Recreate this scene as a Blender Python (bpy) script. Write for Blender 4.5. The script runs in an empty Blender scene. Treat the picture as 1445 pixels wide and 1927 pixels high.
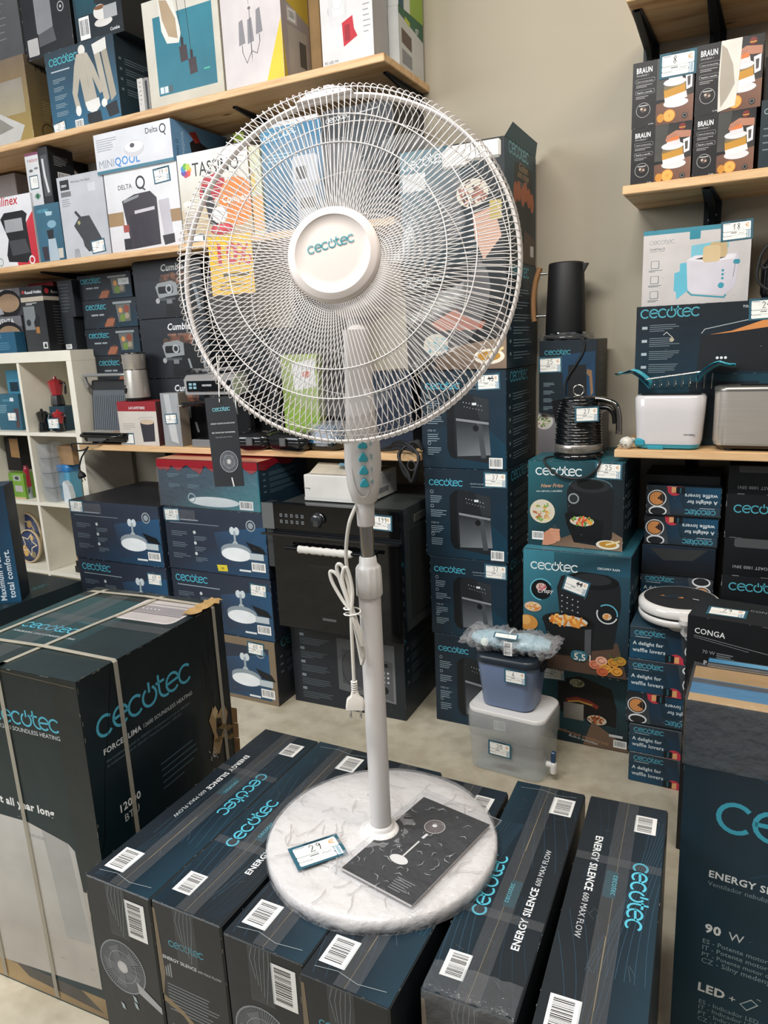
import bpy, math, random
from mathutils import Vector as V3, Matrix as MX
random.seed(7)
SC = bpy.context.scene
COL = SC.collection
PI = math.pi
# ---------------------------------------------------------------- camera
CF, CP, CR, CYW = 1378.0, math.radians(12.92), math.radians(2.53), math.radians(27.32)
CX, CY = 722.5, 963.5
EYE = V3((0, 0, 1.5))
_F = V3((-math.sin(CYW)*math.cos(CP), math.cos(CYW)*math.cos(CP), -math.sin(CP)))
_R = V3((math.cos(CYW), math.sin(CYW), 0)); _D = _F.cross(_R)
CR_ = _R*math.cos(CR)+_D*math.sin(CR); CD_ = _D*math.cos(CR)-_R*math.sin(CR)
cam = bpy.data.cameras.new('camera'); camo = bpy.data.objects.new('camera', cam); COL.objects.link(camo)
cam.sensor_fit = 'VERTICAL'; cam.sensor_height = 36; cam.lens = CF/1927*36; cam.clip_start = .02
m = MX.Identity(4)
for i in range(3):
    m[i][0] = CR_[i]; m[i][1] = -CD_[i]; m[i][2] = -_F[i]; m[i][3] = EYE[i]
camo.matrix_world = m
SC.camera = camo
# ---------------------------------------------------------------- light
w = bpy.data.worlds.new('shop_ambient'); SC.world = w; w.use_nodes = True
w.node_tree.nodes['Background'].inputs[0].default_value = (.95, .95, 1, 1)
w.node_tree.nodes['Background'].inputs[1].default_value = .20
def area(name, loc, target, sx, sy, power, col):
    l = bpy.data.lights.new(name, 'AREA'); l.shape = 'RECTANGLE'; l.size = sx; l.size_y = sy; l.energy = power; l.color = col
    o = bpy.data.objects.new(name, l); COL.objects.link(o); o.location = loc
    o.rotation_euler = (V3(target)-V3(loc)).to_track_quat('-Z', 'Y').to_euler(); return o
area('daylight_from_shop_front', (-3.9, -1.0, 2.9), (-1.8, 2.4, 1.3), 2.6, 1.6, 118, (.93, .97, 1))
area('ceiling_tube_over_aisle', (-.9, .2, 3.5), (-.9, 1.2, 0), 1.6, .4, 104, (1, .985, .95))
area('ceiling_tube_right', (.9, .9, 3.5), (.5, 2.2, .6), 1.4, .3, 34, (1, .87, .70))
SC.view_settings.view_transform = 'Standard'; SC.view_settings.look = 'None'; SC.view_settings.gamma = 1
SC.view_settings.exposure = -0.15
SC.cycles.max_bounces = 6; SC.cycles.transparent_max_bounces = 24
# ---------------------------------------------------------------- pixel measurement of the place
def ray(a, b): return CR_*((a-CX)/CF)+CD_*((b-CY)/CF)+_F
def onZ(p, z): d = ray(*p); return EYE+d*((z-1.5)/d.z)
def onY(p, y): d = ray(*p); return EYE+d*(y/d.y)
def onV(p, o, rot):
    n = V3((-math.sin(rot), math.cos(rot), 0)); d = ray(*p); return EYE+d*((o-EYE).dot(n)/d.dot(n))
# ---------------------------------------------------------------- materials
def hx(h):
    h = h.lstrip('#'); o = []
    if len(h) == 3: h = ''.join(c*2 for c in h)
    for i in (0, 2, 4):
        c = int(h[i:i+2], 16)/255; o.append(c/12.92 if c <= .04045 else ((c+.055)/1.055)**2.4)
    l = .3*o[0]+.6*o[1]+.1*o[2]; k = .76+.24*min(1, l/.30); g = .04
    return tuple((c+(l-c)*g)*k for c in o)+(1,)
MATS = {}
def newmat(n):
    m = bpy.data.materials.new(n); m.use_nodes = True; nt = m.node_tree
    MATS[n] = m; return m, nt, nt.nodes['Principled BSDF']
def noise(nt, scale, detail=3, vec=None, rough=.5):
    t = nt.nodes.new('ShaderNodeTexNoise'); t.inputs['Scale'].default_value = scale; t.inputs['Detail'].default_value = detail
    t.inputs['Roughness'].default_value = rough
    if vec is None:
        c = nt.nodes.new('ShaderNodeTexCoord'); vec = c.outputs['Object']
    nt.links.new(vec, t.inputs['Vector']); return t
def mapping(nt, sc, out='Object'):
    c = nt.nodes.new('ShaderNodeTexCoord'); m = nt.nodes.new('ShaderNodeMapping'); m.inputs['Scale'].default_value = sc
    nt.links.new(c.outputs[out], m.inputs['Vector']); return m.outputs['Vector']
def ramp(nt, fac, stops):
    r = nt.nodes.new('ShaderNodeValToRGB'); e = r.color_ramp.elements
    while len(e) < len(stops): e.new(.5)
    for i, (p, c) in enumerate(stops): e[i].position = p; e[i].color = c
    nt.links.new(fac, r.inputs[0]); return r
def bump(nt, b, h, st, dist=.01):
    n = nt.nodes.new('ShaderNodeBump'); n.inputs['Strength'].default_value = st; n.inputs['Distance'].default_value = dist
    nt.links.new(h, n.inputs['Height']); nt.links.new(n.outputs[0], b.inputs['Normal'])
def attrmat(name, rough, metal=0, coat=0, bs=0, bsc=20, bd=.004, var=.12, spec=.5, vec=None):
    m, nt, b = newmat(name)
    a = nt.nodes.new('ShaderNodeAttribute'); a.attribute_name = 'Col'
    n = noise(nt, 9, 4, vec and mapping(nt, vec))
    mr = nt.nodes.new('ShaderNodeMapRange'); mr.inputs[1].default_value = .3; mr.inputs[2].default_value = .7
    mr.inputs[3].default_value = 1-var; mr.inputs[4].default_value = 1+var*.5
    nt.links.new(n.outputs['Fac'], mr.inputs[0])
    x = nt.nodes.new('ShaderNodeVectorMath'); x.operation = 'SCALE'
    nt.links.new(a.outputs['Color'], x.inputs[0]); nt.links.new(mr.outputs[0], x.inputs['Scale']); nt.links.new(x.outputs[0], b.inputs['Base Color'])
    b.inputs['Roughness'].default_value = rough; b.inputs['Metallic'].default_value = metal
    b.inputs['Coat Weight'].default_value = coat; b.inputs['Coat Roughness'].default_value = .12; b.inputs['Specular IOR Level'].default_value = spec
    if bs:
        n2 = noise(nt, bsc, 3); bump(nt, b, n2.outputs['Fac'], bs, bd)
    return m
attrmat('printed_card', .45, coat=.05, spec=.35, bs=.35, bsc=7, bd=.006, var=.10)
attrmat('glossy_card', .36, coat=.10, spec=.3, bs=.45, bsc=6, bd=.008, var=.12)
attrmat('raw_card', .85, bs=.3, bsc=60, bd=.002, var=.2)
attrmat('plastic', .32, var=.04)
attrmat('matte_plastic', .55, var=.06)
attrmat('gloss_plastic', .12, coat=.4, var=.03)
attrmat('metal', .28, metal=.72, var=.08, vec=(1, 1, 60))
attrmat('chrome', .07, metal=1, var=.02)
attrmat('rubber', .6, var=.1)
attrmat('black_glass', .05, coat=.1, spec=.4, var=.02)
attrmat('paper', .6, var=.03)
attrmat('wrapped_white', .38, coat=.35, bs=.5, bsc=28, bd=.006, var=.04)
def clearmat(name, tint, alpha, rough=.08, bs=.0, bsc=30, white=.0, bd=.01):
    m, nt, b = newmat(name); nt.nodes.remove(b)
    t = nt.nodes.new('ShaderNodeBsdfTransparent'); t.inputs[0].default_value = tint
    g = nt.nodes.new('ShaderNodeBsdfPrincipled'); g.inputs['Base Color'].default_value = (white, white, white*1.02, 1)
    g.inputs['Roughness'].default_value = rough; g.inputs['Specular IOR Level'].default_value = .9
    mx = nt.nodes.new('ShaderNodeMixShader'); mx.inputs[0].default_value = alpha
    nt.links.new(t.outputs[0], mx.inputs[1]); nt.links.new(g.outputs[0], mx.inputs[2])
    nt.links.new(mx.outputs[0], nt.nodes['Material Output'].inputs[0])
    if bs: bump(nt, g, noise(nt, bsc, 4).outputs['Fac'], bs, bd)
    return m
clearmat('packing_film', (.96, .97, .98, 1), .12, .10, .9, 40, .45)
clearmat('sleeve_film', (.97, .97, .98, 1), .10, .08, 1, 30, .4, .02)
clearmat('tape_film', (.9, .92, .93, 1), .14, .15, .6, 25, .3)
clearmat('cling_film', (.97, .97, .98, 1), .26, .1, 1, 22, .72, .03)
clearmat('clear_plastic', (.92, .95, .95, 1), .30, .14, 0, 1, .75)
clearmat('smoky_blade', (.96, .965, .97, 1), .15, .12, 0, 1, .7)
clearmat('crate_plastic', (.95, .97, .99, 1), .34, .2, .3, 20, .6)
# wood
def woodmat(name, a, b_, c):
    m, nt, b = newmat(name)
    v = mapping(nt, (1.2, 16, 16)); n1 = noise(nt, 1.6, 5, v, .6)
    v2 = mapping(nt, (5, 90, 90)); n2 = noise(nt, 2, 3, v2)
    ad = nt.nodes.new('ShaderNodeMath'); ad.operation = 'MULTIPLY_ADD'; ad.inputs[1].default_value = .3
    nt.links.new(n2.outputs['Fac'], ad.inputs[0]); nt.links.new(n1.outputs['Fac'], ad.inputs[2])
    r = ramp(nt, ad.outputs[0], [(.42, hx(c)), (.56, hx(b_)), (.72, hx(a)), (.9, hx(b_))])
    v3 = mapping(nt, (2.2, 7, 7)); k = nt.nodes.new('ShaderNodeTexVoronoi'); k.inputs['Scale'].default_value = 1.3
    nt.links.new(v3, k.inputs['Vector'])
    kr = ramp(nt, k.outputs['Distance'], [(.035, (.22, .12, .07, 1)), (.10, (1, 1, 1, 1))])
    mm = nt.nodes.new('ShaderNodeMix'); mm.data_type = 'RGBA'; mm.blend_type = 'MULTIPLY'; mm.inputs[0].default_value = 1
    nt.links.new(r.outputs[0], mm.inputs[6]); nt.links.new(kr.outputs[0], mm.inputs[7]); nt.links.new(mm.outputs[2], b.inputs['Base Color'])
    b.inputs['Roughness'].default_value = .5; bump(nt, b, n2.outputs['Fac'], .15, .002)
woodmat('pine', '#e2bd8d', '#cfa26e', '#a8784a')
def wall():
    m, nt, b = newmat('painted_wall'); n = noise(nt, 1.3, 4)
    r = ramp(nt, n.outputs['Fac'], [(.3, hx('#aea48f')), (.7, hx('#b9af9c'))]); nt.links.new(r.outputs[0], b.inputs['Base Color'])
    b.inputs['Roughness'].default_value = .75; bump(nt, b, noise(nt, 140, 3).outputs['Fac'], .12, .002)
    m, nt, b = newmat('concrete_floor'); n = noise(nt, 2.6, 6, None, .65); n2 = noise(nt, 14, 5)
    r = ramp(nt, n.outputs['Fac'], [(.3, hx('#a89f8a')), (.5, hx('#bcb39e')), (.7, hx('#cac1ac'))])
    r2 = ramp(nt, n2.outputs['Fac'], [(.35, (.8, .78, .75, 1)), (.55, (1, 1, 1, 1))])
    mm = nt.nodes.new('ShaderNodeMix'); mm.data_type = 'RGBA'; mm.blend_type = 'MULTIPLY'; mm.inputs[0].default_value = .8
    nt.links.new(r.outputs[0], mm.inputs[6]); nt.links.new(r2.outputs[0], mm.inputs[7]); nt.links.new(mm.outputs[2], b.inputs['Base Color'])
    b.inputs['Roughness'].default_value = .38; bump(nt, b, n2.outputs['Fac'], .1, .003)
wall()
# ---------------------------------------------------------------- mesh builder
class MB:
    def __init__(s): s.v = []; s.f = []; s.T = MX.Identity(4)
    def add(s, p): s.v.append(tuple(s.T @ V3(p))); return len(s.v)-1
    def face(s, idx, col, mat, smooth=False):
        s.f.append((idx, col if isinstance(col, list) else [col]*len(idx), mat, smooth))
    def poly(s, pts, col, mat='printed_card'):
        i = [s.add(p) for p in pts]; s.face(i, col, mat)
    def grid(s, rows, col, mat, cu=False, cv=False, smooth=True, rowcol=None):
        I = [[s.add(p) for p in r] for r in rows]; nr = len(rows); nc = len(rows[0])
        for a in range(nr if cu else nr-1):
            for b in range(nc if cv else nc-1):
                c = rowcol(a, b) if rowcol else col
                if c is None: continue
                mt = mat
                if isinstance(c, tuple) and isinstance(c[0], str): mt, c = c
                s.face([I[a][b], I[a][(b+1) % nc], I[(a+1) % nr][(b+1) % nc], I[(a+1) % nr][b]], c, mt, smooth)
        return I
    def box(s, x0, x1, y0, y1, z0, z1, col, mat='plastic', b=0):
        c = hx(col) if isinstance(col, str) else col
        if not b:
            P = [s.add((x, y, z)) for z in (z0, z1) for y in (y0, y1) for x in (x0, x1)]
            for q in ((0, 2, 3, 1), (4, 5, 7, 6), (0, 1, 5, 4), (2, 6, 7, 3), (0, 4, 6, 2), (1, 3, 7, 5)): s.face([P[i] for i in q], c, mat)
            return
        d = {}
        for k, (i, j) in enumerate(((1, 2), (0, 2), (0, 1))): pass
        X = (x0, x1); Y = (y0, y1); Z = (z0, z1)
        for cx in (0, 1):
            for cy in (0, 1):
                for cz in (0, 1):
                    sx, sy, sz = b*(1-2*cx), b*(1-2*cy), b*(1-2*cz)
                    d[cx, cy, cz, 0] = s.add((X[cx], Y[cy]+sy, Z[cz]+sz))
                    d[cx, cy, cz, 1] = s.add((X[cx]+sx, Y[cy], Z[cz]+sz))
                    d[cx, cy, cz, 2] = s.add((X[cx]+sx, Y[cy]+sy, Z[cz]))
        F = lambda q: s.face(q, c, mat)
        F([d[0, 0, 0, 0], d[0, 0, 1, 0], d[0, 1, 1, 0], d[0, 1, 0, 0]]); F([d[1, 0, 0, 0], d[1, 1, 0, 0], d[1, 1, 1, 0], d[1, 0, 1, 0]])
        F([d[0, 0, 0, 1], d[1, 0, 0, 1], d[1, 0, 1, 1], d[0, 0, 1, 1]]); F([d[0, 1, 0, 1], d[0, 1, 1, 1], d[1, 1, 1, 1], d[1, 1, 0, 1]])
        F([d[0, 0, 0, 2], d[0, 1, 0, 2], d[1, 1, 0, 2], d[1, 0, 0, 2]]); F([d[0, 0, 1, 2], d[1, 0, 1, 2], d[1, 1, 1, 2], d[0, 1, 1, 2]])
        for a in (0, 1):
            for e in (0, 1):
                F([d[a, e, 0, 0], d[a, e, 1, 0], d[a, e, 1, 1], d[a, e, 0, 1]]); F([d[a, 0, e, 0], d[a, 1, e, 0], d[a, 1, e, 2], d[a, 0, e, 2]])
                F([d[0, a, e, 1], d[1, a, e, 1], d[1, a, e, 2], d[0, a, e, 2]])
        for k in d:
            if k[3] == 0: F([d[k[0], k[1], k[2], 0], d[k[0], k[1], k[2], 1], d[k[0], k[1], k[2], 2]])
    def lathe(s, prof, col, mat='plastic', n=32, sx=1, sy=1, o=(0, 0, 0), smooth=True, cols=None):
        rows = []
        for (r, z) in prof:
            rows.append([(o[0]+r*sx*math.cos(2*PI*k/n), o[1]+r*sy*math.sin(2*PI*k/n), o[2]+z) for k in range(n)])
        c = hx(col) if isinstance(col, str) else col
        s.grid(rows, c, mat, cv=True, smooth=smooth, rowcol=(lambda a, b: cols[a]) if cols else None)
    def ngon(s, pts, col, mat='plastic'): s.poly(pts, hx(col) if isinstance(col, str) else col, mat)
    def prism(s, pts, z0, z1, col, mat='plastic', ax='z'):
        c = hx(col) if isinstance(col, str) else col
        f = {'z': lambda p, z: (p[0], p[1], z), 'y': lambda p, z: (p[0], z, p[1]), 'x': lambda p, z: (z, p[0], p[1])}[ax]
        A = [s.add(f(p, z0)) for p in pts]; B = [s.add(f(p, z1)) for p in pts]; n = len(pts)
        s.face(A[::-1], c, mat); s.face(B, c, mat)
        for i in range(n): s.face([A[i], A[(i+1) % n], B[(i+1) % n], B[i]], c, mat)
    def rloft(s, secs, col, mat='plastic', n=6, cap=True, cols=None, smooth=True):
        # sections (z, half width, half depth, corner radius, cx, cy)
        rows = []
        for q in secs:
            z, a, b, r = q[:4]; ox, oy = (q[4], q[5]) if len(q) > 4 else (0, 0); r = min(r, a*.999, b*.999); row = []
            for k, (sx, sy) in enumerate(((1, 1), (-1, 1), (-1, -1), (1, -1))):
                for j in range(n+1):
                    t = PI/2*(k+j/n); row.append((ox+sx*(a-r)+r*math.cos(t), oy+sy*(b-r)+r*math.sin(t), z))
            rows.append(row)
        c = hx(col) if isinstance(col, str) else col
        s.grid(rows, c, mat, cv=True, smooth=smooth, rowcol=(lambda a, b: cols[a]) if cols else None)
        if cap:
            c0 = cols[0] if cols else c; c1 = cols[-1] if cols else c
            for rw, cc in ((rows[0][::-1], c0), (rows[-1], c1)):
                mm = mat
                if isinstance(cc[0], str): mm, cc = cc
                s.poly(rw, cc, mm)
    def tube(s, pts, r, col, mat='plastic', n=8, closed=False, cap=True, flat=1):
        P = [V3(p) for p in pts]; N = len(P); c = hx(col) if isinstance(col, str) else col
        rows = []; up = None
        for i in range(N):
            a = P[(i-1) % N] if closed or i else P[0]; b = P[(i+1) % N] if closed or i < N-1 else P[-1]
            t = (b-a)
            if t.length < 1e-9: t = V3((0, 0, 1))
            t.normalize()
            if up is None:
                up = V3((0, 0, 1)) if abs(t.z) < .9 else V3((1, 0, 0))
            up = (up-t*up.dot(t))
            if up.length < 1e-6: up = t.orthogonal()
            up.normalize(); sd = t.cross(up); rr = r[i] if isinstance(r, (list, tuple)) else r
            rows.append([P[i]+(up*math.cos(2*PI*k/n)*flat+sd*math.sin(2*PI*k/n))*rr for k in range(n)])
        s.grid(rows, c, mat, cu=closed, cv=True)
        if cap and not closed:
            s.poly(rows[0], c, mat); s.poly(rows[-1][::-1], c, mat)
    def build(s, name, parent=None, loc=None, rot=None):
        me = bpy.data.meshes.new(name); me.from_pydata(s.v, [], [f[0] for f in s.f])
        mats = []
        for f in s.f:
            if f[2] not in mats: mats.append(f[2])
        for q in mats: me.materials.append(MATS[q])
        me.polygons.foreach_set('material_index', [mats.index(f[2]) for f in s.f])
        me.polygons.foreach_set('use_smooth', [f[3] for f in s.f])
        ca = me.color_attributes.new('Col', 'FLOAT_COLOR', 'CORNER'); fl = []
        for f in s.f:
            for c in f[1]: fl.extend(c)
        ca.data.foreach_set('color', fl)
        o = bpy.data.objects.new(name, me); COL.objects.link(o)
        if parent: o.parent = parent
        if loc is not None: o.location = loc
        if rot is not None: o.rotation_euler = rot if isinstance(rot, tuple) else (0, 0, rot)
        return o
def tag(o, label=None, cat=None, group=None, kind=None):
    for k, v in (('label', label), ('category', cat), ('group', group), ('kind', kind)):
        if v: o[k] = v
    return o
def empty(name, label, cat, loc, rz=0, group=None):
    o = bpy.data.objects.new(name, None); COL.objects.link(o); o.location = loc; o.rotation_euler = rz if isinstance(rz, tuple) else (0, 0, rz)
    o.empty_display_size = .02
    return tag(o, label, cat, group)
# smooth curve through points
def spline(pts, k=8, closed=False):
    P = [V3(p) for p in pts]; n = len(P); out = []
    for i in range(n if closed else n-1):
        g = (lambda j: P[j % n]) if closed else (lambda j: P[max(0, min(n-1, j))])
        a, b, c, d = g(i-1), g(i), g(i+1), g(i+2)
        for t in range(k):
            t /= k; out.append(.5*((2*b)+(c-a)*t+(2*a-5*b+4*c-d)*t*t+(3*b-3*c+d-a)*t**3))
    if not closed: out.append(P[-1])
    return out
# ---------------------------------------------------------------- lettering
_TX = {}
def textmesh(t, bold=0, shear=0):
    k = (t, bold, shear)
    if k not in _TX:
        c = bpy.data.curves.new('t', 'FONT'); c.body = t; c.size = 1.37; c.resolution_u = 2; c.offset = bold; c.shear = shear; c.space_character = 1+bold*2.2
        o = bpy.data.objects.new('t', c); COL.objects.link(o); bpy.context.view_layer.update()
        me = bpy.data.meshes.new_from_object(o.evaluated_get(bpy.context.evaluated_depsgraph_get()))
        vs = [(v.co.x, v.co.y) for v in me.vertices]; fs = [tuple(p.vertices) for p in me.polygons]
        wd = max((v[0] for v in vs), default=0)
        COL.objects.unlink(o); bpy.data.objects.remove(o); bpy.data.curves.remove(c); bpy.data.meshes.remove(me)
        _TX[k] = (vs, fs, wd)
    return _TX[k]
def arc(cx, cy, r, a0, a1, n=14, ry=None):
    ry = ry or r; return [(cx+r*math.cos(math.radians(a0+(a1-a0)*i/n)), cy+ry*math.sin(math.radians(a0+(a1-a0)*i/n))) for i in range(n+1)]
def _logo():
    S = []; x = .5
    def c(x): S.append(arc(x, .5, .5, 42, 318))
    def e(x): S.append([(x-.46, .40)]+[(x+.47, .60)]+arc(x, .5, .5, 12, 315)[1:] if 0 else arc(x, .5, .5, 8, 318)); S.append([(x-.5, .5), (x+.49, .57)])
    c(.5); e(1.55); c(2.6); S.append(arc(3.62, .5, .5, 118, 422, 18)); S.append([(3.62, .72), (3.62, 1.28)])
    S.append([(4.36, 1.35), (4.36, .5)]+arc(4.86, .5, .5, 180, 290, 8)[1:]); S.append([(4.14, .93), (4.80, .93)])
    e(5.42); c(6.46)
    return S
LOGO = _logo(); LW = 6.85
DIG = {'0': [(.5, 1), (.15, .7), (.15, .3), (.5, 0), (.85, .3), (.85, .7), (.5, 1)], '1': [(.2, .6), (.6, 1), (.5, 0)],
 '2': [(.1, .75), (.4, 1), (.8, .75), (.5, .35), (.1, .0), (.9, .05)], '3': [(.15, .9), (.6, 1), (.7, .7), (.35, .55), (.8, .4), (.65, .05), (.1, .05)],
 '4': [(.4, 1), (.1, .4), (.9, .45), (.65, .8), (.65, 0)], '5': [(.8, 1), (.3, 1), (.2, .6), (.7, .6), (.8, .25), (.4, 0), (.1, .1)],
 '6': [(.7, 1), (.25, .6), (.15, .2), (.5, 0), (.8, .25), (.5, .45), (.2, .3)], '7': [(.1, 1), (.85, 1), (.4, 0)],
 '8': [(.75, .85), (.45, 1), (.2, .8), (.75, .25), (.45, 0), (.15, .2), (.75, .8)], '9': [(.75, .75), (.4, .55), (.2, .8), (.5, 1), (.78, .8), (.7, .3), (.55, 0)],
 ',': [(.3, .1), (.2, -.15)]}
# ---------------------------------------------------------------- printing on a face
class Art:
    def __init__(s, mb, O, U, V, mat='printed_card', lift=.0003):
        s.mb = mb; s.O = V3(O); s.U = V3(U); s.V = V3(V); s.w = s.U.length; s.h = s.V.length; s.u = s.U/s.w; s.d = s.V/s.h
        s.N = s.V.cross(s.U).normalized(); s.k = lift; s.mat = mat; s.asp = s.w/s.h
    def P(s, u, v): return s.O+s.U*u+s.V*v+s.N*s.k
    def up(s): s.k += .000035
    def poly(s, pts, col, mat=None):
        c = [hx(q) for q in col] if isinstance(col, list) else hx(col)
        if any(q < 0 or q > 1 for p in pts for q in p):
            L = [(p[0], p[1])+(c[i] if isinstance(c, list) else c) for i, p in enumerate(pts)]
            for ax, lim, sg in ((0, 0, 1), (0, 1, -1), (1, 0, 1), (1, 1, -1)):
                O = []
                for i in range(len(L)):
                    a, b = L[i-1], L[i]; ia = (a[ax]-lim)*sg >= 0; ib = (b[ax]-lim)*sg >= 0
                    if ia != ib: t = (lim-a[ax])/(b[ax]-a[ax]); O.append(tuple(a[k]+(b[k]-a[k])*t for k in range(6)))
                    if ib: O.append(b)
                L = O
                if not L: return s
            pts = [q[:2] for q in L]; c = [q[2:] for q in L] if isinstance(c, list) else c
        s.mb.poly([s.P(*p) for p in pts][::-1], c[::-1] if isinstance(c, list) else c, mat or s.mat); s.up(); return s
    def rect(s, a, b, c, d, col, mat=None): # gradient list: TL TR BR BL
        return s.poly([(a, b), (c, b), (c, d), (a, d)], col, mat)
    def rr(s, a, b, c, d, r, col, mat=None):
        ry = r*s.asp; P = []
        for (x, y, t) in ((c-r, b+ry, -90), (c-r, d-ry, 0), (a+r, d-ry, 90), (a+r, b+ry, 180)): P += arc(x, y, r, t, t+90, 4, ry)
        return s.poly(P, col, mat)
    def disc(s, u, v, r, col, ry=None, mat=None, n=24): return s.poly(arc(u, v, r, 0, 360*(n-1)/n, n-1, (ry if ry else r)*s.asp), col, mat)
    def line(s, pts, t, col, closed=False, mat=None):
        out = [not (0 <= u <= 1 and 0 <= v <= 1) for u, v in pts]; pts = [(min(1, max(0, u)), min(1, max(0, v))) for u, v in pts]
        c = hx(col); Q = [s.O+s.U*u+s.V*v+s.N*s.k for u, v in pts]; n = len(Q); hw = t*s.w/2; A = []; B = []
        for i in range(n):
            a = Q[i-1] if i else (Q[-2] if closed else Q[0]); b = Q[i+1] if i < n-1 else (Q[1] if closed else Q[-1])
            e1 = (Q[i]-a); e2 = (b-Q[i]); e1 = e1.normalized() if e1.length > 1e-9 else e2.normalized(); e2 = e2.normalized() if e2.length > 1e-9 else e1
            tt = (e1+e2); tt = tt.normalized() if tt.length > 1e-6 else e1; nn = s.N.cross(tt); f = hw/max(.45, nn.dot(s.N.cross(e1)))
            A.append(Q[i]+nn*f); B.append(Q[i]-nn*f)
        ia = [s.mb.add(p) for p in A]; ib = [s.mb.add(p) for p in B]
        for i in range(n-1):
            if not (out[i] and out[i+1]): s.mb.face([ia[i], ib[i], ib[i+1], ia[i+1]], c, mat or s.mat)
        s.up(); return s
    def ring(s, u, v, r, t, col, a0=0, a1=360, ry=None, n=28): return s.line(arc(u, v, r, a0, a1, n, (ry or r)*s.asp), t, col, closed=a1-a0 >= 360)
    def _loc(s, u, v, x, y, rot):
        c, q = math.cos(rot), math.sin(rot); return s.O+s.U*u+s.V*v+s.N*s.k+s.u*(x*c-y*q)-s.d*(x*q+y*c)
    def text(s, u, v, t, h, col, bold=0, rot=0, al='l', shear=0, fit=None, vs=1):
        # h = cap height as a fraction of the face's height; baseline at (u,v)
        vv, ff, wd = textmesh(t, bold, shear); k = h*s.h; kx = k
        if fit: kx = fit*s.w/max(wd, .01)
        if fit and not h: k = kx*vs
        ox = {'l': 0, 'c': -wd*kx/2, 'r': -wd*kx}[al]; rot = math.radians(rot)
        I = [s.mb.add(s._loc(u, v, ox+x*kx, y*k, rot)) for x, y in vv]; c = hx(col)
        for f in ff: s.mb.face([I[i] for i in f], c, s.mat)
        s.up(); return s
    def strokes(s, S, u, v, k, t, col, rot=0, kx=None):
        c = hx(col); rot = math.radians(rot); kx = kx or k
        for st in S:
            Q = [s._loc(u, v, x*kx, y*k, rot) for x, y in st]; q = Art(s.mb, s.O, s.U, s.V, s.mat, s.k); n = len(Q); hw = t/2
            A = []; B = []
            for i in range(n):
                a = Q[max(0, i-1)]; b = Q[min(n-1, i+1)]; tt = (b-a).normalized(); nn = s.N.cross(tt); A.append(Q[i]+nn*hw); B.append(Q[i]-nn*hw)
            ia = [s.mb.add(p) for p in A]; ib = [s.mb.add(p) for p in B]
            for i in range(n-1): s.mb.face([ia[i], ib[i], ib[i+1], ia[i+1]], c, s.mat)
        s.up(); return s
    def logo(s, u, v, w, col='#4bb5cf', rot=0, th=.17): # baseline-left at (u,v); w fraction of width
        k = w*s.w/LW; return s.strokes(LOGO, u, v, k, k*th, col, rot)
    def hand(s, u, v, t, h, col='#22252c', th=.09):
        x = 0; k = h*s.h
        for ch in t:
            if ch == '-': x += .5; continue
            s.strokes([DIG[ch]], u+x*k/s.w, v, k, k*th, col, 0, k*.62); x += .7 if ch != ',' else .35
        return s
    def bars(s, a, b, c, d, vert=True, pad='#f1f1ef'):
        s.rect(a, b, c, d, pad); R = random.Random(int(a*997+b*31)); x = .08
        while x < .9:
            w = R.choice((.012, .02, .032))
            if vert: s.rect(a+(c-a)*x, b+(d-b)*.12, a+(c-a)*(x+w), b+(d-b)*.80, '#23262b')
            else: s.rect(a+(c-a)*.12, b+(d-b)*x, a+(c-a)*.80, b+(d-b)*(x+w), '#23262b')
            s.k -= .000035; x += w+R.choice((.014, .022, .034))
        s.up(); return s
    def lines(s, u, v, w, n, dv, th, col='#8b99a2', seed=0):
        R = random.Random(seed+int(u*100)+int(v*1000))
        for i in range(n):
            e = u+w*(R.uniform(.72, 1) if i < n-1 else R.uniform(.4, .8)); s.rect(u, v+i*dv, e, v+i*dv+th, col); s.k -= .000035
        s.up(); return s
    def wear(s, n=14, col='#a9b4b8', seed=1, sz=.02):
        R = random.Random(seed)
        for i in range(n):
            e = R.random(); a = R.random(); l = R.uniform(.3, 1.6)*sz; t = R.uniform(.08, .3)*sz
            if e < .3: p = (a, 0, min(1, a+l), t*s.asp*.5)
            elif e < .5: p = (a, 1-t*s.asp*.5, min(1, a+l), 1)
            elif e < .7: p = (0, a, t*.5, min(1, a+l*s.asp))
            elif e < .9: p = (1-t*.5, a, 1, min(1, a+l*s.asp))
            else: p = (a, R.random(), 0, 0)
            if p[2]: s.rect(*p, col)
            else: s.line([(p[0], p[1]), (p[0]+l*.7, p[1]+l*R.uniform(-.8, .8))], .002, col)
            s.k -= .000035
        s.up(); return s
    def flip(s):
        s.O = s.O+s.U+s.V; s.U = -s.U; s.V = -s.V; s.u = -s.u; s.d = -s.d; return s
def faceframe(w, d, h, f):
    return {'F': ((0, 0, h), (w, 0, 0), (0, 0, -h)), 'R': ((w, 0, h), (0, d, 0), (0, 0, -h)), 'T': ((0, d, h), (w, 0, 0), (0, -d, 0)),
            'L': ((0, d, h), (0, -d, 0), (0, 0, -h)), 'B': ((0, 0, 0), (w, 0, 0), (0, d, 0))}[f]
BX = {}
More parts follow.
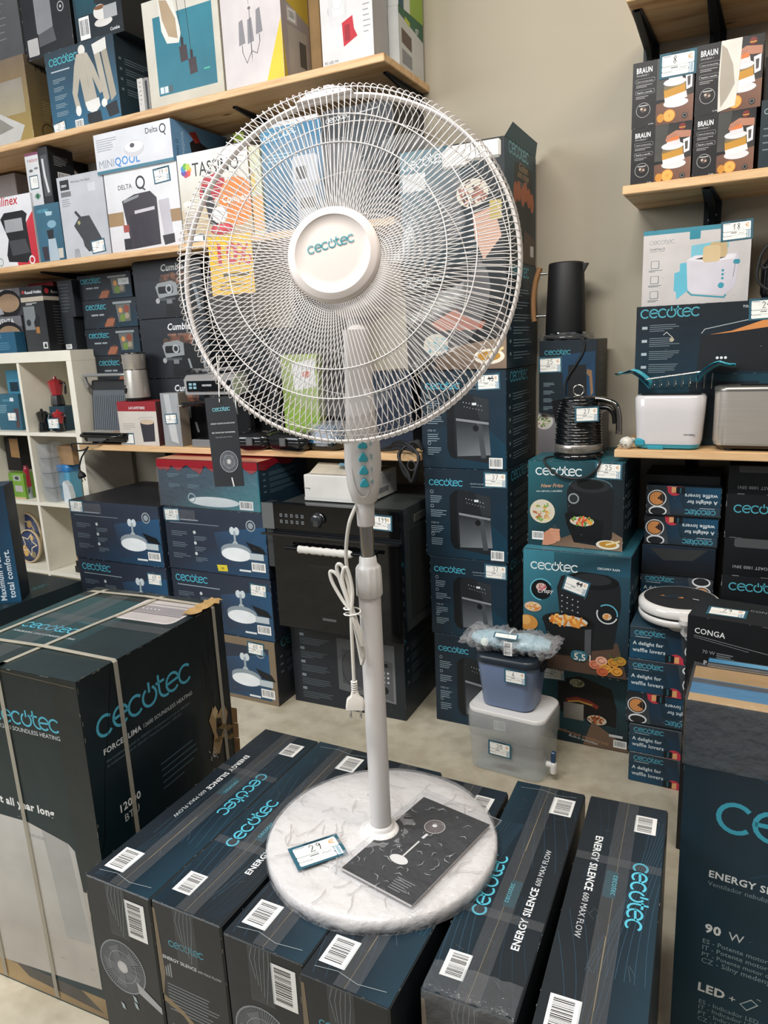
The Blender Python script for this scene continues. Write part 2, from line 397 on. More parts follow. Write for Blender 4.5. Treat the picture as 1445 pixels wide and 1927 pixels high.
def carton(name, label, cat, bl, br, tl, dep, z0=None, Y=None, rot=None, col='#1f2b36', F=None, R=None, T=None, L=None, group=None, bev=.0025, mat='printed_card', edge=None, key=None, w=None, h=None, extra=None, loc=None):
    if loc is not None: p0 = V3(loc); rot = math.radians(rot or 0)
    elif Y is not None:
        p0 = onY(bl, Y)
        if z0 is not None: p0.z = z0
        rot = math.radians(rot or 0)
    else:
        p0 = onZ(bl, z0)
        if rot is None: q = onZ(br, z0)-p0; rot = math.atan2(q.y, q.x)
        else: rot = math.radians(rot)
    if w is None: q = onV(br, p0, rot)-p0; w = math.hypot(q.x, q.y)
    if h is None: h = onV(tl, p0, rot).z-p0.z
    mb = MB(); mb.box(0, w, 0, dep, 0, h, edge or col, mat, bev)
    for f, fn in (('F', F), ('R', R), ('T', T), ('L', L)):
        if fn:
            a = Art(mb, *faceframe(w, dep, h, f), mat=mat)
            e = bev/a.w; a.rect(e, e*a.asp, 1-e, 1-e*a.asp, col)
            fn(a)
    if extra: extra(mb, w, dep, h)
    o = mb.build(name, None, p0, rot); tag(o, label, cat, group)
    o['_d'] = 0; del o['_d']
    BX[key or label] = (o, w, dep, h, p0, rot); return BX[key or label]
def price_tag(b, f, u, v, num, ang=0, s=.088, struck=None, off=.0012):
    o, w, d, h = b[:4]; O, U, V = [V3(q) for q in faceframe(w, d, h, f)]
    c = O+U*u+V*v; x = U.normalized(); y = -V.normalized(); n = x.cross(y); r = math.radians(ang)
    x, y = x*math.cos(r)+y*math.sin(r), y*math.cos(r)-x*math.sin(r)
    M = MX.Identity(4)
    for i in range(3): M[i][0] = x[i]; M[i][1] = y[i]; M[i][2] = n[i]; M[i][3] = c[i]+n[i]*off
    t = tagmesh(s, num, M, struck).build('price_tag', o); return t
def tagmesh(s, num, M=None, struck=None):
    mb = MB()
    if M: mb.T = M
    hh = s*.66; mb.box(-s/2, s/2, -hh/2, hh/2, 0, .0006, '#2b6377', 'paper')
    a = Art(mb, (-s/2, hh/2, .0006), (s, 0, 0), (0, -hh, 0), 'paper', .0002)
    a.rect(.3, .03, .8, .075, '#16303c'); a.rr(.07, .11, .93, .52, .03, '#f3f2ec'); a.rr(.07, .53, .8, .73, .03, '#f3f2ec'); a.rr(.07, .74, .8, .92, .03, '#f3f2ec'); a.rect(.81, .54, .93, .92, '#d5dde2')
    a.rect(.1, .14, .3, .165, '#7d8890'); a.rect(.1, .545, .5, .565, '#8d949a'); a.rect(.32, .6, .5, .635, '#4a4f55'); a.rect(.1, .76, .35, .78, '#8d949a')
    a.ring(.84, .28, .055, .018, '#d99a55', 50, 310); a.rect(.76, .255, .86, .275, '#d99a55'); a.rect(.76, .3, .86, .32, '#d99a55'); a.rect(.84, .56, .9, .88, '#9db6c4')
    a.line([(.55, .67), (.6, .63), (.66, .68), (.74, .62)], .008, '#3b4148')
    x = .36
    if struck: a.hand(x+.14, .46, struck, .28, th=.14); a.line([(.48, .32), (.72, .3)], .05, '#22252c'); x = .12
    a.hand(x, .46, num, .3)
    return mb
# ================================================================ setting
WY = 2.9
def struct(o): o['kind'] = 'structure'; return o
mb = MB(); mb.box(-7, 3.2, -3, WY+.12, -.06, 0, '#aaa18c', 'concrete_floor'); struct(mb.build('floor'))
mb = MB(); mb.box(-7, 3.2, WY, WY+.12, 0, 4, '#b9b2a5', 'painted_wall'); struct(mb.build('wall_back'))
mb = MB(); mb.box(-7, 3.2, WY-.012, WY, 0, .08, '#8f897c', 'matte_plastic'); struct(mb.build('baseboard_back'))
TS, MS, LS, BS, RS = 2.47, 1.94, 1.09, 1.952, 1.125   # heights of the shelf tops
def shelf(label, x0, x1, y0, z, br, arm=.3, drop=.25, bw=.03):
    mb = MB(); w = x1-x0; d = WY-.002-y0; mb.box(0, w, 0, d, -.027, 0, '#cfa26e', 'pine', .0025)
    o = tag(mb.build('wooden_shelf', None, (x0, y0, z)), label, 'shelf', 'pine wall shelves')
    for bx in br:
        b = MB(); Y1 = d; zt = -.027; pts = [(Y1, zt-.001), (Y1-arm, zt-.001), (Y1-arm, zt-.008), (Y1-.12, zt-.028)]
        pts += [(Y1-.12+.095*math.sin(t*PI/12), zt-.028-.07*(1-math.cos(t*PI/12))) for t in range(1, 7)]
        pts += [(Y1-.018, zt-drop), (Y1, zt-drop)]
        b.prism(pts, bx-x0-bw*.16, bx-x0+bw*.16, '#1f2226', 'matte_plastic', 'x')
        b.box(bx-x0-bw/2, bx-x0+bw/2, Y1-.006, Y1, zt-drop, zt, '#24272c', 'matte_plastic')
        b.prism([(bx-x0-bw/2, Y1), (bx-x0+bw/2, Y1), (bx-x0+bw*.28, Y1-arm), (bx-x0-bw*.28, Y1-arm)], zt-.007, zt-.0005, '#24272c', 'matte_plastic')
        k = b.build('bracket', o)
        for i, (sx, sz) in enumerate(((-.009, .06), (.009, .045), (0, drop-.03))):
            s = MB(); s.T = MX.Translation((bx-x0+sx, Y1-.006, zt-sz)) @ MX.Rotation(PI/2, 4, 'X')
            s.lathe([(0, .0025), (.0022, .0025), (.0022, .0015), (.005, .003), (.0055, 0)], '#9a9a98', 'metal', 12); s.build('screw', k)
    return o
shelf('long pine wall shelf at the top left, under the lamp and coffee maker cartons', -4.6, -1.218, 2.507, TS, [onY((790, 190), WY).x, -1.93, -3.1])
shelf('long pine wall shelf on the left, in the middle, under white pod machine cartons', -4.6, -1.20, 2.5, MS, [onY((118, 520), WY-.2).x, -1.35], .32, .2)
shelf('low pine wall shelf behind the fan, carrying kitchen appliances', -2.93, -1.125, 2.48, LS, [-1.16, -2.75])
shelf('highest pine wall shelf on the right, seen from below', -.421, 1.3, 2.5, TS, [onY((1352, 60), WY).x, -.40], .33, .3, .05)
shelf('pine wall shelf on the right under the citrus press cartons', -.427, 1.2, 2.56, BS, [onY((1341, 400), WY).x], .3, .25, .055)
shelf('low pine wall shelf on the right under the white toaster and steel toaster', -.42, 1.2, 2.5, RS, [onY((1300, 900), WY).x], .3, .3, .045)
# ---------------------------------------------------------------- cube shelf
def cube_shelf():
    Y0, Y1 = 2.56, 2.87; t = .038; XR = onY((134, 680), Y0).x; pit = .372; zt = 1.537
    r = empty('cube_shelf', 'cream cube shelf unit on the left holding small kitchen items', 'shelf unit', (XR, Y0, 0)); d = Y1-Y0; c = '#ebe6d6'
    zs = [zt-.05-k*pit for k in range(5)]
    W = 2*.35+.018+2*t
    def part(n, *a):
        m = MB(); m.box(*a, c, 'matte_plastic', .001); return m.build(n, r)
    part('top_board', -W, 0, 0, d, zt-.052, zt); part('side_panel', -t, 0, 0, d, 0, zt-.0525); part('side_panel', -W, -W+t, 0, d, 0, zt-.0525)
    for k in range(4):
        z = zt-.052-.355*(k+1)-.018*k
        zz = [1.130, .757, .372, .03][k]
        if k < 3: part('shelf_board', -W+t+.0005, -t-.0005, .002, d, zz-.018, zz)
        else: part('bottom_board', -W+t+.0005, -t-.0005, .002, d, 0, zz)
        lo = zz+.0005; hi = (zt-.0525) if k == 0 else [1.130, .757, .372][k-1]-.0185
        part('divider', -t-.35-.018, -t-.35, .003, d, lo, hi)
    part('back_panel', -W+t, -t, d+.0005, d+.012, .03, zt-.053)
    return XR, Y0
CXR, CY0 = cube_shelf()
# ================================================================ pedestal fan
BZ = .52
FB = onZ((718, 1570), BZ+.028); FX, FY = FB.x, FB.y
FAZ, FEL = .285, .195
WHT, TEAL = '#dcd8d6', '#2fa3b4'
def fan():
    r = empty('pedestal_fan', 'big white pedestal fan with a round wire guard standing on dark cartons', 'fan', (FX, FY, BZ+.0005))
    def B(mb, n, p=r): return mb.build(n, p)
    # base disc in shrink film
    m = MB(); pr = [(0, 0), (.218, 0), (.2255, .003), (.228, .010), (.2275, .022), (.223, .028), (.19, .0285), (.15, .029), (.09, .031), (.05, .034), (.035, .04), (.03, .046), (0, .046)]
    m.lathe(pr, '#e6e2df', 'wrapped_white', 96); base = B(m, 'base')
    m = MB(); R = random.Random(4)
    rows = []; nr, na = 26, 110
    for i in range(nr+1):
        q = .045+(.2285-.045)*i/nr
        rows.append([(q*math.cos(2*PI*k/na), q*math.sin(2*PI*k/na), max(.0312, .0395-.09*(q-.045)) + .0016*(1+math.sin(k*.43+i*.9)*math.sin(k*.21-i*.35))*(.5+.5*math.sin(k*.09+i*.2)) +(0 if i < nr else -.002)) for k in range(na)])
    rows.append([(.2297*math.cos(2*PI*k/na), .2297*math.sin(2*PI*k/na), .014) for k in range(na)])
    rows.append([(.2287*math.cos(2*PI*k/na)*(1+.004*math.sin(k*1.7)), .2305*math.sin(2*PI*k/na), .001) for k in range(na)])
    m.grid(rows, hx('#ffffff'), 'cling_film', cv=True)
    for k in range(70):
        a0 = R.uniform(0, 2*PI); q0 = R.uniform(.07, .20); t0 = a0+R.uniform(-.5, .5)+PI*.5*R.choice((0, 1)); L = R.uniform(.015, .07); x, y = q0*math.cos(a0), q0*math.sin(a0); P = []
        for j in range(7):
            if math.hypot(x, y) > .222 or math.hypot(x, y) < .04: break
            P.append((x, y, max(.0318, .0402-.09*(math.hypot(x, y)-.045))+.0018)); t0 += R.uniform(-.45, .45); x += L/6*math.cos(t0); y += L/6*math.sin(t0)
        if len(P) > 3: m.tube(spline(P, 3), .0006, '#c2bdbb', 'wrapped_white', 4)
    tag(m.build('shrink_film', base), 'wrinkled clear film over the base')
    zt = 1.112-BZ
    m = MB(); m.lathe([(.0205, .045), (.0205, zt-.06)], WHT, 'plastic', 40); m.lathe([(.026, .03), (.026, .05), (.021, .055)], '#e8e6e4', 'plastic', 40); B(m, 'lower_pole')
    # locking collar with flutes
    m = MB(); rows = []
    for z, q, fl in ((zt-.062, .0215, 0), (zt-.06, .0245, 1), (zt-.03, .0242, 1), (zt-.008, .0232, 1), (zt-.005, .021, 0), (zt, .0165, 0), (zt+.012, .0155, 0), (zt+.014, .013, 0)):
        rows.append([((q-fl*.0012*abs(math.sin(k*PI*12/96)))*math.cos(2*PI*k/96), (q-fl*.0012*abs(math.sin(k*PI*12/96)))*math.sin(2*PI*k/96), z) for k in range(96)])
    m.grid(rows, hx('#eceae8'), 'plastic', cv=True); B(m, 'locking_collar')
    m = MB(); m.lathe([(.0125, zt-.02), (.0125, 1.215-BZ)], '#b9b4ae', 'chrome', 32); tag(B(m, 'inner_pole'), 'chrome inner pole')
    z1 = 1.183-BZ; m = MB(); m.lathe([(0, z1), (.0155, z1), (.016, z1+.002), (.0165, z1+.05), (.0165, z1+.06)], WHT, 'plastic', 32)
    B(m, 'sleeve')
    # control housing, turned with the head
    hz = MX.Rotation(.42, 4, 'Z')
    m = MB(); m.T = hz; z2 = 1.225-BZ
    S = [(0, .016, .015, .012), (.004, .022, .019, .014), (.03, .0285, .024, .016), (.07, .032, .027, .018), (.105, .031, .026, .018), (.14, .0265, .022, .014), (.2, .024, .019, .012), (.3, .022, .017, .01)]
    m.rloft([(z2+a, b, c, d) for a, b, c, d in S], WHT, 'plastic'); ch = B(m, 'control_housing')
    m = MB(); m.T = hz
    pts = [(.0175*math.sin(t*PI/16)*(1+.0*t), z2+.069+.055*math.cos(t*PI/16)) for t in range(32)]
    m.tube([(x, -.0275+abs(x)*.12+abs(z-z2-.07)**2*1.2, z) for x, z in pts], .0012, '#cfcac8', 'plastic', 6, closed=True); m.build('panel_rim', ch)
    for i, dg in enumerate('3210'):
        m = MB(); z = z2+.107-.0225*i; m.T = hz @ MX.Translation((0.003, -.0262, z)) @ MX.Rotation(PI/2, 4, 'X')
        tri = []
        for a0 in (90, 210, 330):
            cx, cy = .0055*math.cos(math.radians(a0)), .0055*math.sin(math.radians(a0)); tri += arc(cx, cy, .0035, a0-60, a0+60, 4)
        rows = [[(x, y, 0) for x, y in tri], [(x, y, .004) for x, y in tri], [(x*.8, y*.8, .0055) for x, y in tri]]
        m.grid(rows, hx(TEAL), 'plastic', cv=True); m.poly(rows[2], hx(TEAL), 'plastic'); tag(m.build('speed_button', ch), 'turquoise triangular button')
        m = MB(); m.T = hz; a = Art(m, (.006, -(.0260, .0266, .0267, .0250)[i]-.0007, z+.009), (.02, 0, 0), (0, 0, -.016), 'plastic'); a.text(.42, .62, dg, .46, '#5f9ea8', .02); m.build('button_number', ch)
    # ---- head
    C = V3((-.606, 1.077, 1.618))-V3((FX, FY, BZ))
    n = V3((math.sin(FAZ)*math.cos(FEL), -math.cos(FAZ)*math.cos(FEL), math.sin(FEL))); u = V3((0, 0, 1)).cross(n).normalized(); v = n.cross(u)
    H = MX.Identity(4)
    for i in range(3): H[i][0] = u[i]; H[i][1] = v[i]; H[i][2] = n[i]; H[i][3] = C[i]
    hub = lambda: None
    def M(): q = MB(); q.T = H; return q
    R0 = .276
    m = M(); rows = []
    # outer band of the two guards
    prof = [(R0+.001, .004), (R0+.002, .0), (R0+.001, -.006), (R0-.003, -.007), (R0-.004, 0), (R0-.003, .005)]
    m.grid([[(q*math.cos(2*PI*k/160), q*math.sin(2*PI*k/160), z) for k in range(160)] for q, z in prof], hx('#e4dfdc'), 'plastic', cu=True, cv=True); B(m, 'guard_band')
    def guard(sg, name, nw, dep, swirl, ro, r1):
        m = M()
        for k in range(nw):
            a = 2*PI*k/nw; pts = []
            P = [(ro+.003, 0, .0), (ro+.002, .3, dep*.34), (ro-.008, .35, dep*.60), (ro-.03, .2, dep*.76), (ro-.09, 0, dep*.9), (ro-.15, -.1, dep*.99), (r1+.018, -.2, dep*1.0), (r1+.005, -.35, dep*.97)]
            for q, s, z in P: aa = a+s*swirl; pts.append((q*math.cos(aa), q*math.sin(aa), z*sg))
            m.tube(spline(pts, 3), .00078, '#e6e1df', 'plastic', 4, cap=False)
        return B(m, name), P
    guard(1, 'front_wire_guard', 160, .075, .1, R0, .068)
    guard(-1, 'rear_wire_guard', 150, .085, -.22, R0-.002, .05)
    for nm, q, z in (('guard_ring', .262, .050), ('guard_ring', .214, .0655), ('guard_ring', .170, .071), ('guard_ring', .262, -.056), ('guard_ring', .19, -.078), ('guard_ring', .12, -.086)):
        m = M(); m.tube([(q*math.cos(t*PI/60), q*math.sin(t*PI/60), z) for t in range(120)], .0009, '#e4dfdc', 'plastic', 6, closed=True); B(m, nm)
    # clip at the top of the band
    m = M(); th = math.radians(97)
    m.T = H @ MX.Rotation(th-PI/2, 4, 'Z') @ MX.Translation((0, R0+.003, 0)); m.prism([(-.045, -.006), (.05, -.006), (.03, .004), (.012, .01), (.004, .01), (.003, .004), (-.003, .004), (-.004, .009), (-.02, .006)], -.01, .012, '#dcd6d4', 'plastic'); B(m, 'guard_clip')
    # hub badge
    m = M(); rh = .0715
    m.lathe([(rh-.003, .066), (rh, .07), (rh, .079), (rh-.0012, .0822), (rh-.0042, .0842), (rh-.0125, .0862), (rh-.0132, .0866), (rh-.0138, .0856), (.04, .0862), (0, .0866)], '#ddd3cd', 'plastic', 72); hb = B(m, 'hub_badge')
    m = M(); a = Art(m, (-.06, .06, .0870), (.12, 0, 0), (0, -.12, 0), 'plastic'); a.logo(.20, .495, .60, '#3d97a5', 12, .15); tag(m.build('hub_logo', hb), 'teal lettering')
    # blades
    m = M(); m.lathe([(0, .045), (.035, .045), (.042, .038), (.043, -.03), (.04, -.034)], '#cfcfd2', 'smoky_blade', 40); B(m, 'blade_hub')
    for b in range(5):
        m = M(); rows = []; a0 = 2*PI*b/5+.35
        for i in range(13):
            q = .04+(.236-.04)*i/12; f = i/12; wd = .50+.42*math.sin(f*PI*.75); sw = .55*f*f
            row = []
            for j in range(9):
                t = j/8-.5; e = 1-(.10*(abs(t)*2)**3 if i > 10 else 0); aa = a0+sw+t*wd
                row.append((q*e*math.cos(aa), q*e*math.sin(aa), .02*(-t*2)*(1-.25*f)+.006*math.cos(t*3)))
            rows.append(row)
        m.grid(rows, hx('#eeeeee'), 'smoky_blade'); tag(B(m, 'blade'), 'translucent fan blade')
    # motor housing and neck
    m = M(); m.lathe([(0, -.045), (.05, -.046), (.06, -.052), (.062, -.09), (.058, -.13), (.045, -.155), (.02, -.165), (0, -.166)], WHT, 'plastic', 40); B(m, 'motor_housing')
    m = MB(); p1 = V3((0, .0, z2+.28)); p2 = C-n*.095-V3((0, 0, .05)); m.tube([p1, p1.lerp(p2, .5), p2, C-n*.10], [.021, .02, .024, .03], WHT, 'plastic', 20); B(m, 'neck')
    # mains cable, in the fan's own frame (points taken on the plane of the pole)
    def q(px, py, dy=0): p = onY((px, py), FY-.03+dy); return p-V3((FX, FY, BZ+.0005))
    cab = [q(672, 948, .02), q(657, 985), q(651, 1040), q(655, 1090), q(662, 1150), q(672, 1200), q(681, 1250)]
    m = MB(); cc = '#dedad2'
    m.tube(spline(cab, 8), .0034, cc, 'plastic', 8)
    m.tube(spline([q(681, 1250), q(684, 1225, -.004), q(668, 1160, -.006), q(640, 1090, -.006), q(622, 1075, -.006), q(625, 1095, -.008), q(645, 1130, -.008), q(663, 1155, -.010), q(676, 1200, -.008), q(683, 1235, -.004)], 8), .0034, cc, 'plastic', 8)
    m.tube(spline([q(683, 1235, -.004), q(672, 1190, -.012), q(657, 1140, -.014), q(634, 1072, -.012), q(643, 1064, -.012), q(655, 1100, -.012), q(664, 1150, -.016), q(678, 1190, -.012), q(682, 1215, -.01)], 8), .0034, cc, 'plastic', 8)
    m.tube(spline([q(682, 1215, -.01), q(668, 1175, -.018), q(660, 1150, -.02), q(644, 1090, -.018), q(652, 1068, -.014), q(663, 1110, -.014), q(661, 1160, -.02), q(663, 1220, -.02), q(666, 1281, -.02)], 8), .0034, cc, 'plastic', 8)
    cb = B(m, 'power_cord')
    m = MB(); ct = q(663, 1152, -.01); m.tube([ct+V3((.016*math.cos(t*.7), .014*math.sin(t*.7), (t-8)*.0012)) for t in range(17)], .0014, '#f2f0ea', 'plastic', 6); tag(m.build('wire_tie', cb), 'white twist tie')
    m = MB(); pt = q(666, 1281, -.02); m.T = MX.Translation(pt) @ MX.Rotation(.35, 4, 'Z') @ MX.Rotation(PI, 4, 'X')
    for i in range(5): m.lathe([(.004, i*.0045), (.0062-.0001*i, i*.0045+.0008), (.0062, i*.0045+.0028), (.0042, i*.0045+.0035)], '#e6e2da', 'plastic', 16)
    m.rloft([(.021, .006, .005, .003), (.03, .008, .0065, .004), (.036, .015, .007, .004), (.05, .0175, .0075, .004), (.056, .0175, .0075, .004)], '#e2ddd4', 'plastic')
    pl = m.build('plug', cb)
    for sx in (-.0095, .0095):
        q2 = MB(); q2.T = m.T; q2.lathe([(.0024, .056), (.0024, .066)], '#e2ddd4', 'plastic', 10, o=(sx, 0, 0)); q2.lathe([(.0022, .066), (.0022, .075), (0, .0755)], '#b9b6b0', 'chrome', 10, o=(sx, 0, 0))
        q2.build('plug_pin', cb)
    # hang tag
    def t(px, py, dy=0): return onY((px, py), FY-.075+dy)-V3((FX, FY, BZ+.0005))
    P = [t(385, 749), t(441, 744, .004), None, t(405, 916, -.006)]; P[2] = P[1]+P[3]-P[0]
    m = MB(); nv = (P[1]-P[0]).cross(P[3]-P[0]).normalized(); 
    i0 = [m.add(p) for p in P]; i1 = [m.add(p+nv*-.0006) for p in P]
    c = hx('#23272d'); m.face(i0[::-1], c, 'paper'); m.face(i1, c, 'paper')
    for k in range(4): m.face([i0[k], i0[(k+1) % 4], i1[(k+1) % 4], i1[k]], c, 'paper')
    U = P[1]-P[0]; V = ((P[3]-P[0])+(P[2]-P[1]))/2; a = Art(m, P[0]+U*.04, U*.94, V, 'paper', .0008)
    a.logo(.2, .155, .62, '#7fd0e0'); a.text(.08, .30, 'ENERGY SILENCE 600 MAX FLOW', 0, '#e8e8ea', .01, 0, 'l', 0, .86); a.text(.08, .40, 'FEEL THE AIR, FEEL THE FRESHNESS.', 0, '#f4f4f4', .02, 0, 'l', 0, .84)
    a.text(.2, .45, 'Siente el aire, siente el frescor', 0, '#b9bcc0', 0, 0, 'l', 0, .6)
    fanpic(a, .58, .72, .32, '#c9ccd0', .8); a.line([(.62, .9), (.66, 1.0)], .05, '#dcdcdc')
    ht = B(m, 'hang_tag'); tag(ht, 'black card hang tag with a fan picture')
    m = MB(); m.tube(spline([t(407, 665, .06), t(410, 700, .03), t(413, 757, -.002)], 6), .0008, '#e8e4dc', 'plastic', 5); m.tube(spline([t(412, 668, .06), t(412, 710, .03), t(413, 757, -.002)], 6), .0008, '#e8e4dc', 'plastic', 5); tag(m.build('string', ht), 'thin white string')
    return r
def fanpic(a, u, v, r, col='#b9bdc2', sq=1.0, nl=40):
    a.disc(u, v, r, '#454b52', r*1.0)
    for k in range(nl):
        t = 2*PI*k/nl; a.line([(u+r*.25*math.cos(t), v+r*.25*math.sin(t)*a.asp), (u+r*math.cos(t), v+r*math.sin(t)*a.asp)], r*.012, col); a.k -= .00003
    for b in range(5):
        t = 2*PI*b/5; a.poly([(u+r*.2*math.cos(t), v+r*.2*math.sin(t)*a.asp), (u+r*.8*math.cos(t+.2), v+r*.8*math.sin(t+.2)*a.asp), (u+r*.85*math.cos(t+.8), v+r*.85*math.sin(t+.8)*a.asp), (u+r*.25*math.cos(t+.9), v+r*.25*math.sin(t+.9)*a.asp)], '#6b7076'); a.k -= .00003
    a.up()
    for q in (1, .97, .6): a.ring(u, v, r*q, r*.02, col)
    a.disc(u, v, r*.23, '#c9c8c6'); a.ring(u, v, r*.19, r*.015, '#a3a4a6')
fan()
# ---------------------------------------------------------------- lying fan cartons
DK, NV = '#222a31', '#1d3444'
def waves(a, s, u0, u1, v0, v1, n=9, col='#34536a', amp=.5):
    for i in range(n):
        f = i/(n-1); P = []
        for k in range(15):
            t = k/14; P.append((max(.003, min(.997, u0+(u1-u0)*(f+amp*math.sin(t*2.2+f*1.5+s)*(1-f*.4)))), v0+(v1-v0)*t))
        Q = []
        for p in P:
            if .004 < p[0] < .996: Q.append(p)
            else:
                if len(Q) > 2: a.line(Q, .005, col); a.k -= .00003
                Q = []
        if len(Q) > 2: a.line(Q, .005, col); a.k -= .00003
    a.up()
def fan_top(flipped, s):
    def f(a):
        if flipped: a.flip()
        a.rect(.01, .002, .5, .998, '#252d34'); a.rect(.5, .002, .99, .998, ['#1f2a33', '#21323e', '#24404f', '#1f2f3b'])
        waves(a, s, .05, .5, .55, .985, 6, '#34536a'); waves(a, s+2, .5, 1.1, .08, .75, 9, '#3a5d74'); waves(a, s+1, .02, .46, .02, .42, 6, '#2b4558')
        a.line([(.5, .003), (.495, .2), (.505, .5), (.497, .8), (.5, .997)], .014, '#2c2b28'); a.line([(.507, .003), (.503, .3), (.512, .6), (.505, .997)], .006, '#8d7f66'); a.line([(.505, .62), (.509, .86)], .008, '#a08d6c')
        a.rr(.39, .36, .53, .475, .02, '#1f5260'); a.text(.475, .375, 'cecotec', 0, '#57b9c9', 0, -90, 'l', 0, .085*a.h/a.w)
        a.text(.19, .21, 'ENERGY SILENCE', 0, '#e9ebec', .03, -90, 'l', 0, .255*a.h/a.w); a.text(.19, .475, '600 MAX FLOW', 0, '#c9cdd0', 0, -90, 'l', 0, .175*a.h/a.w)
        a.logo(.68, .30, .27*a.h/a.w, '#53bcd4', -90)
        a.bars(.10, .845, .40, .945, False); a.bars(.62, .06, .88, .15, False)
        a.wear(30, '#8b8f90', int(s*10), .025)
        R = random.Random(int(s*77))
        for i in range(10): x = R.uniform(.1, .8); y = R.uniform(.05, .9); a.line([(x, y), (x+R.uniform(.03, .12), y+R.uniform(-.02, .05))], .0025, '#6f7b82')
        a.rect(.38, .003, .64, .997, '#ffffff', 'tape_film'); a.rect(.01, .30, .99, .335, '#ffffff', 'tape_film')
        a.line([(.1, .965), (.35, .955), (.6, .97), (.9, .96)], .006, '#9aa4a8')
    return f
def fan_end(kind, s):
    def f(a):
        a.rect(.02, .005, .98, .99, ['#222931', '#20272e', '#181f26', '#1a2128'])
        if kind == 'fan':
            fanpic(a, .42, .36, .36, '#9fa5ab', 1, 70); a.poly([(.62, .40), (1-.02, .47), (.98, .50), (.64, .45)], '#a9abae'); a.bars(.60, .04, .90, .20, False)
            R = random.Random(s)
            for i in range(9): x = R.uniform(.15, .75); y = R.uniform(.45, .8); a.poly([(x, y), (x+.05, y+.005), (x+.07, y+.03), (x+.02, y+.025)], '#a4b4ba')
        elif kind == 'text':
            a.logo(.2, .17, .5, '#3fa3b8', 0); a.text(.08, .235, 'ENERGY SILENCE', 0, '#e3e5e6', .02, 0, 'l', 0, .5); a.text(.6, .235, '600 MAX FLOW', 0, '#c4c8ca', 0, 0, 'l', 0, .33)
            for k in range(3): a.rect(.1+k*.035, .27-.01*k, .12+k*.035, .31, '#8f9498')
            a.lines(.1, .34, .8, 9, .014, .006, '#767c82', s); a.lines(.1, .52, .8, 12, .014, .006, '#6d7379', s+3)
            a.poly([(.02, .40), (.3, .44), (.55, .5), (.98, .57), (.98, .585), (.5, .53), (.3, .465), (.02, .43)], '#8d7a5c'); a.poly([(.01, .03), (.05, .03), (.09, .3), (.03, .4), (.01, .4)], '#80705a')
        a.rect(.32, .0, .62, .22, '#ffffff', 'tape_film')
        for i in range(5): a.line([(.38+.05*i, .005), (.34+.06*i, .05), (.4+.03*i, .13+.02*i)], .005, '#8f9a9c')
        a.wear(18, '#97866a', s, .05)
    return f
LBL = {'A': 'dark fan carton lying on edge, leftmost of the row beside the big strapped carton', 'B': 'dark fan carton with torn brown end, second from the left in the row',
 'C': 'dark fan carton third from the left, its near end showing a fan picture', 'D': 'dark fan carton lying fourth from the left, under the middle of the fan base',
 'E': 'dark fan carton with crumpled shiny near corner, just right of the fan base', 'F': 'dark fan carton at the right end of the row, barcode at its far corner'}
for k, (px, wd, rz, fl, kd) in enumerate((((160, 1645), .166, 0, 0, 'fan'), ((283, 1692), .163, 0, 1, 'text'), ((418, 1755), .166, 0, 0, 'fan'), ((563, 1830), .162, 0, 0, 'text'), ((790, 1860), .152, 2.2, 1, 'text'), ((1003, 1927), .158, 3.3, 0, 'fan'))):
    p = onZ(px, BZ); L = 'ABCDEF'[k]
    if L == 'F': p = p-V3((0, .035, 0))
    carton('fan_carton', LBL[L], 'box', None, None, None, .595 if L != 'F' else .625, rot=rz, col=DK, T=fan_top(fl, k+.7), F=fan_end(kd, k+3), R=lambda a: a.logo(.1, .35, .5, '#1c5566', -20), group='fan cartons lying in a row', bev=.003, edge='#3a3f42', key=L, w=wd, h=BZ, loc=(p.x, p.y, 0), mat='glossy_card')
# crumpled corner film on the fifth carton
o, w_, d_, h_ = BX['E'][:4]
m = MB(); rows = []
for i in range(14):
    row = []
    for j in range(12):
        u = i/13; v = j/11; s_ = v*.17; y = .06-s_; z = h_+.002
        if y < 0: z = h_+y+.0; y = 0
        row.append((w_*u*.96+.003, y-.0015-(.004*abs(math.sin(i*2.3+j*1.7)) if y <= 0 else 0), z+(.004*abs(math.sin(i*1.9+j*2.9)) if y > 0 else 0)))
    rows.append(row)
m.grid(rows, hx('#ffffff'), 'packing_film', smooth=True); tag(m.build('packing_film', o), 'crumpled clear film over the near corner')
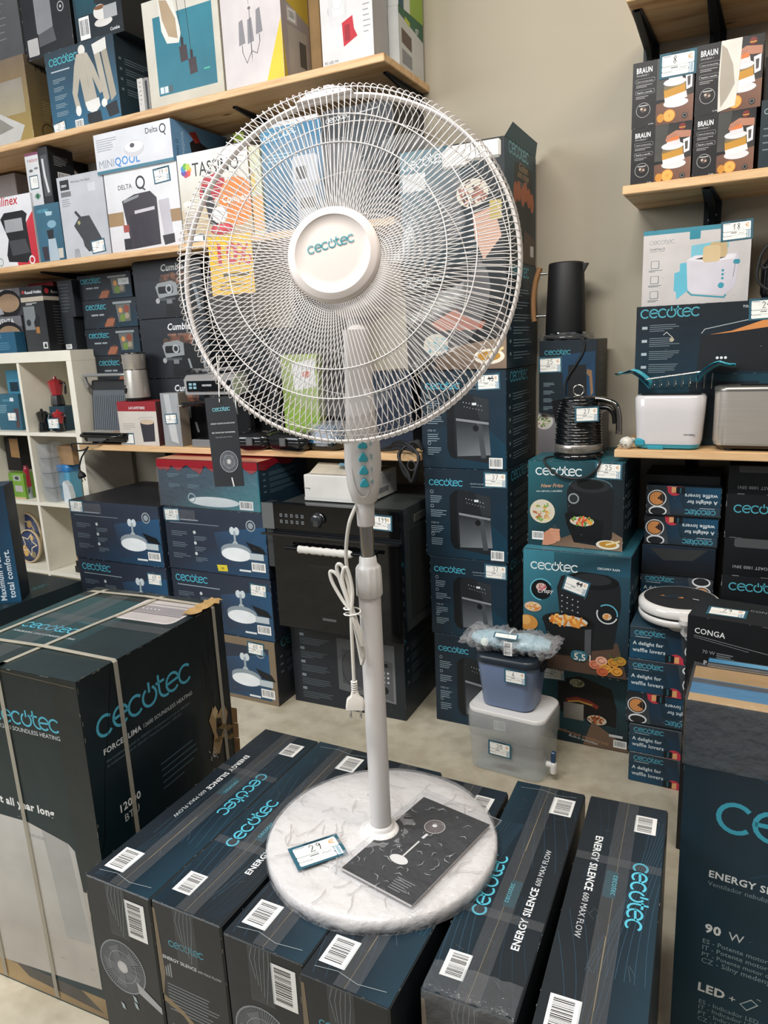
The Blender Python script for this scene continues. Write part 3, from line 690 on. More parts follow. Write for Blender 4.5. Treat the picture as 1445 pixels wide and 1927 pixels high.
# ---------------------------------------------------------------- strapped air conditioner carton
AZ = .86
n0 = onZ((142, 1284), AZ); r0 = onZ((445, 1140), AZ); ACW, ACD = .43, .49
STRP = [None]
def ac_right(a):
    a.rect(.0, .0, 1, 1, ['#1a2427', '#12191b', '#10272e', '#13303b']); a.rect(.78, 0, 1, 1, '#13191b')
    a.V = a.V*.845; a.h *= .845; a.asp = a.w/a.h
    a.logo(.075, .205, .62, '#4aaec8', 0, .15)
    a.text(.09, .262, 'FORCECLIMA', 0, '#dfe1e1', .03, 0, 'l', 0, .235); a.text(.335, .262, '12600 SOUNDLESS HEATING', 0, '#ced2d2', .0, 0, 'l', 0, .36)
    a.text(.10, .29, 'Aire acondicionado portatil de 12000 BTU / Condizionatore portatile da 12000 BTU /', 0, '#6f8287', 0, 0, 'l', 0, .58); a.text(.10, .306, 'Ar condicionado portatil de 12000 BTU / Przenosna klimatyzator 12000 BTU', 0, '#6f8287', 0, 0, 'l', 0, .5)
    a.lines(.42, .42, .30, 5, .022, .005, '#4d666d', 2); a.text(.13, .475, '12000', .026, '#e6e8e8', .03); a.text(.155, .515, 'BTU', .026, '#c8cccc'); a.lines(.40, .62, .16, 3, .02, .005, '#4d666d', 2)
    a.ring(.31, .615, .012, .003, '#9fb0b4'); a.rr(.295, .615, .325, .648, .004, '#8ca0a6'); a.rr(.30, .62, .32, .643, .003, '#15303a')
    a.ring(.80, .60, .012, .003, '#9fb0b4'); a.rr(.785, .60, .815, .633, .004, '#8ca0a6')
    a.line([(.19, .02), (.13, .20), (.08, .32), (.03, .52), (.0, .55)], .003, '#050607')
    R = random.Random(5)
    for i in range(26): x = .79+R.random()*.18; y = R.random()*.85; a.line([(x, y), (x+R.uniform(-.015, .02), y+R.uniform(.03, .1)), (x+R.uniform(-.02, .02), y+R.uniform(.1, .16))], .0025, R.choice(['#3c4447', '#060708', '#2c3336']))
    a.poly([(.80, .40), (.84, .36), (.88, .40), (.93, .37), (.96, .42), (.93, .47), (.95, .52), (.90, .50), (.86, .55), (.80, .53), (.83, .47)], '#a98a5c')
    a.poly([(.86, .41), (.90, .42), (.91, .47), (.87, .51), (.85, .46)], '#1c120a'); a.poly([(.83, .38), (.86, .36), (.88, .39), (.85, .41)], '#c9b083')
    for i in range(14): x = .77+R.random()*.06; y = .50+R.random()*.05; a.line([(x, y), (x+.012, y+.012)], .003, '#cfd2d0')
    a.wear(30, '#8a8a82', 9, .02)
def ac_front(a):
    a.rect(0, 0, 1, 1, ['#182224', '#1b2628', '#18363e', '#14414c']); a.rect(.83, .0, 1, .98, ['#1c2324', '#212829', '#243034', '#203439'])
    a.rect(.0, .93, .9, .995, ['#a98c5e', '#9a8059', '#8c7450', '#b8996b']); a.poly([(.2, .925), (.7, .93), (.85, .98), (.3, .96)], '#55504a'); a.poly([(.02, .6), (.86, .6), (.86, .90), (.02, .935)], '#bab4ab')
    a.V = a.V*.845; a.h *= .845; a.asp = a.w/a.h
    a.logo(.38, .175, .46, '#4aaec8', 0, .15); a.text(.42, .20, '12600 SOUNDLESS HEATING', 0, '#cfd4d4', 0, 0, 'l', 0, .42)
    a.text(.29, .47, 'ct all year long', .027, '#f0f1f0', .05, 0, 'l', 0)
    a.poly([(.02, .52), (.5, .515), (.78, .55), (.82, .57), (.86, .90), (.02, .94)], ['#c9c6c1', '#cac7c3', '#c3c1bd', '#b9b8b4', '#b4b0a9', '#bcb7af']); a.poly([(.60, .53), (.78, .55), (.83, .9), (.66, .91)], '#aaa9a6'); a.text(.5, .565, 'cecotec', 0, '#8b9092', 0, 0, 'l', 0, .12)
    a.line([(.3, .005), (.6, .012), (.99, .02)], .004, '#6d5f4a'); a.wear(20, '#a8a59c', 3, .03)
def ac_top(a):
    a.rect(0, 0, 1, 1, ['#1e2d2f', '#18262a', '#1d3036', '#22393e']); a.rect(.0, .14, .62, .80, ['#254b4f', '#24484d', '#1f3b41', '#26474d'])
    a.rect(.3, 0, .32, 1, '#22393c'); a.rr(.52, .06, .95, .36, .05, '#c6bebb'); a.rr(.535, .075, .935, .345, .045, '#b1aaa8'); a.rect(.55, .16, .93, .25, '#8c8789'); a.rect(.545, .255, .935, .262, '#4a4749')
    a.rect(.56, .13, .92, .137, '#6c686a')
    for i in range(5): a.disc(.6+.03*i, .2, .006, '#e1e1e1')
    a.logo(.10, .60, .40, '#4aaec8', 0, .15); a.text(.12, .66, 'FORCECLIMA 12600 SOUNDLESS HEATING', 0, '#cfd4d4', 0, 0, 'l', 0, .46); a.text(.40, .48, 'cecotec', 0, '#3d7f8a', 0, 0, 'l', 0, .15)
    a.rect(.0, .40, 1, .47, '#ffffff', 'tape_film'); a.rect(.24, 0, .38, 1, '#ffffff', 'tape_film'); a.wear(34, '#8b7b5f', 5, .02)
    a.poly([(.955, .0), (1, 0), (1, .10), (.96, .12), (.985, .05)], '#b6935d')
AC = carton('air_conditioner_carton', 'big dark green carton tied with cream plastic straps, at the left in front', 'box', None, None, None, ACD, rot=3, col='#1b2528', F=ac_front, R=ac_right, T=ac_top, bev=.004, edge='#57503f', key='AC', w=ACW, h=AZ, loc=(n0.x-ACW*math.cos(math.radians(3)), n0.y-ACW*math.sin(math.radians(3)), 0), mat='glossy_card')
ao = AC[0]
def ac_local(px): return ao.matrix_basis.inverted() @ onZ(px, AZ)
def strap(path, wid, axis):
    m = MB(); off = .0016; A = []; B_ = []
    for p in path:
        p = V3(p); d = V3((1, 0, 0)) if axis == 'x' else V3((0, 1, 0)); A.append(p-d*wid/2); B_.append(p+d*wid/2)
    m.grid([A, B_], hx('#d8d1c0'), 'plastic', smooth=False); nrm = []
    m.grid([[p*1 for p in A], [p*1 for p in B_]], hx('#d8d1c0'), 'plastic', smooth=False)
    tag(m.build('strap', ao), 'cream plastic strap')
g = .003
for px in ((27, 1240), (-40, 1220)):
    x, X = (ac_local((27, 1240)).x, ac_local((335, 1110)).x) if px[0] > 0 else (.03, max(.02, ac_local((228, 1099)).x))
    x = max(.03, x); strap([(x+.015, -g, .01), (x, -g, AZ-.02), (x, -g, AZ-.002), (x, .002, AZ+g), (x, .02, AZ+g), ((x+X)/2, ACD*.5, AZ+g+.002), (X, ACD-.02, AZ+g), (X, ACD+g, AZ-.003), (X, ACD+g, .02)], .0125, 'x')
for px in ((209, 1243), (411, 1144)):
    y = ac_local(px).y
    strap([(ACW+g, y, .01), (ACW+g, y, AZ-.002), (ACW-.002, y, AZ+g), (ACW*.5, y, AZ+g+.0045), (.02, y, AZ+g), (-g, y, AZ-.003), (-g, y, .02)], .0125, 'y')
# torn flap of brown board at the far top corner and along the right edge
m = MB(); R = random.Random(8)
for i in range(0):
    y = ACD-.10+R.random()*.09; x = ACW-.03+R.random()*.02; p = [(x, y, AZ+.003), (x+.035, y+.01, AZ+R.uniform(.004, .012)), (x+.04, y+.03, AZ+R.uniform(-.006, .008)), (x+.005, y+.03, AZ+.006)]; m.poly(p, hx('#a98752'), 'raw_card')
for i in range(8):
    z = AZ-.30-i*.045; m.poly([(ACW+.001, ACD-.002, z), (ACW+.012, ACD+.008, z-.006), (ACW+.01, ACD+.008, z-.05), (ACW+.001, ACD-.002, z-.045)], hx('#7d5c36'), 'raw_card')
tag(m.build('torn_cardboard', ao), 'torn brown cardboard edge'); m = MB()
for (u, v) in ((.50, .60), (.505, .66), (.47, .62), (.485, .57)):
    y = ACD*(.35+u); y = ACD*.88+(u-.49)*1.5; z = AZ*(1-.40)-(v-.6)*.5; m.poly([(ACW+.001, y, z), (ACW+.014, y+.012, z+.012), (ACW+.012, y+.03, z-.004), (ACW+.001, y+.02, z-.014)], hx('#c2a470'), 'raw_card')
m.build('torn_hole_flaps', ao)
m = MB(); I = m.grid([[(ACW-.035+.04*j/4+.004*math.sin(i*2.1+j), ACD-.115+.012*i, AZ+.0035+.006*abs(math.sin(i*1.7+j*1.3))) for j in range(5)] for i in range(11)], hx('#a98752'), 'raw_card', smooth=False); tag(m.build('torn_corner', ao), 'crushed brown board at the far top corner')
# ================================================================ artwork of the cartons
W_, CY_ = '#e9ebec', '#4bb5cf'
def fill(*c): return lambda a: a.rect(.004, .004, .996, .996, list(c) if len(c) > 1 else c[0])
def side_info(col='#17313f', lg=None, n=5, tc='#7f929c', s=1):
    def f(a):
        a.rect(.01, .005, .99, .995, col if isinstance(col, list) else [col]*4)
        if lg: a.logo(.12, .13, .6, lg)
        for i in range(n): a.lines(.2, .25+i*.12, .65, 3, .028, .009, tc, s+i); a.rect(.08, .25+i*.12, .13, .28+i*.12, tc)
        a.wear(10, '#8d9aa0', s, .03)
    return f
def darkbox(lg='#4bb5cf', c='#20272e', txt=None, s=1):
    def f(a):
        a.rect(.01, .01, .99, .99, c); a.wear(16, '#7d8a90', s, .03)
        if lg: a.logo(.3, .55, .4, lg)
        if txt: a.text(.3, .65, txt, .05, W_)
    return f
def ceil_fan(full=True, num=1, tan=False):
    def f(a):
        c = ['#333b4a', '#353f52', '#285376', '#323a4a']
        if tan: a.rect(0, 0, 1, 1, '#85745e')
        e = .06 if tan else .004
        a.rect(e, e*2, 1-e, 1-e, c); a.poly([(.5, .35), (1-e, .2), (1-e, .8), (.55, .9)], ['#374f6c', '#2a5a82', '#2d5577', '#353f53'])
        v = 0
        if full: a.logo(.05, .20, .33, CY_); a.rect(.06, .26, .5, .275, '#8fa0ab'); v = .0
        else: a.rect(.05, .18, .35, .195, '#97a3ac'); a.rect(.05, .24, .55, .25, '#7f8d98')
        for i in range(3):
            a.lines(.06, .38+.18*i, .18, 3, .03, .013, '#66737f', i); a.disc(.30, .38+.17*i, .014, '#c9d0d4'); a.lines(.29, .44+.17*i, .13, 3, .026, .011, '#6b7a86', i+4)
        for s in (-1, 1): a.disc(.70+s*.022, .30, .025, '#c9d3d8', .032)
        a.rect(.69, .30, .71, .48, '#9aa7ae'); a.poly([(.685, .46), (.715, .46), (.76, .58), (.64, .58)], '#aab5ba')
        a.poly([(.80, .45), (.95, .52), (.99, .62), (.86, .6)], '#151a20'); a.disc(.70, .60, .145, '#8b98a1', .055); a.rect(.556, .60, .845, .66, '#8b98a1'); a.disc(.70, .665, .143, '#e8edf0', .055)
        a.disc(.86, .2, .045, '#93a0a8'); a.disc(.86, .2, .035, '#2a3440'); a.disc(.86, .2, .025, '#8d9aa3')
        a.bars(.84, .76, .97, .90); a.rect(.83, .62, .96, .72, '#b9c3c9'); a.rect(.72, .89, .83, .92, '#dfe3e5'); a.wear(20, '#7c8a97', num, .02)
    return f
def fryer(s=1, box=True):
    def f(a):
        a.rect(.005, .005, .995, .995, ['#20303d', '#1c3344', '#153a4e', '#1b2d3b'])
        a.poly([(.1, .6), (.7, .5), (.99, .75), (.99, .99), (.1, .99)], ['#1d3342', '#19394c', '#12435a', '#12435a', '#1c2f3d'])
        a.logo(.06, .185, .41, CY_); a.text(.56, .16, 'CECOFRY FULL INOXBLACK', 0, '#aebcc4', .01, 0, 'l', 0, .24); a.rect(.57, .185, .82, .19, '#7f909a')
        for i, t in enumerate((.26, .42, .60, .74)):
            a.ring(.09, t, .018, .005, '#93a3ac') if i != 2 else a.text(.065, t+.02, '1700 W', .022, '#93a3ac')
            a.lines(.07, t+.045, .17 if i != 1 else .2, 4, .022, .008, '#8496a1', i+s)
        a.poly([(.31, .30), (.37, .24), (.42, .23), (.42, .90), (.35, .88), (.31, .80)], '#14181c')
        a.poly([(.42, .23), (.50, .225), (.80, .29), (.81, .86), (.78, .93), (.43, .89), (.40, .80), (.40, .30)], '#23282d')
        a.poly([(.62, .26), (.80, .29), (.81, .50), (.70, .50)], '#33393f'); a.poly([(.42, .48), (.80, .52), (.80, .545), (.42, .505)], '#8a8f94')
        a.poly([(.42, .51), (.80, .55), (.82, .85), (.43, .87)], ['#2f3439', '#3a4046', '#7b8187', '#6a7076']); a.poly([(.66, .53), (.72, .54), (.77, .88), (.71, .885)], '#4b5157'); a.disc(.65, .58, .035, '#15181b')
        for k in range(7): a.disc(.51+.034*k, .32+.006*k, .005, '#cfd5d9'); a.disc(.52+.034*k, .365+.006*k, .005, '#9ea5aa')
        a.rect(.61, .325, .66, .35, '#dfe5e9'); a.bars(.80, .875, .955, .985); a.wear(26, '#7a8b96', s, .02)
    return f
def plate(a, u, v, r, food, rim='#e6e1d4', seed=1, ry=None):
    R = random.Random(seed); ry = ry or r*.8; a.disc(u, v, r, rim, ry); a.disc(u, v, r*.84, '#cfc9b8', ry*.84)
    for i in range(34):
        t = R.random()*6.28; q = math.sqrt(R.random())*r*.72; x = u+q*math.cos(t); y = v+q*math.sin(t)*a.asp*ry/r; l = r*.3; b = R.random()*3.14
        a.line([(x-l*math.cos(b)*.5, y-l*math.sin(b)*.5), (x, y+l*.1), (x+l*math.cos(b)*.5, y+l*math.sin(b)*.5)], r*R.uniform(.07, .16), R.choice(food)); a.k -= .00002
    a.up()
def frito(a):
    a.rect(.005, .005, .995, .995, ['#2a6b76', '#23333c', '#2b2f33', '#1f4650']); a.poly([(.5, .03), (.99, .03), (.99, .9), (.5, .8)], ['#245560', '#1f2c33', '#26292c', '#22373e'])
    a.poly([(.18, .99), (.55, .80), (.80, .72), (.995, .84), (.995, .995)], ['#7d6350', '#6b5444', '#6e5645', '#8a705b', '#947a63'])
    a.logo(.09, .16, .48, '#e6edee'); a.text(.14, .31, 'New Frito', 0, '#d79a74', .015, 3, 'l', .3, .24); a.text(.09, .365, 'mas sabroso y saludable', 0, '#dfe5e6', 0, 3, 'l', .3, .28)
    a.poly([(.42, .33), (.46, .24), (.62, .20), (.82, .22), (.90, .32), (.89, .85), (.82, .96), (.50, .93), (.43, .7)], '#202326'); a.disc(.66, .27, .2, '#2d3134', .07); a.disc(.66, .255, .14, '#17191b', .05)
    a.ring(.66, .27, .215, .012, '#55707a', 180, 360, .08)
    a.poly([(.40, .60), (.46, .57), (.80, .66), (.80, .72), (.78, .90), (.50, .93), (.42, .72)], '#17191b'); plate(a, .58, .68, .15, ['#d24b2c', '#7fae3a', '#e0a03a', '#4e8a3a', '#e36b34'], '#15171a', 3, .06)
    a.ring(.49, .42, .05, .016, '#8d9598'); a.disc(.49, .42, .035, '#33383b'); plate(a, .16, .59, .135, ['#b8693c', '#d9b667', '#7fa343', '#dccfa0', '#c98f4e'], '#d9cdb5', 5, .13)
    a.poly([(.16, .99), (.18, .84), (.26, .78), (.34, .80), (.36, .90), (.30, .96), (.22, .99)], '#c98a6b'); a.poly([(.27, .75), (.31, .73), (.33, .79), (.29, .82)], '#3a4a4e')
    for i in range(4): a.line([(.24+.015*i, .80+.035*i), (.35, .80+.04*i)], .026, '#cf9475')
    a.disc(.85, .93, .12, '#e5dfd0', .05); a.disc(.85, .925, .09, '#c08a2c', .035); a.line([(.83, .93), (.97, .88)], .02, '#e5cf98'); a.bars(.05, .83, .175, .93); a.wear(26, '#9aa7aa', 3, .02)
def rain(a):
    a.rect(.005, .005, .995, .995, ['#3d8a9c', '#31586b', '#1b2226', '#1d3b46']); a.rect(.3, .01, .99, .16, ['#2f6472', '#1f3c48', '#2b5f75', '#26505f']); a.poly([(0.005, .99), (.2, .78), (.9, .70), (.995, .99)], '#5f4a3d')
    a.logo(.08, .16, .44, '#dfe8ea'); a.text(.70, .12, 'CECOFRY RAIN', 0, '#d7dee1', .015, 0, 'l', 0, .2)
    a.disc(.18, .33, .10, '#16191b'); a.ring(.18, .33, .105, .012, '#5fb7cc', 90, 330); plate(a, .18, .31, .06, ['#c2485a', '#a63a4a', '#d4707c'], '#16191b', 4); a.text(.14, .36, 'Crispy', .035, '#e6e6e6', .0, 5, 'l', .3)
    a.poly([(.33, .30), (.37, .20), (.55, .15), (.80, .16), (.91, .24), (.92, .40), (.86, .75), (.62, .80), (.36, .50)], '#24272a'); a.disc(.66, .22, .24, '#1a1c1e', .08); a.disc(.66, .205, .17, '#303438', .055)
    for i in range(4):
        for j in range(4): a.disc(.38+.05*i, .36+.045*j+.012*i, .007, '#a5acb0')
    a.disc(.44, .57, .25, '#191b1d', .085); a.poly([(.2, .58), (.68, .60), (.66, .85), (.3, .86)], '#1e2022'); plate(a, .44, .565, .22, ['#e0953a', '#d98326', '#efb45a', '#c96f1f'], '#121314', 7, .065)
    plate(a, .10, .48, .085, ['#e0953a', '#efb45a', '#cf7a2a'], '#c9a58a', 8, .05); a.disc(.05, .62, .10, '#c98a3a', .08); a.disc(.03, .60, .05, '#dba558', .05)
    a.poly([(.6, .62), (.66, .61), (.66, .84), (.6, .84)], '#54585c'); a.disc(.80, .47, .09, '#202326'); a.ring(.80, .47, .092, .012, '#cfd5d7', 20, 200); a.ring(.80, .47, .092, .012, '#59aec4', 230, 370); plate(a, .80, .49, .05, ['#d8862e', '#e8a550'], '#202326', 2)
    a.rr(.47, .80, .63, .89, .05, '#2f7488'); a.text(.5, .88, '5,5 l', .055, '#f0e2d4', .02); a.text(.51, .822, 'Capacity', .012, W_)
    for i, (x, y, c) in enumerate(((.70, .90, '#d67e5f'), (.76, .86, '#e0a58a'), (.80, .92, '#d99a35'), (.87, .86, '#c98a2c'), (.93, .84, '#b7882c'), (.90, .93, '#d9962f'), (.77, .95, '#c8643a'))): a.disc(x, y, .055, c, .045); a.ring(x, y, .03, .006, '#8a4a2c', 0, 300, .025)
    a.line([(.83, .80), (.88, .84), (.93, .79)], .008, '#4c7a3a'); a.wear(26, '#9aa7aa', 6, .02)
def rainpack(a):
    a.rect(.005, .005, .995, .995, ['#2c6672', '#2a5c68', '#202427', '#1c3a43']); a.logo(-.0+.02, .11, .48, '#cfdadd'); a.text(.6, .11, 'CECOFRY RAIN PACK', 0, '#a8b7bb', .01, 0, 'l', 0, .32)
    a.poly([(.2, .24), (.45, .16), (.8, .26), (.87, .5), (.87, .72), (.2, .62)], '#17191b'); plate(a, .42, .25, .10, ['#7f8f4a', '#c9c39a', '#5d6d3a'], '#1b1d1f', 4, .06)
    a.line([(.3, .48), (.42, .44), (.56, .46), (.66, .51)], .05, '#8a2f24'); a.line([(.32, .49), (.44, .465), (.6, .49)], .02, '#c9983a'); a.rect(.27, .50, .50, .70, ['#77736e', '#a9a49c', '#8d8780', '#66625d']); plate(a, .65, .66, .13, ['#b8622c', '#c97a3a', '#8a4522'], '#121314', 6, .07)
    a.line([(.87, .5), (.87, .80)], .01, '#30444a'); a.poly([(.5, .99), (.6, .68), (.995, .92), (.995, .99)], '#77604e'); a.text(.15, .86, 'Autolimpieza incorporada', 0, '#b0825f', 0, -8, 'l', .3, .64); a.text(.33, .92, 'Built-in autoclean', 0, '#c9ccce', 0, -8, 'l', .3, .34); a.bars(.84, .86, .985, .95); a.rect(.79, .80, .94, .83, '#c9ccce'); a.wear(24, '#9aa7aa', 8, .02)
def waffle(up=False, s=1):
    def f(a):
        if up: a.flip()
        a.rect(.01, .02, .99, .98, ['#39454e', '#262c33', '#262f38', '#1c5072']); a.poly([(.01, .35), (.5, .3), (.6, .98), (.01, .98)], ['#24404f', '#22343f', '#1f3d52', '#1a5577'])
        a.logo(.07, .25, .40, '#4ba8bd'); a.rect(.08, .30, .28, .32, '#9fb0b8'); a.text(.05, .56, 'A delight for', 0, '#cfd8dc', .03, 0, 'l', 0, .40); a.text(.05, .77, 'waffle lovers', 0, '#c9d2d6', .03, 0, 'l', 0, .43)
        a.disc(.62, .98, .11, '#c5364a', .13); a.poly([(.60, .98), (.60, .80), (.66, .78), (.66, .98)], '#dba06a'); a.rr(.48, .76, .60, .99, .02, '#191d21'); a.text(.55, .96, 'ceco', .07, '#3f97ab', 0, 90)
        a.poly([(.66, .03), (.99, .03), (.99, .97), (.72, .97)], ['#4a5258', '#3a4046', '#23272b', '#2a3036']); a.disc(.84, .16, .125, '#dfe3e5', .075); a.disc(.84, .15, .105, '#2a2d31', .055); a.disc(.855, .58, .13, '#cfd4d7', .125); a.disc(.855, .58, .115, '#24272a', .11)
        a.poly(arc(.855, .58, .10, -150, 130, 16, .097*a.asp)+[(.85, .58)], '#cd8a4e'); R = random.Random(3)
        for i in range(5): a.line([(.77+.035*i, .34), (.79+.035*i, .82)], .004, '#a9662f'); a.k -= .00003
        a.wear(26, '#9fabb1', s, .03)
        if up: a.rect(.0, .0, 1, .05, '#121518')
    return f
def espresso_art(s=1):
    def f(a):
        a.rect(.005, .005, .995, .995, ['#2a2f37', '#2a3038', '#23282e', '#272c34']); R = random.Random(s)
        for i in range(60):
            t = R.random()*6.28; q = R.random(); x = .60+.22*q*math.cos(t); y = .40+.13*q*math.sin(t); r = R.uniform(.015, .05)
            a.disc(x, y, r, ['#4f3c34', '#7a5040', '#945f45', '#5a463c'][int(3.9*R.random())], r, None, 9); a.k -= .00002
        a.up(); a.text(.42, .20, 'Cumbia', 0, W_, .03, 0, 'l', .2, .34); a.text(.42, .30, 'POWER ESPRESSO 20', 0, '#b98a78', .0, 0, 'l', 0, .36)
        a.poly([(.32, .46), (.36, .40), (.56, .37), (.64, .42), (.64, .62), (.36, .66)], '#8f9497'); a.rr(.36, .46, .58, .58, .02, '#1a1d20'); a.disc(.52, .51, .05, '#a9adb0'); a.disc(.52, .51, .03, '#24282c')
        a.poly([(.64, .42), (.86, .46), (.90, .97), (.45, .97), (.45, .64), (.64, .62)], '#191c20'); a.rect(.34, .66, .60, .70, '#55595d'); a.disc(.34, .70, .03, '#a7aaac'); a.rect(.47, .69, .55, .76, '#777b7e')
        a.poly([(.86, .46), (.91, .47), (.96, .90), (.92, .91)], '#767d84'); a.poly([(.68, .68), (.71, .68), (.74, .84), (.71, .84)], '#8d9296'); a.wear(14, '#77818a', s, .02)
    return f
def vacseal(s=1, lab=False):
    def f(a):
        a.rect(.005, .01, .995, .99, ['#252b33', '#252d36', '#1f4054', '#252b33']); a.logo(.07, .33, .38, '#3fa9bb'); a.rect(.16, .50, .29, .56, '#8f989d'); a.rect(.31, .50, .40, .56, '#8f989d')
        a.rect(.58, .12, .92, .20, '#8c9397'); a.poly([(.63, .22), (.89, .22), (.88, .80), (.66, .82)], '#6a6b66'); a.disc(.71, .42, .035, '#c98d4e'); a.disc(.82, .38, .05, '#8e4a3a'); a.disc(.74, .68, .05, '#6f8a3e'); a.disc(.82, .62, .04, '#9a8f7a')
        a.poly([(.38, .85), (.5, .62), (.56, .6), (.60, .78), (.58, .97), (.38, .97)], '#5a3e34')
        for i in range(5): a.line([(.40+.03*i, .95), (.47+.03*i, .68)], .018, '#b06a4c'); a.k -= .00002
        if lab: a.rect(.77, .25, .96, .50, '#c9ced0'); a.text(.84, .42, '29,95', .08, '#6d6d6d')
        a.wear(14, '#7b868d', s, .02)
    return f
def robot(a):
    a.rect(.0, .0, 1, 1, ['#31434f', '#2a3a46', '#2a7093', '#23688a']); a.logo(.06, .17, .42, '#46b2bd'); a.rect(.07, .24, .35, .255, '#b7c3c9')
    for i in range(5): a.lines(.08, .34+.1*i, .2, 3, .02, .008, '#8698a2', i)
    sk, sh = '#b5ad9d', '#a59c8c'
    a.disc(.55, .09, .05, '#dedbd3', .05); a.poly([(.47, .12), (.62, .13), (.70, .30), (.80, .62), (.74, .64), (.66, .42), (.70, .72), (.52, .75), (.48, .40), (.42, .60), (.45, .76), (.38, .77), (.35, .55), (.42, .25)], sk)
    a.line([(.56, .14), (.60, .55)], .004, sh); a.disc(.41, .78, .04, '#e9e7e2', .05); a.poly([(.52, .70), (.72, .68), (.73, .78), (.64, .86), (.54, .80)], '#e3e1dc'); a.poly([(.53, .84), (.72, .83), (.74, .98), (.60, .995), (.53, .95)], '#1b2025')
    a.poly([(.70, .06), (.90, .02), (.90, .16), (.72, .18)], '#dfddd6'); a.poly([(.72, .18), (.80, .17), (.87, .72), (.80, .78)], sk); a.poly([(.82, .17), (.90, .15), (.97, .70), (.89, .76)], sh); a.disc(.79, .76, .04, '#e6e4de'); a.poly([(.80, .80), (.96, .76), (.98, .92), (.84, .94)], '#1e2328')
    a.bars(.34, .88, .46, .985); a.wear(20, '#8ba2ac', 3, .02)
def lampbox(a):
    a.rect(.0, .0, 1, 1, ['#d8d3c6', '#d6d1c4', '#c2bcab', '#c9c3b3']); a.rect(.13, .16, .92, .88, ['#2f7f95', '#348799', '#2a7488', '#2c7d92'])
    a.poly([(.22, .0), (.42, .02), (.50, .35), (.46, .44), (.30, .42), (.24, .30)], '#e2dfd6'); a.poly([(.24, .02), (.34, .04), (.44, .22), (.45, .40), (.33, .36), (.26, .2)], '#b29a7c')
    for x, y0 in ((.50, .42), (.61, .55)):
        a.line([(x-.03, .0), (x, y0)], .006, '#3b3134'); a.rect(x-.015, y0-.02, x+.02, y0+.06, '#3a2f33'); a.poly([(x-.045, y0+.06), (x+.055, y0+.05), (x+.065, y0+.19), (x-.035, y0+.2)], '#4b3e42')
    for k in range(3): a.rect(.15+.06*k, .80, .20+.06*k, .86, '#d6dde0' if k < 2 else '#55656b')
    a.rect(.76, .72, .84, .735, '#4fb59a'); a.wear(20, '#a39a85', 5, .02)
def chand(a):
    a.rect(0, 0, 1, 1, ['#d6cfce', '#d9d1d0', '#d5cdcd', '#d3cccc']); a.poly([(.70, .99), (.995, .66), (.995, .99)], '#e0c62e')
    a.line([(.42, 0), (.48, .55)], .006, '#6d6a6d'); a.disc(.485, .57, .025, '#76727a', .02)
    for x, y in ((.33, .66), (.48, .66), (.63, .62)):
        a.poly([(x-.035, y-.03), (x+.03, y-.04), (x+.055, y+.09), (x-.055, y+.10)], '#8d8a8f'); a.line([(x, y+.10), (x, y+.14)], .012, '#66636a'); a.line([(x, y+.14), (x*.6+.485*.4, y+.2), (.485, .80), (.485, .58)], .01, '#76737a')
    a.rect(.2, .0, .42, .03, '#2b5566'); a.wear(8, '#a8a2a2', 3, .02)
def rsled(a):
    a.rect(0, 0, 1, 1, ['#dcdad9', '#e2e0df', '#dbd8d8', '#d6d4d4']); a.ring(.32, .57, .17, .014, '#b0b0b2', 0, 360, .14); a.rr(.16, .30, .52, .70, .05, '#d3d2d3'); a.rr(.24, .42, .46, .62, .02, '#dddcdc'); a.ring(.34, .52, .1, .006, '#bdbdbf')
    a.poly([(.41, .68), (.62, .64), (.64, .74), (.70, .80), (.43, .86)], '#c92735'); a.bars(.46, .70, .56, .82); a.rect(.46, .70, .56, .82, '#a51c2a'); a.lines(.82, .58, .14, 6, .04, .008, '#9d9d9f'); a.text(.04, .965, 'RS LED M1', 0, '#55575a', .0, 0, 'l', 0, .27); a.wear(8, '#b5b1b0', 3, .02)
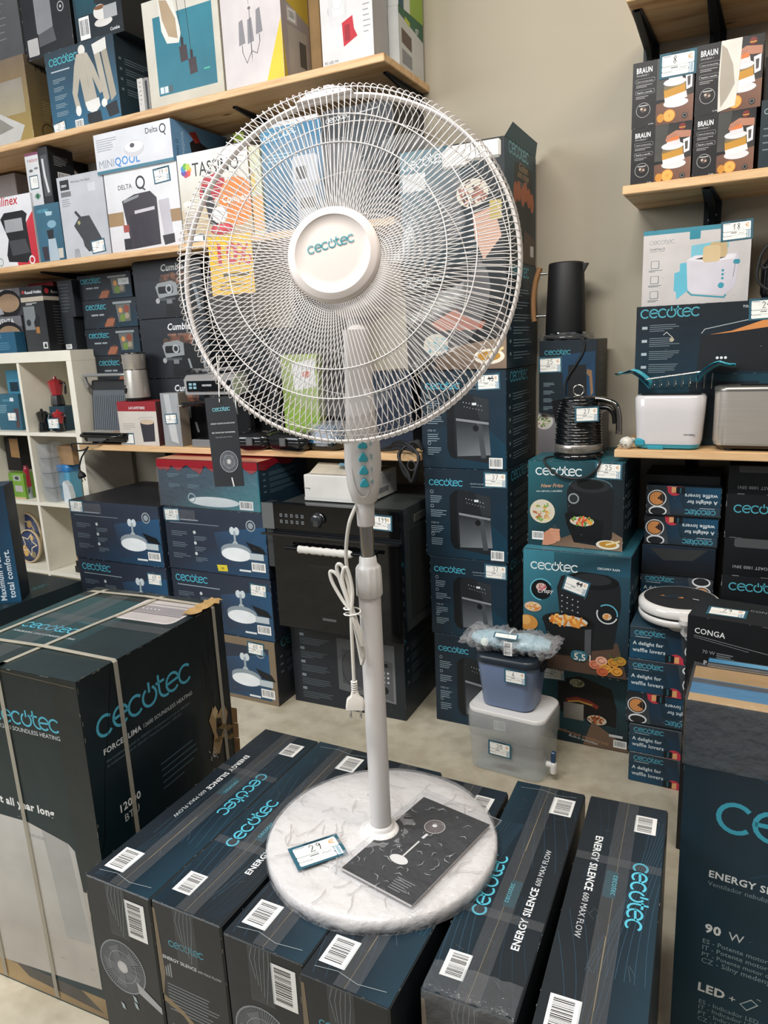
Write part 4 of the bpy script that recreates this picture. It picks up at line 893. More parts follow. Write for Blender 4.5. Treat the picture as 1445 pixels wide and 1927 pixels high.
def juicer(torn=False, tagc=False, s=1):
    def f(a):
        a.rect(.0, .0, 1, 1, '#1d1b1d'); a.rect(.40, .0, 1, .62, ['#2f2e2e', '#1b1a1b', '#39322f', '#575450']); a.poly([(.40, .0), (.62, .0), (.58, .35), (.40, .5)], '#4a4a46')
        a.poly([(.40, .68), (1, .60), (1, 1), (.40, 1)], ['#7a5442', '#8a6350', '#7a5443', '#6b4839'])
        a.text(.06, .165, 'BRAUN', .085, W_, .035, 0, 'l', 0, .26)
        a.text(.06, .21, 'CitrusQuick 1', 0, '#cfcfcf', 0, 0, 'l', 0, .2)
        for i, t in enumerate(('Quick and easy juicing', 'Rapido y sencillo')): a.rr(.05, .25+.17*i, .37, .32+.17*i, .03, '#8d8c8d'); a.rr(.055, .255+.17*i, .365, .315+.17*i, .03, '#1d1b1d'); a.text(.08, .30+.17*i, t, 0, '#d5d5d5', .01, 0, 'l', 0, .25); a.lines(.06, .345+.17*i, .28, 2, .025, .01, '#a09e9e', i)
        a.ring(.19, .73, .115, .008, '#a9a8a8'); a.disc(.19, .72, .05, '#5a4a44'); a.disc(.16, .71, .02, '#c9b8a8'); a.disc(.22, .73, .02, '#b49a8c'); a.rect(.12, .655, .26, .67, '#bcbcbc'); a.text(.28, .965, 'CJ 3000', .018, '#cfcfcf', .02)
        a.disc(.72, .70, .20, '#dfdcdf', .07); a.poly([(.53, .60), (.88, .54), (.90, .64), (.55, .70)], '#e6e3e6'); a.poly([(.52, .48), (.86, .42), (.87, .55), (.53, .61)], '#c8912c'); a.poly([(.52, .42), (.86, .36), (.86, .44), (.53, .50)], ['#6e6a62', '#77736a', '#a88b4a', '#8d7540'])
        a.disc(.69, .385, .18, '#e4e0e4', .06); a.poly([(.86, .30), (.97, .27), (.97, .50), (.88, .53)], '#e8e5e8'); a.poly([(.89, .34), (.94, .33), (.94, .46), (.90, .48)], '#5a5452')
        a.poly([(.60, .30), (.80, .27), (.82, .36), (.58, .38)], '#dcd8dc')
        if not tagc:
            a.poly([(.57, .28), (.60, .20), (.75, .19), (.80, .24), (.79, .29), (.60, .31)], '#d9773a')
            a.poly([(.57, .27), (.62, .19), (.74, .13), (.98, .16), (.98, .27), (.82, .26), (.74, .22), (.66, .25), (.60, .31)], '#b98067')
            for i in range(3): a.line([(.60+.05*i, .27-.01*i), (.66+.05*i, .18)], .006, '#8d5a46')
        a.disc(.84, .08, .055, '#8a2f2c'); a.rect(.79, .085, .89, .10, '#c9a23a')
        a.disc(.62, .88, .10, '#d98a2c'); a.disc(.62, .88, .085, '#e6b052')
        for k in range(9): t = k*2*PI/9; a.line([(.62, .88), (.62+.08*math.cos(t), .88+.08*math.sin(t)*a.asp)], .006, '#d08a30'); a.k -= .00003
        a.disc(.48, .90, .06, '#c98a2c', .07) ; a.disc(.87, .91, .045, '#1c1a1b'); a.ring(.87, .91, .03, .008, '#8d8c8c')
        if torn: a.poly([(.37, .0), (.68, .0), (.66, .5), (.62, .93), (.36, .99), (.35, .5)], '#dcd8cf'); a.poly([(.38, .05), (.46, .12), (.56, .35), (.60, .62), (.50, .80), (.40, .93), (.37, .6)], '#a9a092')
        a.wear(18, '#8c8a86', s, .025)
    return f
def toaster_art(a):
    a.rect(0, 0, 1, 1, ['#cfcac8', '#c9c5c4', '#bdb9b9', '#c4bfbd']); a.rect(0, 0, 1, .06, '#3f8ea3'); a.text(.05, .16, 'cecotec', 0, '#8f9697', 0, 0, 'l', 0, .24) if 0 else a.logo(.06, .185, .24, '#8e9697', 0, .12)
    a.text(.06, .255, 'Toast&Taste 2S', 0, '#5b6164', .02, 0, 'l', 0, .15); a.text(.06, .28, 'Tostadora / Toaster', 0, '#7c8285', 0, 0, 'l', 0, .15); a.rr(.44, .045, .54, .16, .01, '#2f8ea3')
    a.poly([(.46, .24), (.80, .20), (.80, .30), (.55, .5), (.46, .5)], '#78c0d2'); a.poly([(.31, .58), (.36, .56), (.36, .46), (.5, .44), (.46, .8), (.34, .93), (.33, .82), (.31, .82)], '#5fb6cc')
    a.poly([(.42, .42), (.50, .37), (.88, .38), (.90, .44), (.88, .80), (.78, .91), (.48, .86), (.44, .80)], ['#d6d2da', '#d9d5dd', '#cfcbd4', '#c6c2cc', '#c1bdc8', '#c6c2cc', '#cfccd5', '#d2cfd8']); a.poly([(.43, .42), (.50, .38), (.87, .39), (.86, .45), (.60, .47)], '#e3e0e6')
    a.poly([(.50, .42), (.60, .39), (.78, .42), (.70, .45)], '#4a4648'); a.rr(.63, .22, .79, .42, .03, '#c3ab7f'); a.rr(.57, .26, .73, .47, .03, '#d2bb90')
    for i in range(3): a.disc(.76, .59+.05*i, .012, '#3a97ab')
    a.disc(.75, .78, .028, '#3a97ab'); a.rr(.85, .46, .91, .52, .02, '#3493a9'); a.line([(.87, .50), (.855, .68)], .005, '#8c8890'); a.line([(.44, .83), (.48, .88), (.78, .935), (.80, .90)], .014, '#3a97ab')
    for i in range(3): a.rr(.08, .40+.20*i, .16, .50+.20*i, .01, '#6d7477'); a.rr(.085, .405+.20*i, .155, .495+.20*i, .01, '#c9c5c4'); a.lines(.06, .52+.20*i, .13, 2, .015, .007, '#8d9295', i)
    a.wear(24, '#a19c97', 4, .02)
def toast24(a):
    a.rect(0, 0, 1, 1, ['#1d262e', '#1b242b', '#16303f', '#1b3444']); a.logo(.03, .165, .37, '#4aa4b5'); a.text(.66, .09, 'TOAST&TASTE', 0, '#cfd5d8', .02, 0, 'l', 0, .15); a.rect(.75, .13, .81, .135, '#8d979c')
    for i in range(4): a.rect(.04, .29+.19*i, .075, .33+.19*i, '#a9b4b9'); a.lines(.09, .27+.19*i, .2, 5 if i else 4, .028, .008, '#7f8d94', i)
    a.poly([(.42, .44), (.86, .36), (.90, .42), (.92, .98), (.40, .93)], '#22252a'); a.poly([(.47, .44), (.60, .40), (.80, .26), (.86, .30), (.84, .36), (.60, .42)], '#d58a4a'); a.line([(.42, .42), (.44, .36), (.74, .24), (.80, .22)], .005, '#aab0b3')
    for i in range(3): a.disc(.525+.025*i, .77, .009, '#dfe3e5')
    a.rr(.53, .845, .585, .875, .012, '#a9adb0'); a.rr(.84, .40, .885, .80, .02, '#a4a7aa'); a.rr(.85, .48, .875, .78, .01, '#3a3d41'); a.bars(.90, .78, .985, .95); a.wear(26, '#7b8990', 4, .02)
    a.line([(.18, .42), (.2, .38), (.24, .46)], .004, '#c9c7c2'); a.disc(.235, .49, .014, '#b3a78f')
def micro(a):
    a.rect(0, 0, 1, 1, ['#242b32', '#20272e', '#23292f', '#262d34']); a.logo(.06, .10, .50, '#2f6f7d')
    for i in range(5): a.rect(.08, .22+.15*i, .12, .25+.15*i, '#7f8a90'); a.lines(.08, .27+.15*i, .28, 4, .02, .007, '#59646b', i)
    a.poly([(.42, .22), (.92, .22), (.92, .84), (.42, .78)], ['#55585c', '#6c6f72', '#77797c', '#5e6164']); a.poly([(.46, .33), (.72, .34), (.72, .74), (.46, .70)], '#4a4d50'); a.ring(.59, .53, .13, .006, '#2b2e31', 0, 360, .17)
    a.poly([(.76, .38), (.90, .40), (.90, .82), (.76, .78)], '#5a5d60'); a.rect(.79, .42, .86, .46, '#15181b')
    for i in range(3):
        for j in range(3): a.disc(.79+.035*i, .52+.05*j, .009, '#bfc2c4')
    a.disc(.83, .71, .03, '#1d2023'); a.wear(20, '#6f787e', 4, .02)
def deltaq(a):
    a.rect(0, 0, 1, 1, ['#dcdcdf', '#e0e0e3', '#d6d3d6', '#d3d0d4']); a.text(.18, .22, 'DELTA', 0, '#3c3f44', .01, 0, 'l', 0, .20); a.ring(.50, .17, .055, .02, '#2c2f34'); a.line([(.51, .23), (.56, .27)], .016, '#2c2f34')
    a.rect(.0, .49, .22, .66, '#a08058'); a.rect(.78, .55, 1, .70, '#9c7c54'); a.poly([(.22, .36), (.40, .30), (.62, .29), (.70, .38), (.70, .95), (.30, .97), (.24, .55)], '#39303a'); a.poly([(.30, .55), (.68, .50), (.70, .95), (.32, .97)], '#2b2330'); a.poly([(.24, .35), (.46, .31), (.46, .34), (.24, .39)], '#8b8e94')
    a.poly([(.38, .50), (.66, .48), (.66, .52), (.38, .54)], '#c9c4cc'); a.poly([(.72, .42), (.86, .41), (.88, .92), (.76, .93)], '#b9b5bd'); a.poly([(.73, .85), (.89, .84), (.89, .95), (.75, .97)], '#221f26'); a.rect(.20, .66, .28, .75, '#a8483e'); a.rect(.19, .83, .30, .97, '#26222a')
def miniqool(a):
    a.rect(0, 0, 1, 1, ['#d9dbe0', '#dddee3', '#d5d4da', '#d3d4da']); a.rect(0, .92, 1, 1, '#3f7f95'); a.text(.03, .86, 'MINI', 0, '#8f9aa6', 0, 0, 'l', 0, .21); a.text(.25, .86, 'QOOL', 0, '#4c8fd0', .03, 0, 'l', 0, .33); a.text(.68, .24, 'Delta', 0, '#3d4046', .01, 0, 'l', 0, .16); a.ring(.90, .19, .035, .012, '#2c2f34'); a.line([(.905, .26), (.93, .36)], .011, '#2c2f34')
    a.lines(.03, .14, .28, 6, .055, .02, '#9ea2aa'); a.disc(.52, .52, .13, '#c9c6ca', .075); a.disc(.52, .47, .12, '#e3e2e5', .05); a.disc(.50, .44, .03, '#55565c', .02)
def tassimo(a):
    a.rect(0, 0, 1, 1, ['#e2e3df', '#dfe0dc', '#b8a27f', '#c4b593']); a.poly([(0, .62), (1, .55), (1, 1), (0, 1)], ['#cdbb98', '#c9b48c', '#b29468', '#bca37c'])
    for k, c in enumerate(('#e8a23a', '#e0522f', '#c43a62', '#6a4aa8', '#3f8fd0', '#5fae3a', '#b8c83a')): t = 2*PI*k/7; a.disc(.12+.045*math.cos(t), .18+.045*math.sin(t)*a.asp, .035, c)
    a.text(.21, .26, 'TASSIMO', 0, '#2b2d31', .005, 0, 'l', 0, .66, 1.25)
    a.poly([(.28, .45), (.36, .30), (.54, .26), (.66, .34), (.66, .55), (.52, .52), (.44, .62), (.30, .58)], '#bd2431'); a.poly([(.33, .40), (.42, .42), (.55, .70), (.50, .90), (.40, .80)], '#1f1a1e'); a.disc(.80, .60, .25, '#ee7d1c', .26); a.text(.60, .60, 'Compact', 0, '#f6efe4', .02, 0, 'l', 0, .4)
    a.poly([(.03, .55), (.20, .55), (.17, .93), (.06, .93)], ['#e5ddcf', '#e5ddcf', '#4d2f1e', '#5a3723']); a.disc(.115, .55, .085, '#efe8dc', .03); a.disc(.55, .72, .11, '#ece9e6', .09); a.disc(.57, .88, .17, '#b8202c', .06); a.disc(.57, .86, .12, '#d23a42', .035); a.rect(.12, .90, .30, .995, '#2b5a6d'); a.rect(.14, .92, .28, .98, '#e8e8e4')
def moulinex(a):
    a.rect(0, 0, 1, 1, ['#dcdbdf', '#e0dfe3', '#dbdbdf', '#d9d9dc']); a.poly([(.5, .7), (1, .25), (1, 1), (.55, 1)], ['#d8707a', '#d02a3a', '#c22230', '#cf2f3e']); a.text(.03, .12, 'Moulinex', 0, '#c5202e', .02, 0, 'l', .2, .70)
    a.poly([(.30, .30), (.40, .22), (.80, .22), (.88, .28), (.84, .36), (.86, .86), (.76, .96), (.36, .92), (.34, .82), (.42, .60)], '#1d1d20'); a.rect(.38, .32, .76, .50, '#a0a1a4'); a.poly([(.42, .62), (.78, .62), (.84, .82), (.46, .84)], '#4a4a4e'); a.line([(.10, .28), (.10, .45)], .02, '#55565a'); a.disc(.10, .56, .09, '#c9c8cc', .07); a.ring(.18, .91, .05, .01, '#6a8a6a'); a.ring(.86, .93, .05, .02, '#e8e8ea')
def caso(a):
    a.rect(0, 0, 1, 1, ['#bfc1c7', '#b9bbc2', '#b3b5bb', '#bcbec4']); a.rect(.06, .04, .26, .16, '#2b2c31'); a.text(.08, .12, 'caso', .04, W_, .02); a.text(.30, .09, 'WineCase One Black', 0, '#55575d', .01, 0, 'l', 0, .42); a.rect(.66, .12, .82, .22, '#c9cbd1'); a.rect(.06, .18, .28, .24, '#77777c'); a.lines(.06, .27, .2, 4, .025, .008, '#8a8c92')
    a.poly([(.30, .44), (.34, .42), (.44, .50), (.42, .54)], '#3a3b3f'); a.poly([(.40, .50), (.62, .50), (.84, .80), (.80, .92), (.52, .93), (.44, .86), (.42, .78), (.26, .60)], '#3f4145'); a.disc(.38, .57, .03, '#a89f72'); 
    for k in range(5): a.line([(.20+.03*k, .99), (.22+.02*k, .88)], .008, '#6b6c72')
def moka_art(a):
    a.rect(0, 0, 1, 1, ['#3f6d82', '#386a82', '#2c5f78', '#346a84']); a.logo(.1, .13, .45, '#5fb7cf'); a.poly([(.4, .12), (.7, .14), (.66, .2), (.45, .2)], '#a8c4d0'); a.disc(.62, .35, .18, '#7fa8bd', .10); a.poly([(.38, .45), (.66, .44), (.62, .66), (.44, .66)], '#23262b'); a.poly([(.40, .60), (.70, .60), (.76, .98), (.36, .98)], '#a9b9c4'); a.poly([(.10, .72), (.34, .72), (.36, .96), (.14, .96)], '#3a3440'); a.poly([(.74, .78), (.95, .78), (.93, .95), (.76, .95)], '#c3bdb3'); a.wear(8, '#8aa', 2, .02)
def cumbia_cup(a):
    a.rect(0, 0, 1, 1, ['#1e5a6b', '#1c2830', '#1b2228', '#1b2a33']); a.rect(.05, 0, .50, .75, ['#1f6273', '#237283', '#1b4d5b', '#1a4a58']); a.poly([(.38, 0), (.95, 0), (.92, .62), (.45, .68)], '#2a2d31'); a.disc(.60, .86, .19, '#dcd7d2', .06); a.disc(.55, .76, .14, '#e6e2dd', .10); a.disc(.55, .72, .12, '#8a5a3a', .03); a.bars(.08, .76, .30, .97); a.text(.72, .96, 'Cumbia', 0, W_, .02, 0, 'l', .2, .2); a.rect(.62, .72, .9, .84, '#a9abad')
def blackcoffee(a):
    a.rect(0, 0, 1, 1, ['#26272b', '#2b2c30', '#242529', '#202125']); a.rr(.28, .30, .62, .78, .04, ['#7b7e82']*0 or '#8a8c90'); a.rr(.22, .0, .66, .32, .03, '#303136'); a.poly([(.30, .78), (.62, .74), (.66, .88), (.30, .90)], '#5c5e62'); a.rr(.05, .80, .28, .97, .02, '#b9b6b4')
    for i in range(3): a.ring(.82, .18+.2*i, .06, .012, '#c5c6c8'); a.disc(.82, .18+.2*i, .02, '#c5c6c8')
    a.wear(30, '#a9a6a3', 3, .03)
def irons(a):
    a.rect(0, 0, 1, 1, ['#8a7560', '#7e6c58', '#a98f4a', '#a08440']); a.rect(.05, .25, .95, .65, ['#8c8378', '#968d82', '#a69a7c', '#a89c80']); a.poly([(.40, .70), (.60, .55), (.92, .80), (.85, .96), (.55, .99)], '#c3c0bb'); a.poly([(.5, .72), (.62, .62), (.80, .80), (.6, .85)], '#8e8a80'); a.disc(.40, .48, .1, '#5a4c3c'); a.ring(.40, .48, .085, .01, '#a9987c'); a.wear(16, '#c9bba0', 3, .03)
def irons_side(a):
    a.rect(0, 0, 1, 1, ['#6d5f4c', '#665a48', '#8a713a', '#8f7640']); a.text(.15, .15, 'PHILIPS', 0, '#4a4034', .02, 0, 'l', 0, .55); a.lines(.2, .5, .6, 8, .03, .008, '#a6905c')
    for k in range(3): a.ring(.25+.25*k, .86, .1, .02, '#5a4a2c')
    a.ring(.45, .70, .13, .02, '#8a4a34')
def iron_box(a):
    a.rect(0, 0, 1, 1, ['#4a484c', '#55535a', '#3d3b40', '#434146']); a.rect(0, 0, 1, .28, '#77757a'); a.text(.35, .2, 'ROWENTA', 0, '#e3e3e5', .02, 0, 'l', 0, .5); a.disc(.72, .55, .28, '#1f1d20', .2); a.disc(.72, .52, .24, '#a08468', .13); a.poly([(.3, .75), (.5, .55), (.6, .9), (.4, .95)], '#9a9a9e')
def russell(a):
    a.rect(0, 0, 1, 1, ['#1f1f22', '#232326', '#3b3d3e', '#45484a']); a.rect(0, .16, 1, .23, '#b5aa9a'); a.disc(.14, .08, .05, '#b8343a', .05); a.text(.22, .11, 'Russell Hobbs', 0, W_, .01, 0, 'l', 0, .72); a.rect(.05, .30, .55, .66, '#7e8486'); a.poly([(.45, .55), (.62, .42), (.75, .48), (.60, .72), (.5, .72)], '#24262a'); a.rect(.5, .62, .66, .72, '#a9733f'); a.disc(.22, .55, .1, '#34383a'); a.lines(.2, .25, .5, 2, .02, .008, '#dcdcdc'); a.rect(.72, .86, .92, .96, '#cfd0d1'); a.poly([(.76, .94), (.80, .88), (.86, .88), (.89, .94)], '#2b2c2e')
def bluecoffee(a):
    a.rect(0, 0, 1, 1, ['#3a86ab', '#2f7ba4', '#1d3f57', '#28536e']); a.logo(.06, .13, .55, '#dbe6ea', 8); a.lines(.1, .25, .5, 3, .03, .01, '#9cc2d4'); a.rr(.5, .30, .92, .60, .06, '#b9bdc6'); a.poly([(.52, .55), (.88, .55), (.84, .95), (.56, .95)], '#9ca1ab'); a.rr(.56, .40, .74, .52, .02, '#2b2f36'); a.rect(.6, .7, .85, .8, '#3c3a3a')
def blackpress(a):
    a.rect(0, 0, 1, 1, ['#25282d', '#2b2e33', '#24272b', '#202327']); a.logo(.06, .11, .34, '#dfe3e5', 6); a.line([(.5, .07), (.8, .055)], .014, '#b3b6b8'); R = random.Random(2)
    a.poly([(.2, .25), (.5, .2), (.9, .3), (.9, .9), (.2, .9)], '#3c4044')
    for i in range(40): x = R.uniform(.15, .9); y = R.uniform(.22, .9); a.line([(x, y), (x+R.uniform(.03, .1), y+R.uniform(-.05, .05))], .008, R.choice(['#7a8288', '#5a6167', '#9aa2a8', '#2c3034'])); a.k -= .00003
def hotbox(a):
    a.rect(0, 0, 1, 1, ['#2f7282', '#262b30', '#24282c', '#27404a']); a.logo(.03, .16, .45, '#dfe8ea', 6); a.rect(.02, .19, .25, .34, '#c7cbcc'); a.rect(.5, .0, .98, .14, '#15181b'); plate(a, .7, .42, .18, ['#8a5c4a', '#a06a5a', '#5a4a48', '#b5766c'], '#2c2f33', 4); a.poly([(.7, .6), (.9, .55), (.97, .8), (.8, .99), (.72, .8)], '#caa08c'); a.rect(.86, .50, .97, .66, '#b7a460')
def hotbox2(a):
    a.rect(0, 0, 1, 1, ['#262c31', '#272c30', '#3c3530', '#25282c']); a.logo(.05, .19, .40, '#b9c3c7', 4); a.poly([(.25, .15), (.8, .08), (.86, .85), (.3, .8)], '#1f2226'); a.poly([(.3, .8), (.995, .70), (.995, .995), (.3, .995)], ['#6e5a4c', '#9a8570', '#8a7361', '#5d4b3f']); a.poly([(.25, .55), (.5, .42), (.66, .52), (.62, .6), (.35, .62)], '#b5705a'); a.poly([(.5, .5), (.8, .55), (.76, .62), (.5, .62)], '#a8634c'); plate(a, .3, .75, .15, ['#5aa0b0', '#8fb8c2', '#c9c9c0'], '#2a3a40', 9)
    a.disc(.83, .88, .15, '#e8e1cf', .07); a.disc(.83, .875, .11, '#b8862c', .045); a.line([(.80, .88), (.97, .80)], .025, '#e3c88d')
def hot_side(a):
    a.rect(0, 0, 1, 1, ['#28586a', '#274f5e', '#25313a', '#1f3c49']); a.logo(.12, .10, .62, '#6fb3c2'); a.rr(.28, .14, .90, .82, .08, '#262f35'); a.text(.42, .20, 'Golden', 0, '#b99a70', 0, 0, 'l', .3, .3); a.text(.38, .26, 'and crispy', 0, '#b99a70', 0, 0, 'l', .3, .38); a.lines(.38, .30, .4, 2, .02, .006, '#8b8a80')
    for x, y in ((.32, .40), (.42, .38), (.55, .41), (.63, .36), (.75, .40), (.86, .43)): a.disc(x, y, .07, '#b4613c', .09)
    for k in range(9): a.line([(.34+.06*k, .45), (.36+.055*k, .8)], .006, '#39434a')
    a.poly([(.5, .99), (.6, .7), (.95, .75), (.98, .99)], '#5a473e'); a.rect(.80, .82, .92, .92, '#cfcfcf')
def kettle_art(a):
    a.rect(0, 0, 1, 1, ['#1c2830', '#1d2a33', '#1b2a36', '#182730']); a.poly([(.40, .20), (.97, .16), (.97, .9), (.45, .9)], ['#1c4668', '#1d3f5c', '#1b4f78', '#1c3d58']); a.logo(.10, .19, .45, '#3f9fb0')
    a.poly([(.52, .34), (.82, .34), (.86, .97), (.50, .97)], '#1e2023'); a.poly([(.84, .40), (.92, .42), (.95, .72), (.91, .76), (.88, .50), (.83, .46)], '#8c6a4c')
    for i in range(4): a.lines(.08, .58+.11*i, .2, 3, .02, .007, '#8496a1', i)
def salad(a):
    a.rect(0, 0, 1, 1, ['#8f8a8c', '#8a8588', '#6b6569', '#736d70']); plate(a, .10, .22, .14, ['#4f7a3a', '#6f9a48', '#b8b49a', '#8a4a34'], '#cfccc8', 3, .13); a.ring(.72, .22, .2, .02, '#a9a5a8', 90, 270)
def conga(a):
    a.rect(0, 0, 1, 1, ['#1e2023', '#1f2124', '#17181b', '#191b1e']); a.text(.04, .065, 'CONGA', .022, W_, .01, -2, 'l', 0, .17); a.line([(.04, .075), (.5, .105)], .002, '#a6aaad'); a.line([(.04, .082), (.34, .105)], .0025, '#8a8e91'); a.text(.09, .14, '70 W', .014, '#8f9497'); a.lines(.17, .13, .1, 4, .008, .004, '#777d81'); a.text(.10, .185, 'P', .018, '#b9bdbf', .03); a.lines(.17, .175, .1, 4, .008, .004, '#777d81') ; a.lines(.17, .22, .2, 4, .012, .005, '#777d81')
    a.line([(.6, .46), (.8, .41), (.99, .42)], .03, '#8d8f92'); a.wear(20, '#77797c', 4, .02)
def rock(a, up=False, lg=True):
    a.rect(0, 0, 1, 1, ['#1f2327', '#1d2024', '#14161a', '#15181b'])
    if lg: a.logo(.05, .42, .33, '#4aa7b9'); a.wear(22, '#8b8d8f', 3, .03)
    else: a.rr(.06, .0, .38, .24, .015, '#55575a')
    if up: a.flip(); a.text(.60, .27, "ROCK'NTOAST 1000 3IN1", 0, '#9ba1a4', .01, 0, 'l', 0, .34)
def tallfan(a):
    a.rect(0, 0, 1, 1, ['#1f2c37', '#1c2a36', '#164b60', '#13465a']); waves(a, .4, .0, 1.2, .15, .45, 12, '#24435a', .3); a.logo(.095, .332, .60, '#35a0b8', -2, .155)
    a.text(.080, .475, 'ENERGY SILENCE 600 MAX FLOW', 0, '#dde2e4', .03, -2, 'l', 0, .50); a.text(.08, .50, 'Ventilador nebulizador / Ventilateur brumisateur', 0, '#7f959f', 0, -2, 'l', 0, .42)
    a.text(.08, .64, '90', .026, '#e6eaeb', .05, -2); a.text(.143, .643, 'W', .025, '#d3dadd', 0, -2)
    for i, t in enumerate(('ES - Potente motor de cobre, calidad', 'IT - Potente motore in rame, qualita', 'PT - Potente motor de cobre, qualidade', 'CZ - Silny medeny motor, kvalita')): a.text(.075, .675+.020*i, t, 0, '#8ea6af', 0, -2, 'l', 0, .33); a.text(.075, .865+.018*i, t[:5]+'Indicador LED y mando a distancia', 0, '#8ea6af', 0, -2, 'l', 0, .34)
    a.text(.07, .825, 'LED', .026, '#e6eaeb', .05, -2); a.text(.155, .828, '+', .022, '#e6eaeb', 0, -2); a.poly([(.185, .825), (.215, .80), (.235, .812), (.205, .84)], '#b9c7cc'); a.poly([(.189, .825), (.215, .804), (.23, .812), (.205, .836)], '#164a5e'); a.ring(.232, .803, .010, .0025, '#b9c7cc', 250, 20+360-60)
    a.wear(14, '#51707e', 4, .02)
def maxfresh(a):
    a.rect(0, 0, 1, 1, ['#1f2d3c', '#1d3850', '#16567c', '#1c3e58']); a.ring(.2, .32, .55, .02, '#35506a', 0, 360, .5)
    for k in range(40): t = 2*PI*k/40; a.line([(.2+.15*math.cos(t), .32+.15*math.sin(t)*a.asp), (min(.99, max(.01, .2+.5*math.cos(t))), .32+.5*math.sin(t)*a.asp)], .006, '#34536e'); a.k -= .00003
    a.text(.72, .98, 'Maximum freshness,', 0, '#c9d6e0', .03, 90, 'l', 0, .56*a.h/a.w); a.text(.90, .96, 'total comfort.', 0, '#c9d6e0', .03, 90, 'l', 0, .42*a.h/a.w)
def redwrap(a):
    a.rect(0, 0, 1, 1, ['#1c3f55', '#1d5a72', '#2f8a95', '#23384a']); a.disc(.55, .86, .25, '#d4dadc', .04); a.bars(.80, .80, .93, .98); a.ring(.33, .80, .035, .01, '#8fa5ae')
    for i in range(4): a.lines(.1+.2*(i % 2), .3+.22*(i//2), .14, 3, .03, .012, '#5f7f8f', i)
def lacaf(a):
    a.rect(0, 0, 1, 1, ['#cfc6bc', '#d6cec4', '#c9c3bb', '#c4bdb4']); a.rect(0, 0, 1, .22, '#a32832'); a.text(.3, .17, 'LACAFETIERE', 0, W_, .02, 0, 'l', 0, .42); a.poly([(.56, .46), (.92, .44), (.90, .90), (.60, .92)], '#3c3a42'); a.disc(.74, .46, .18, '#cbb39a', .05); a.line([(.52, .40), (.60, .36), (.90, .35)], .008, '#a9a29a'); a.lines(.1, .5, .35, 4, .04, .012, '#a39c94'); a.rect(.02, .72, .36, .98, '#2b5a6d'); a.rect(.04, .75, .34, .96, '#e8e8e4'); a.hand(.15, .92, '5', .12)
# ================================================================ placing the cartons
def top(k): b = BX[k]; return b[4].z+b[3]+.0004
def C(key, label, bl, br, tl, dep, z0, Y=None, name='appliance_carton', cat='box', **k): return carton(name, label, cat, bl, br, tl, dep, z0=z0, Y=Y, key=key, **k)
sd = side_info
# ---- floor stacks by the wall: air fryer tower
g6 = 'air fryer cartons of the tall stack'
seam = [(821, 1338), (813, 1190), (803, 1045), (795, 880), (792, 698), (789, 503), (786, 283)]
lab = ['lowest carton of the air fryer tower, half hidden by the clear tank', 'dark air fryer carton with a torn white scrap, priced 37, second from the floor', 'undamaged dark blue air fryer carton priced 37 in the middle of the tower',
       'dark blue air fryer carton with a dented side and a struck price', 'fryer carton with a yellow sauce bowl and food picture, second from the tower top', 'opened teal carton on top of the air fryer tower, white foam showing']
arts = [fryer(1), fryer(2), fryer(3), fryer(4), hotbox2, hotbox]
zs = [0]+[onY(p, 2.5).z for p in seam[1:]]
for i in range(6):
    x0 = onY((seam[i][0], seam[i][1]), 2.5).x; xr = -.787-(.004 if i % 2 else 0)
    if i >= 4: x0 = xr-.378
    carton('air_fryer_carton', lab[i], 'box', None, None, None, .372, col='#1b3240', F=arts[i], R=sd(['#1b3a4a', '#1a3442', '#163a4c', '#1a3644'], '#49a9bf', 6, '#7f98a3', i) if i != 5 else hot_side, T=fill('#1b3240'), group=g6, key='cf%d' % i, w=xr-x0, h=zs[i+1]-zs[i]-.0006, loc=(x0, 2.5+(.004 if i == 3 else 0), zs[i]+.0003))
price_tag(BX['cf3'], 'F', .80, .12, '37', 2, struck='45'); price_tag(BX['cf2'], 'F', .86, .10, '37', 0); price_tag(BX['cf1'], 'F', .86, .12, '37', 0)
# foam block and open flap in the top carton
b = BX['cf5']; m = MB(); m.box(.17, b[1]-.012, -.008, .2, b[3]-.062, b[3]-.004, '#e4e2dc', 'matte_plastic', .008); m.box(.16, .25, -.010, .15, b[3]-.075, b[3]-.02, '#dedcd6', 'matte_plastic', .006); tag(m.build('foam_block', b[0]), 'white packing foam')
m = MB(); m.poly([(b[1], 0, b[3]), (b[1], .37, b[3]), (b[1]+.012, .35, b[3]+.045), (b[1]+.012, .05, b[3]+.05)], hx('#2f5f6e')); m.poly([(b[1]+.001, .35, b[3]), (b[1]+.001, 0, b[3]), (b[1]+.013, .05, b[3]+.05), (b[1]+.013, .35, b[3]+.045)], hx('#2f5f6e')); m.build('carton_flap', b[0])
# ---- coloured fryer cartons
C('pack', 'black and teal fryer pack carton on the floor behind the clear tank', (1017, 1385), (1181, 1420), (1030, 1238), .34, 0, 2.53, name='air_fryer_carton', F=rainpack, R=sd('#1b3a46'), col='#1c3038')
C('rain', 'teal fryer carton with fries and a steel-blue ring picture, hanging loose price tag', (984, 1193), (1182, 1245), (985.5, 1030.5), .40, top('pack'), 2.44, name='air_fryer_carton', F=rain, R=sd('#173543'), T=fill('#2c6a7c', '#23505f', '#2f6f80', '#3c8798'), col='#1c3844', h=onY((985.5, 1031), 2.44).z-top('pack'))
C('frito', 'teal carton showing a black fryer full of vegetables and a pasta bowl', (993, 1029), (1171, 1049), (998, 866), .36, top('rain'), 2.49, name='air_fryer_carton', F=frito, R=sd('#17303b'), T=fill('#2a6b76'), col='#1c3844', group=None)
b = BX['rain']; m = MB()
price_tag(b, 'F', .51, .27, '', -16, struck='88'); price_tag(BX['frito'], 'F', .84, .09, '25', -1); price_tag(BX['pack'], 'F', .15, .17, '5295', 3)
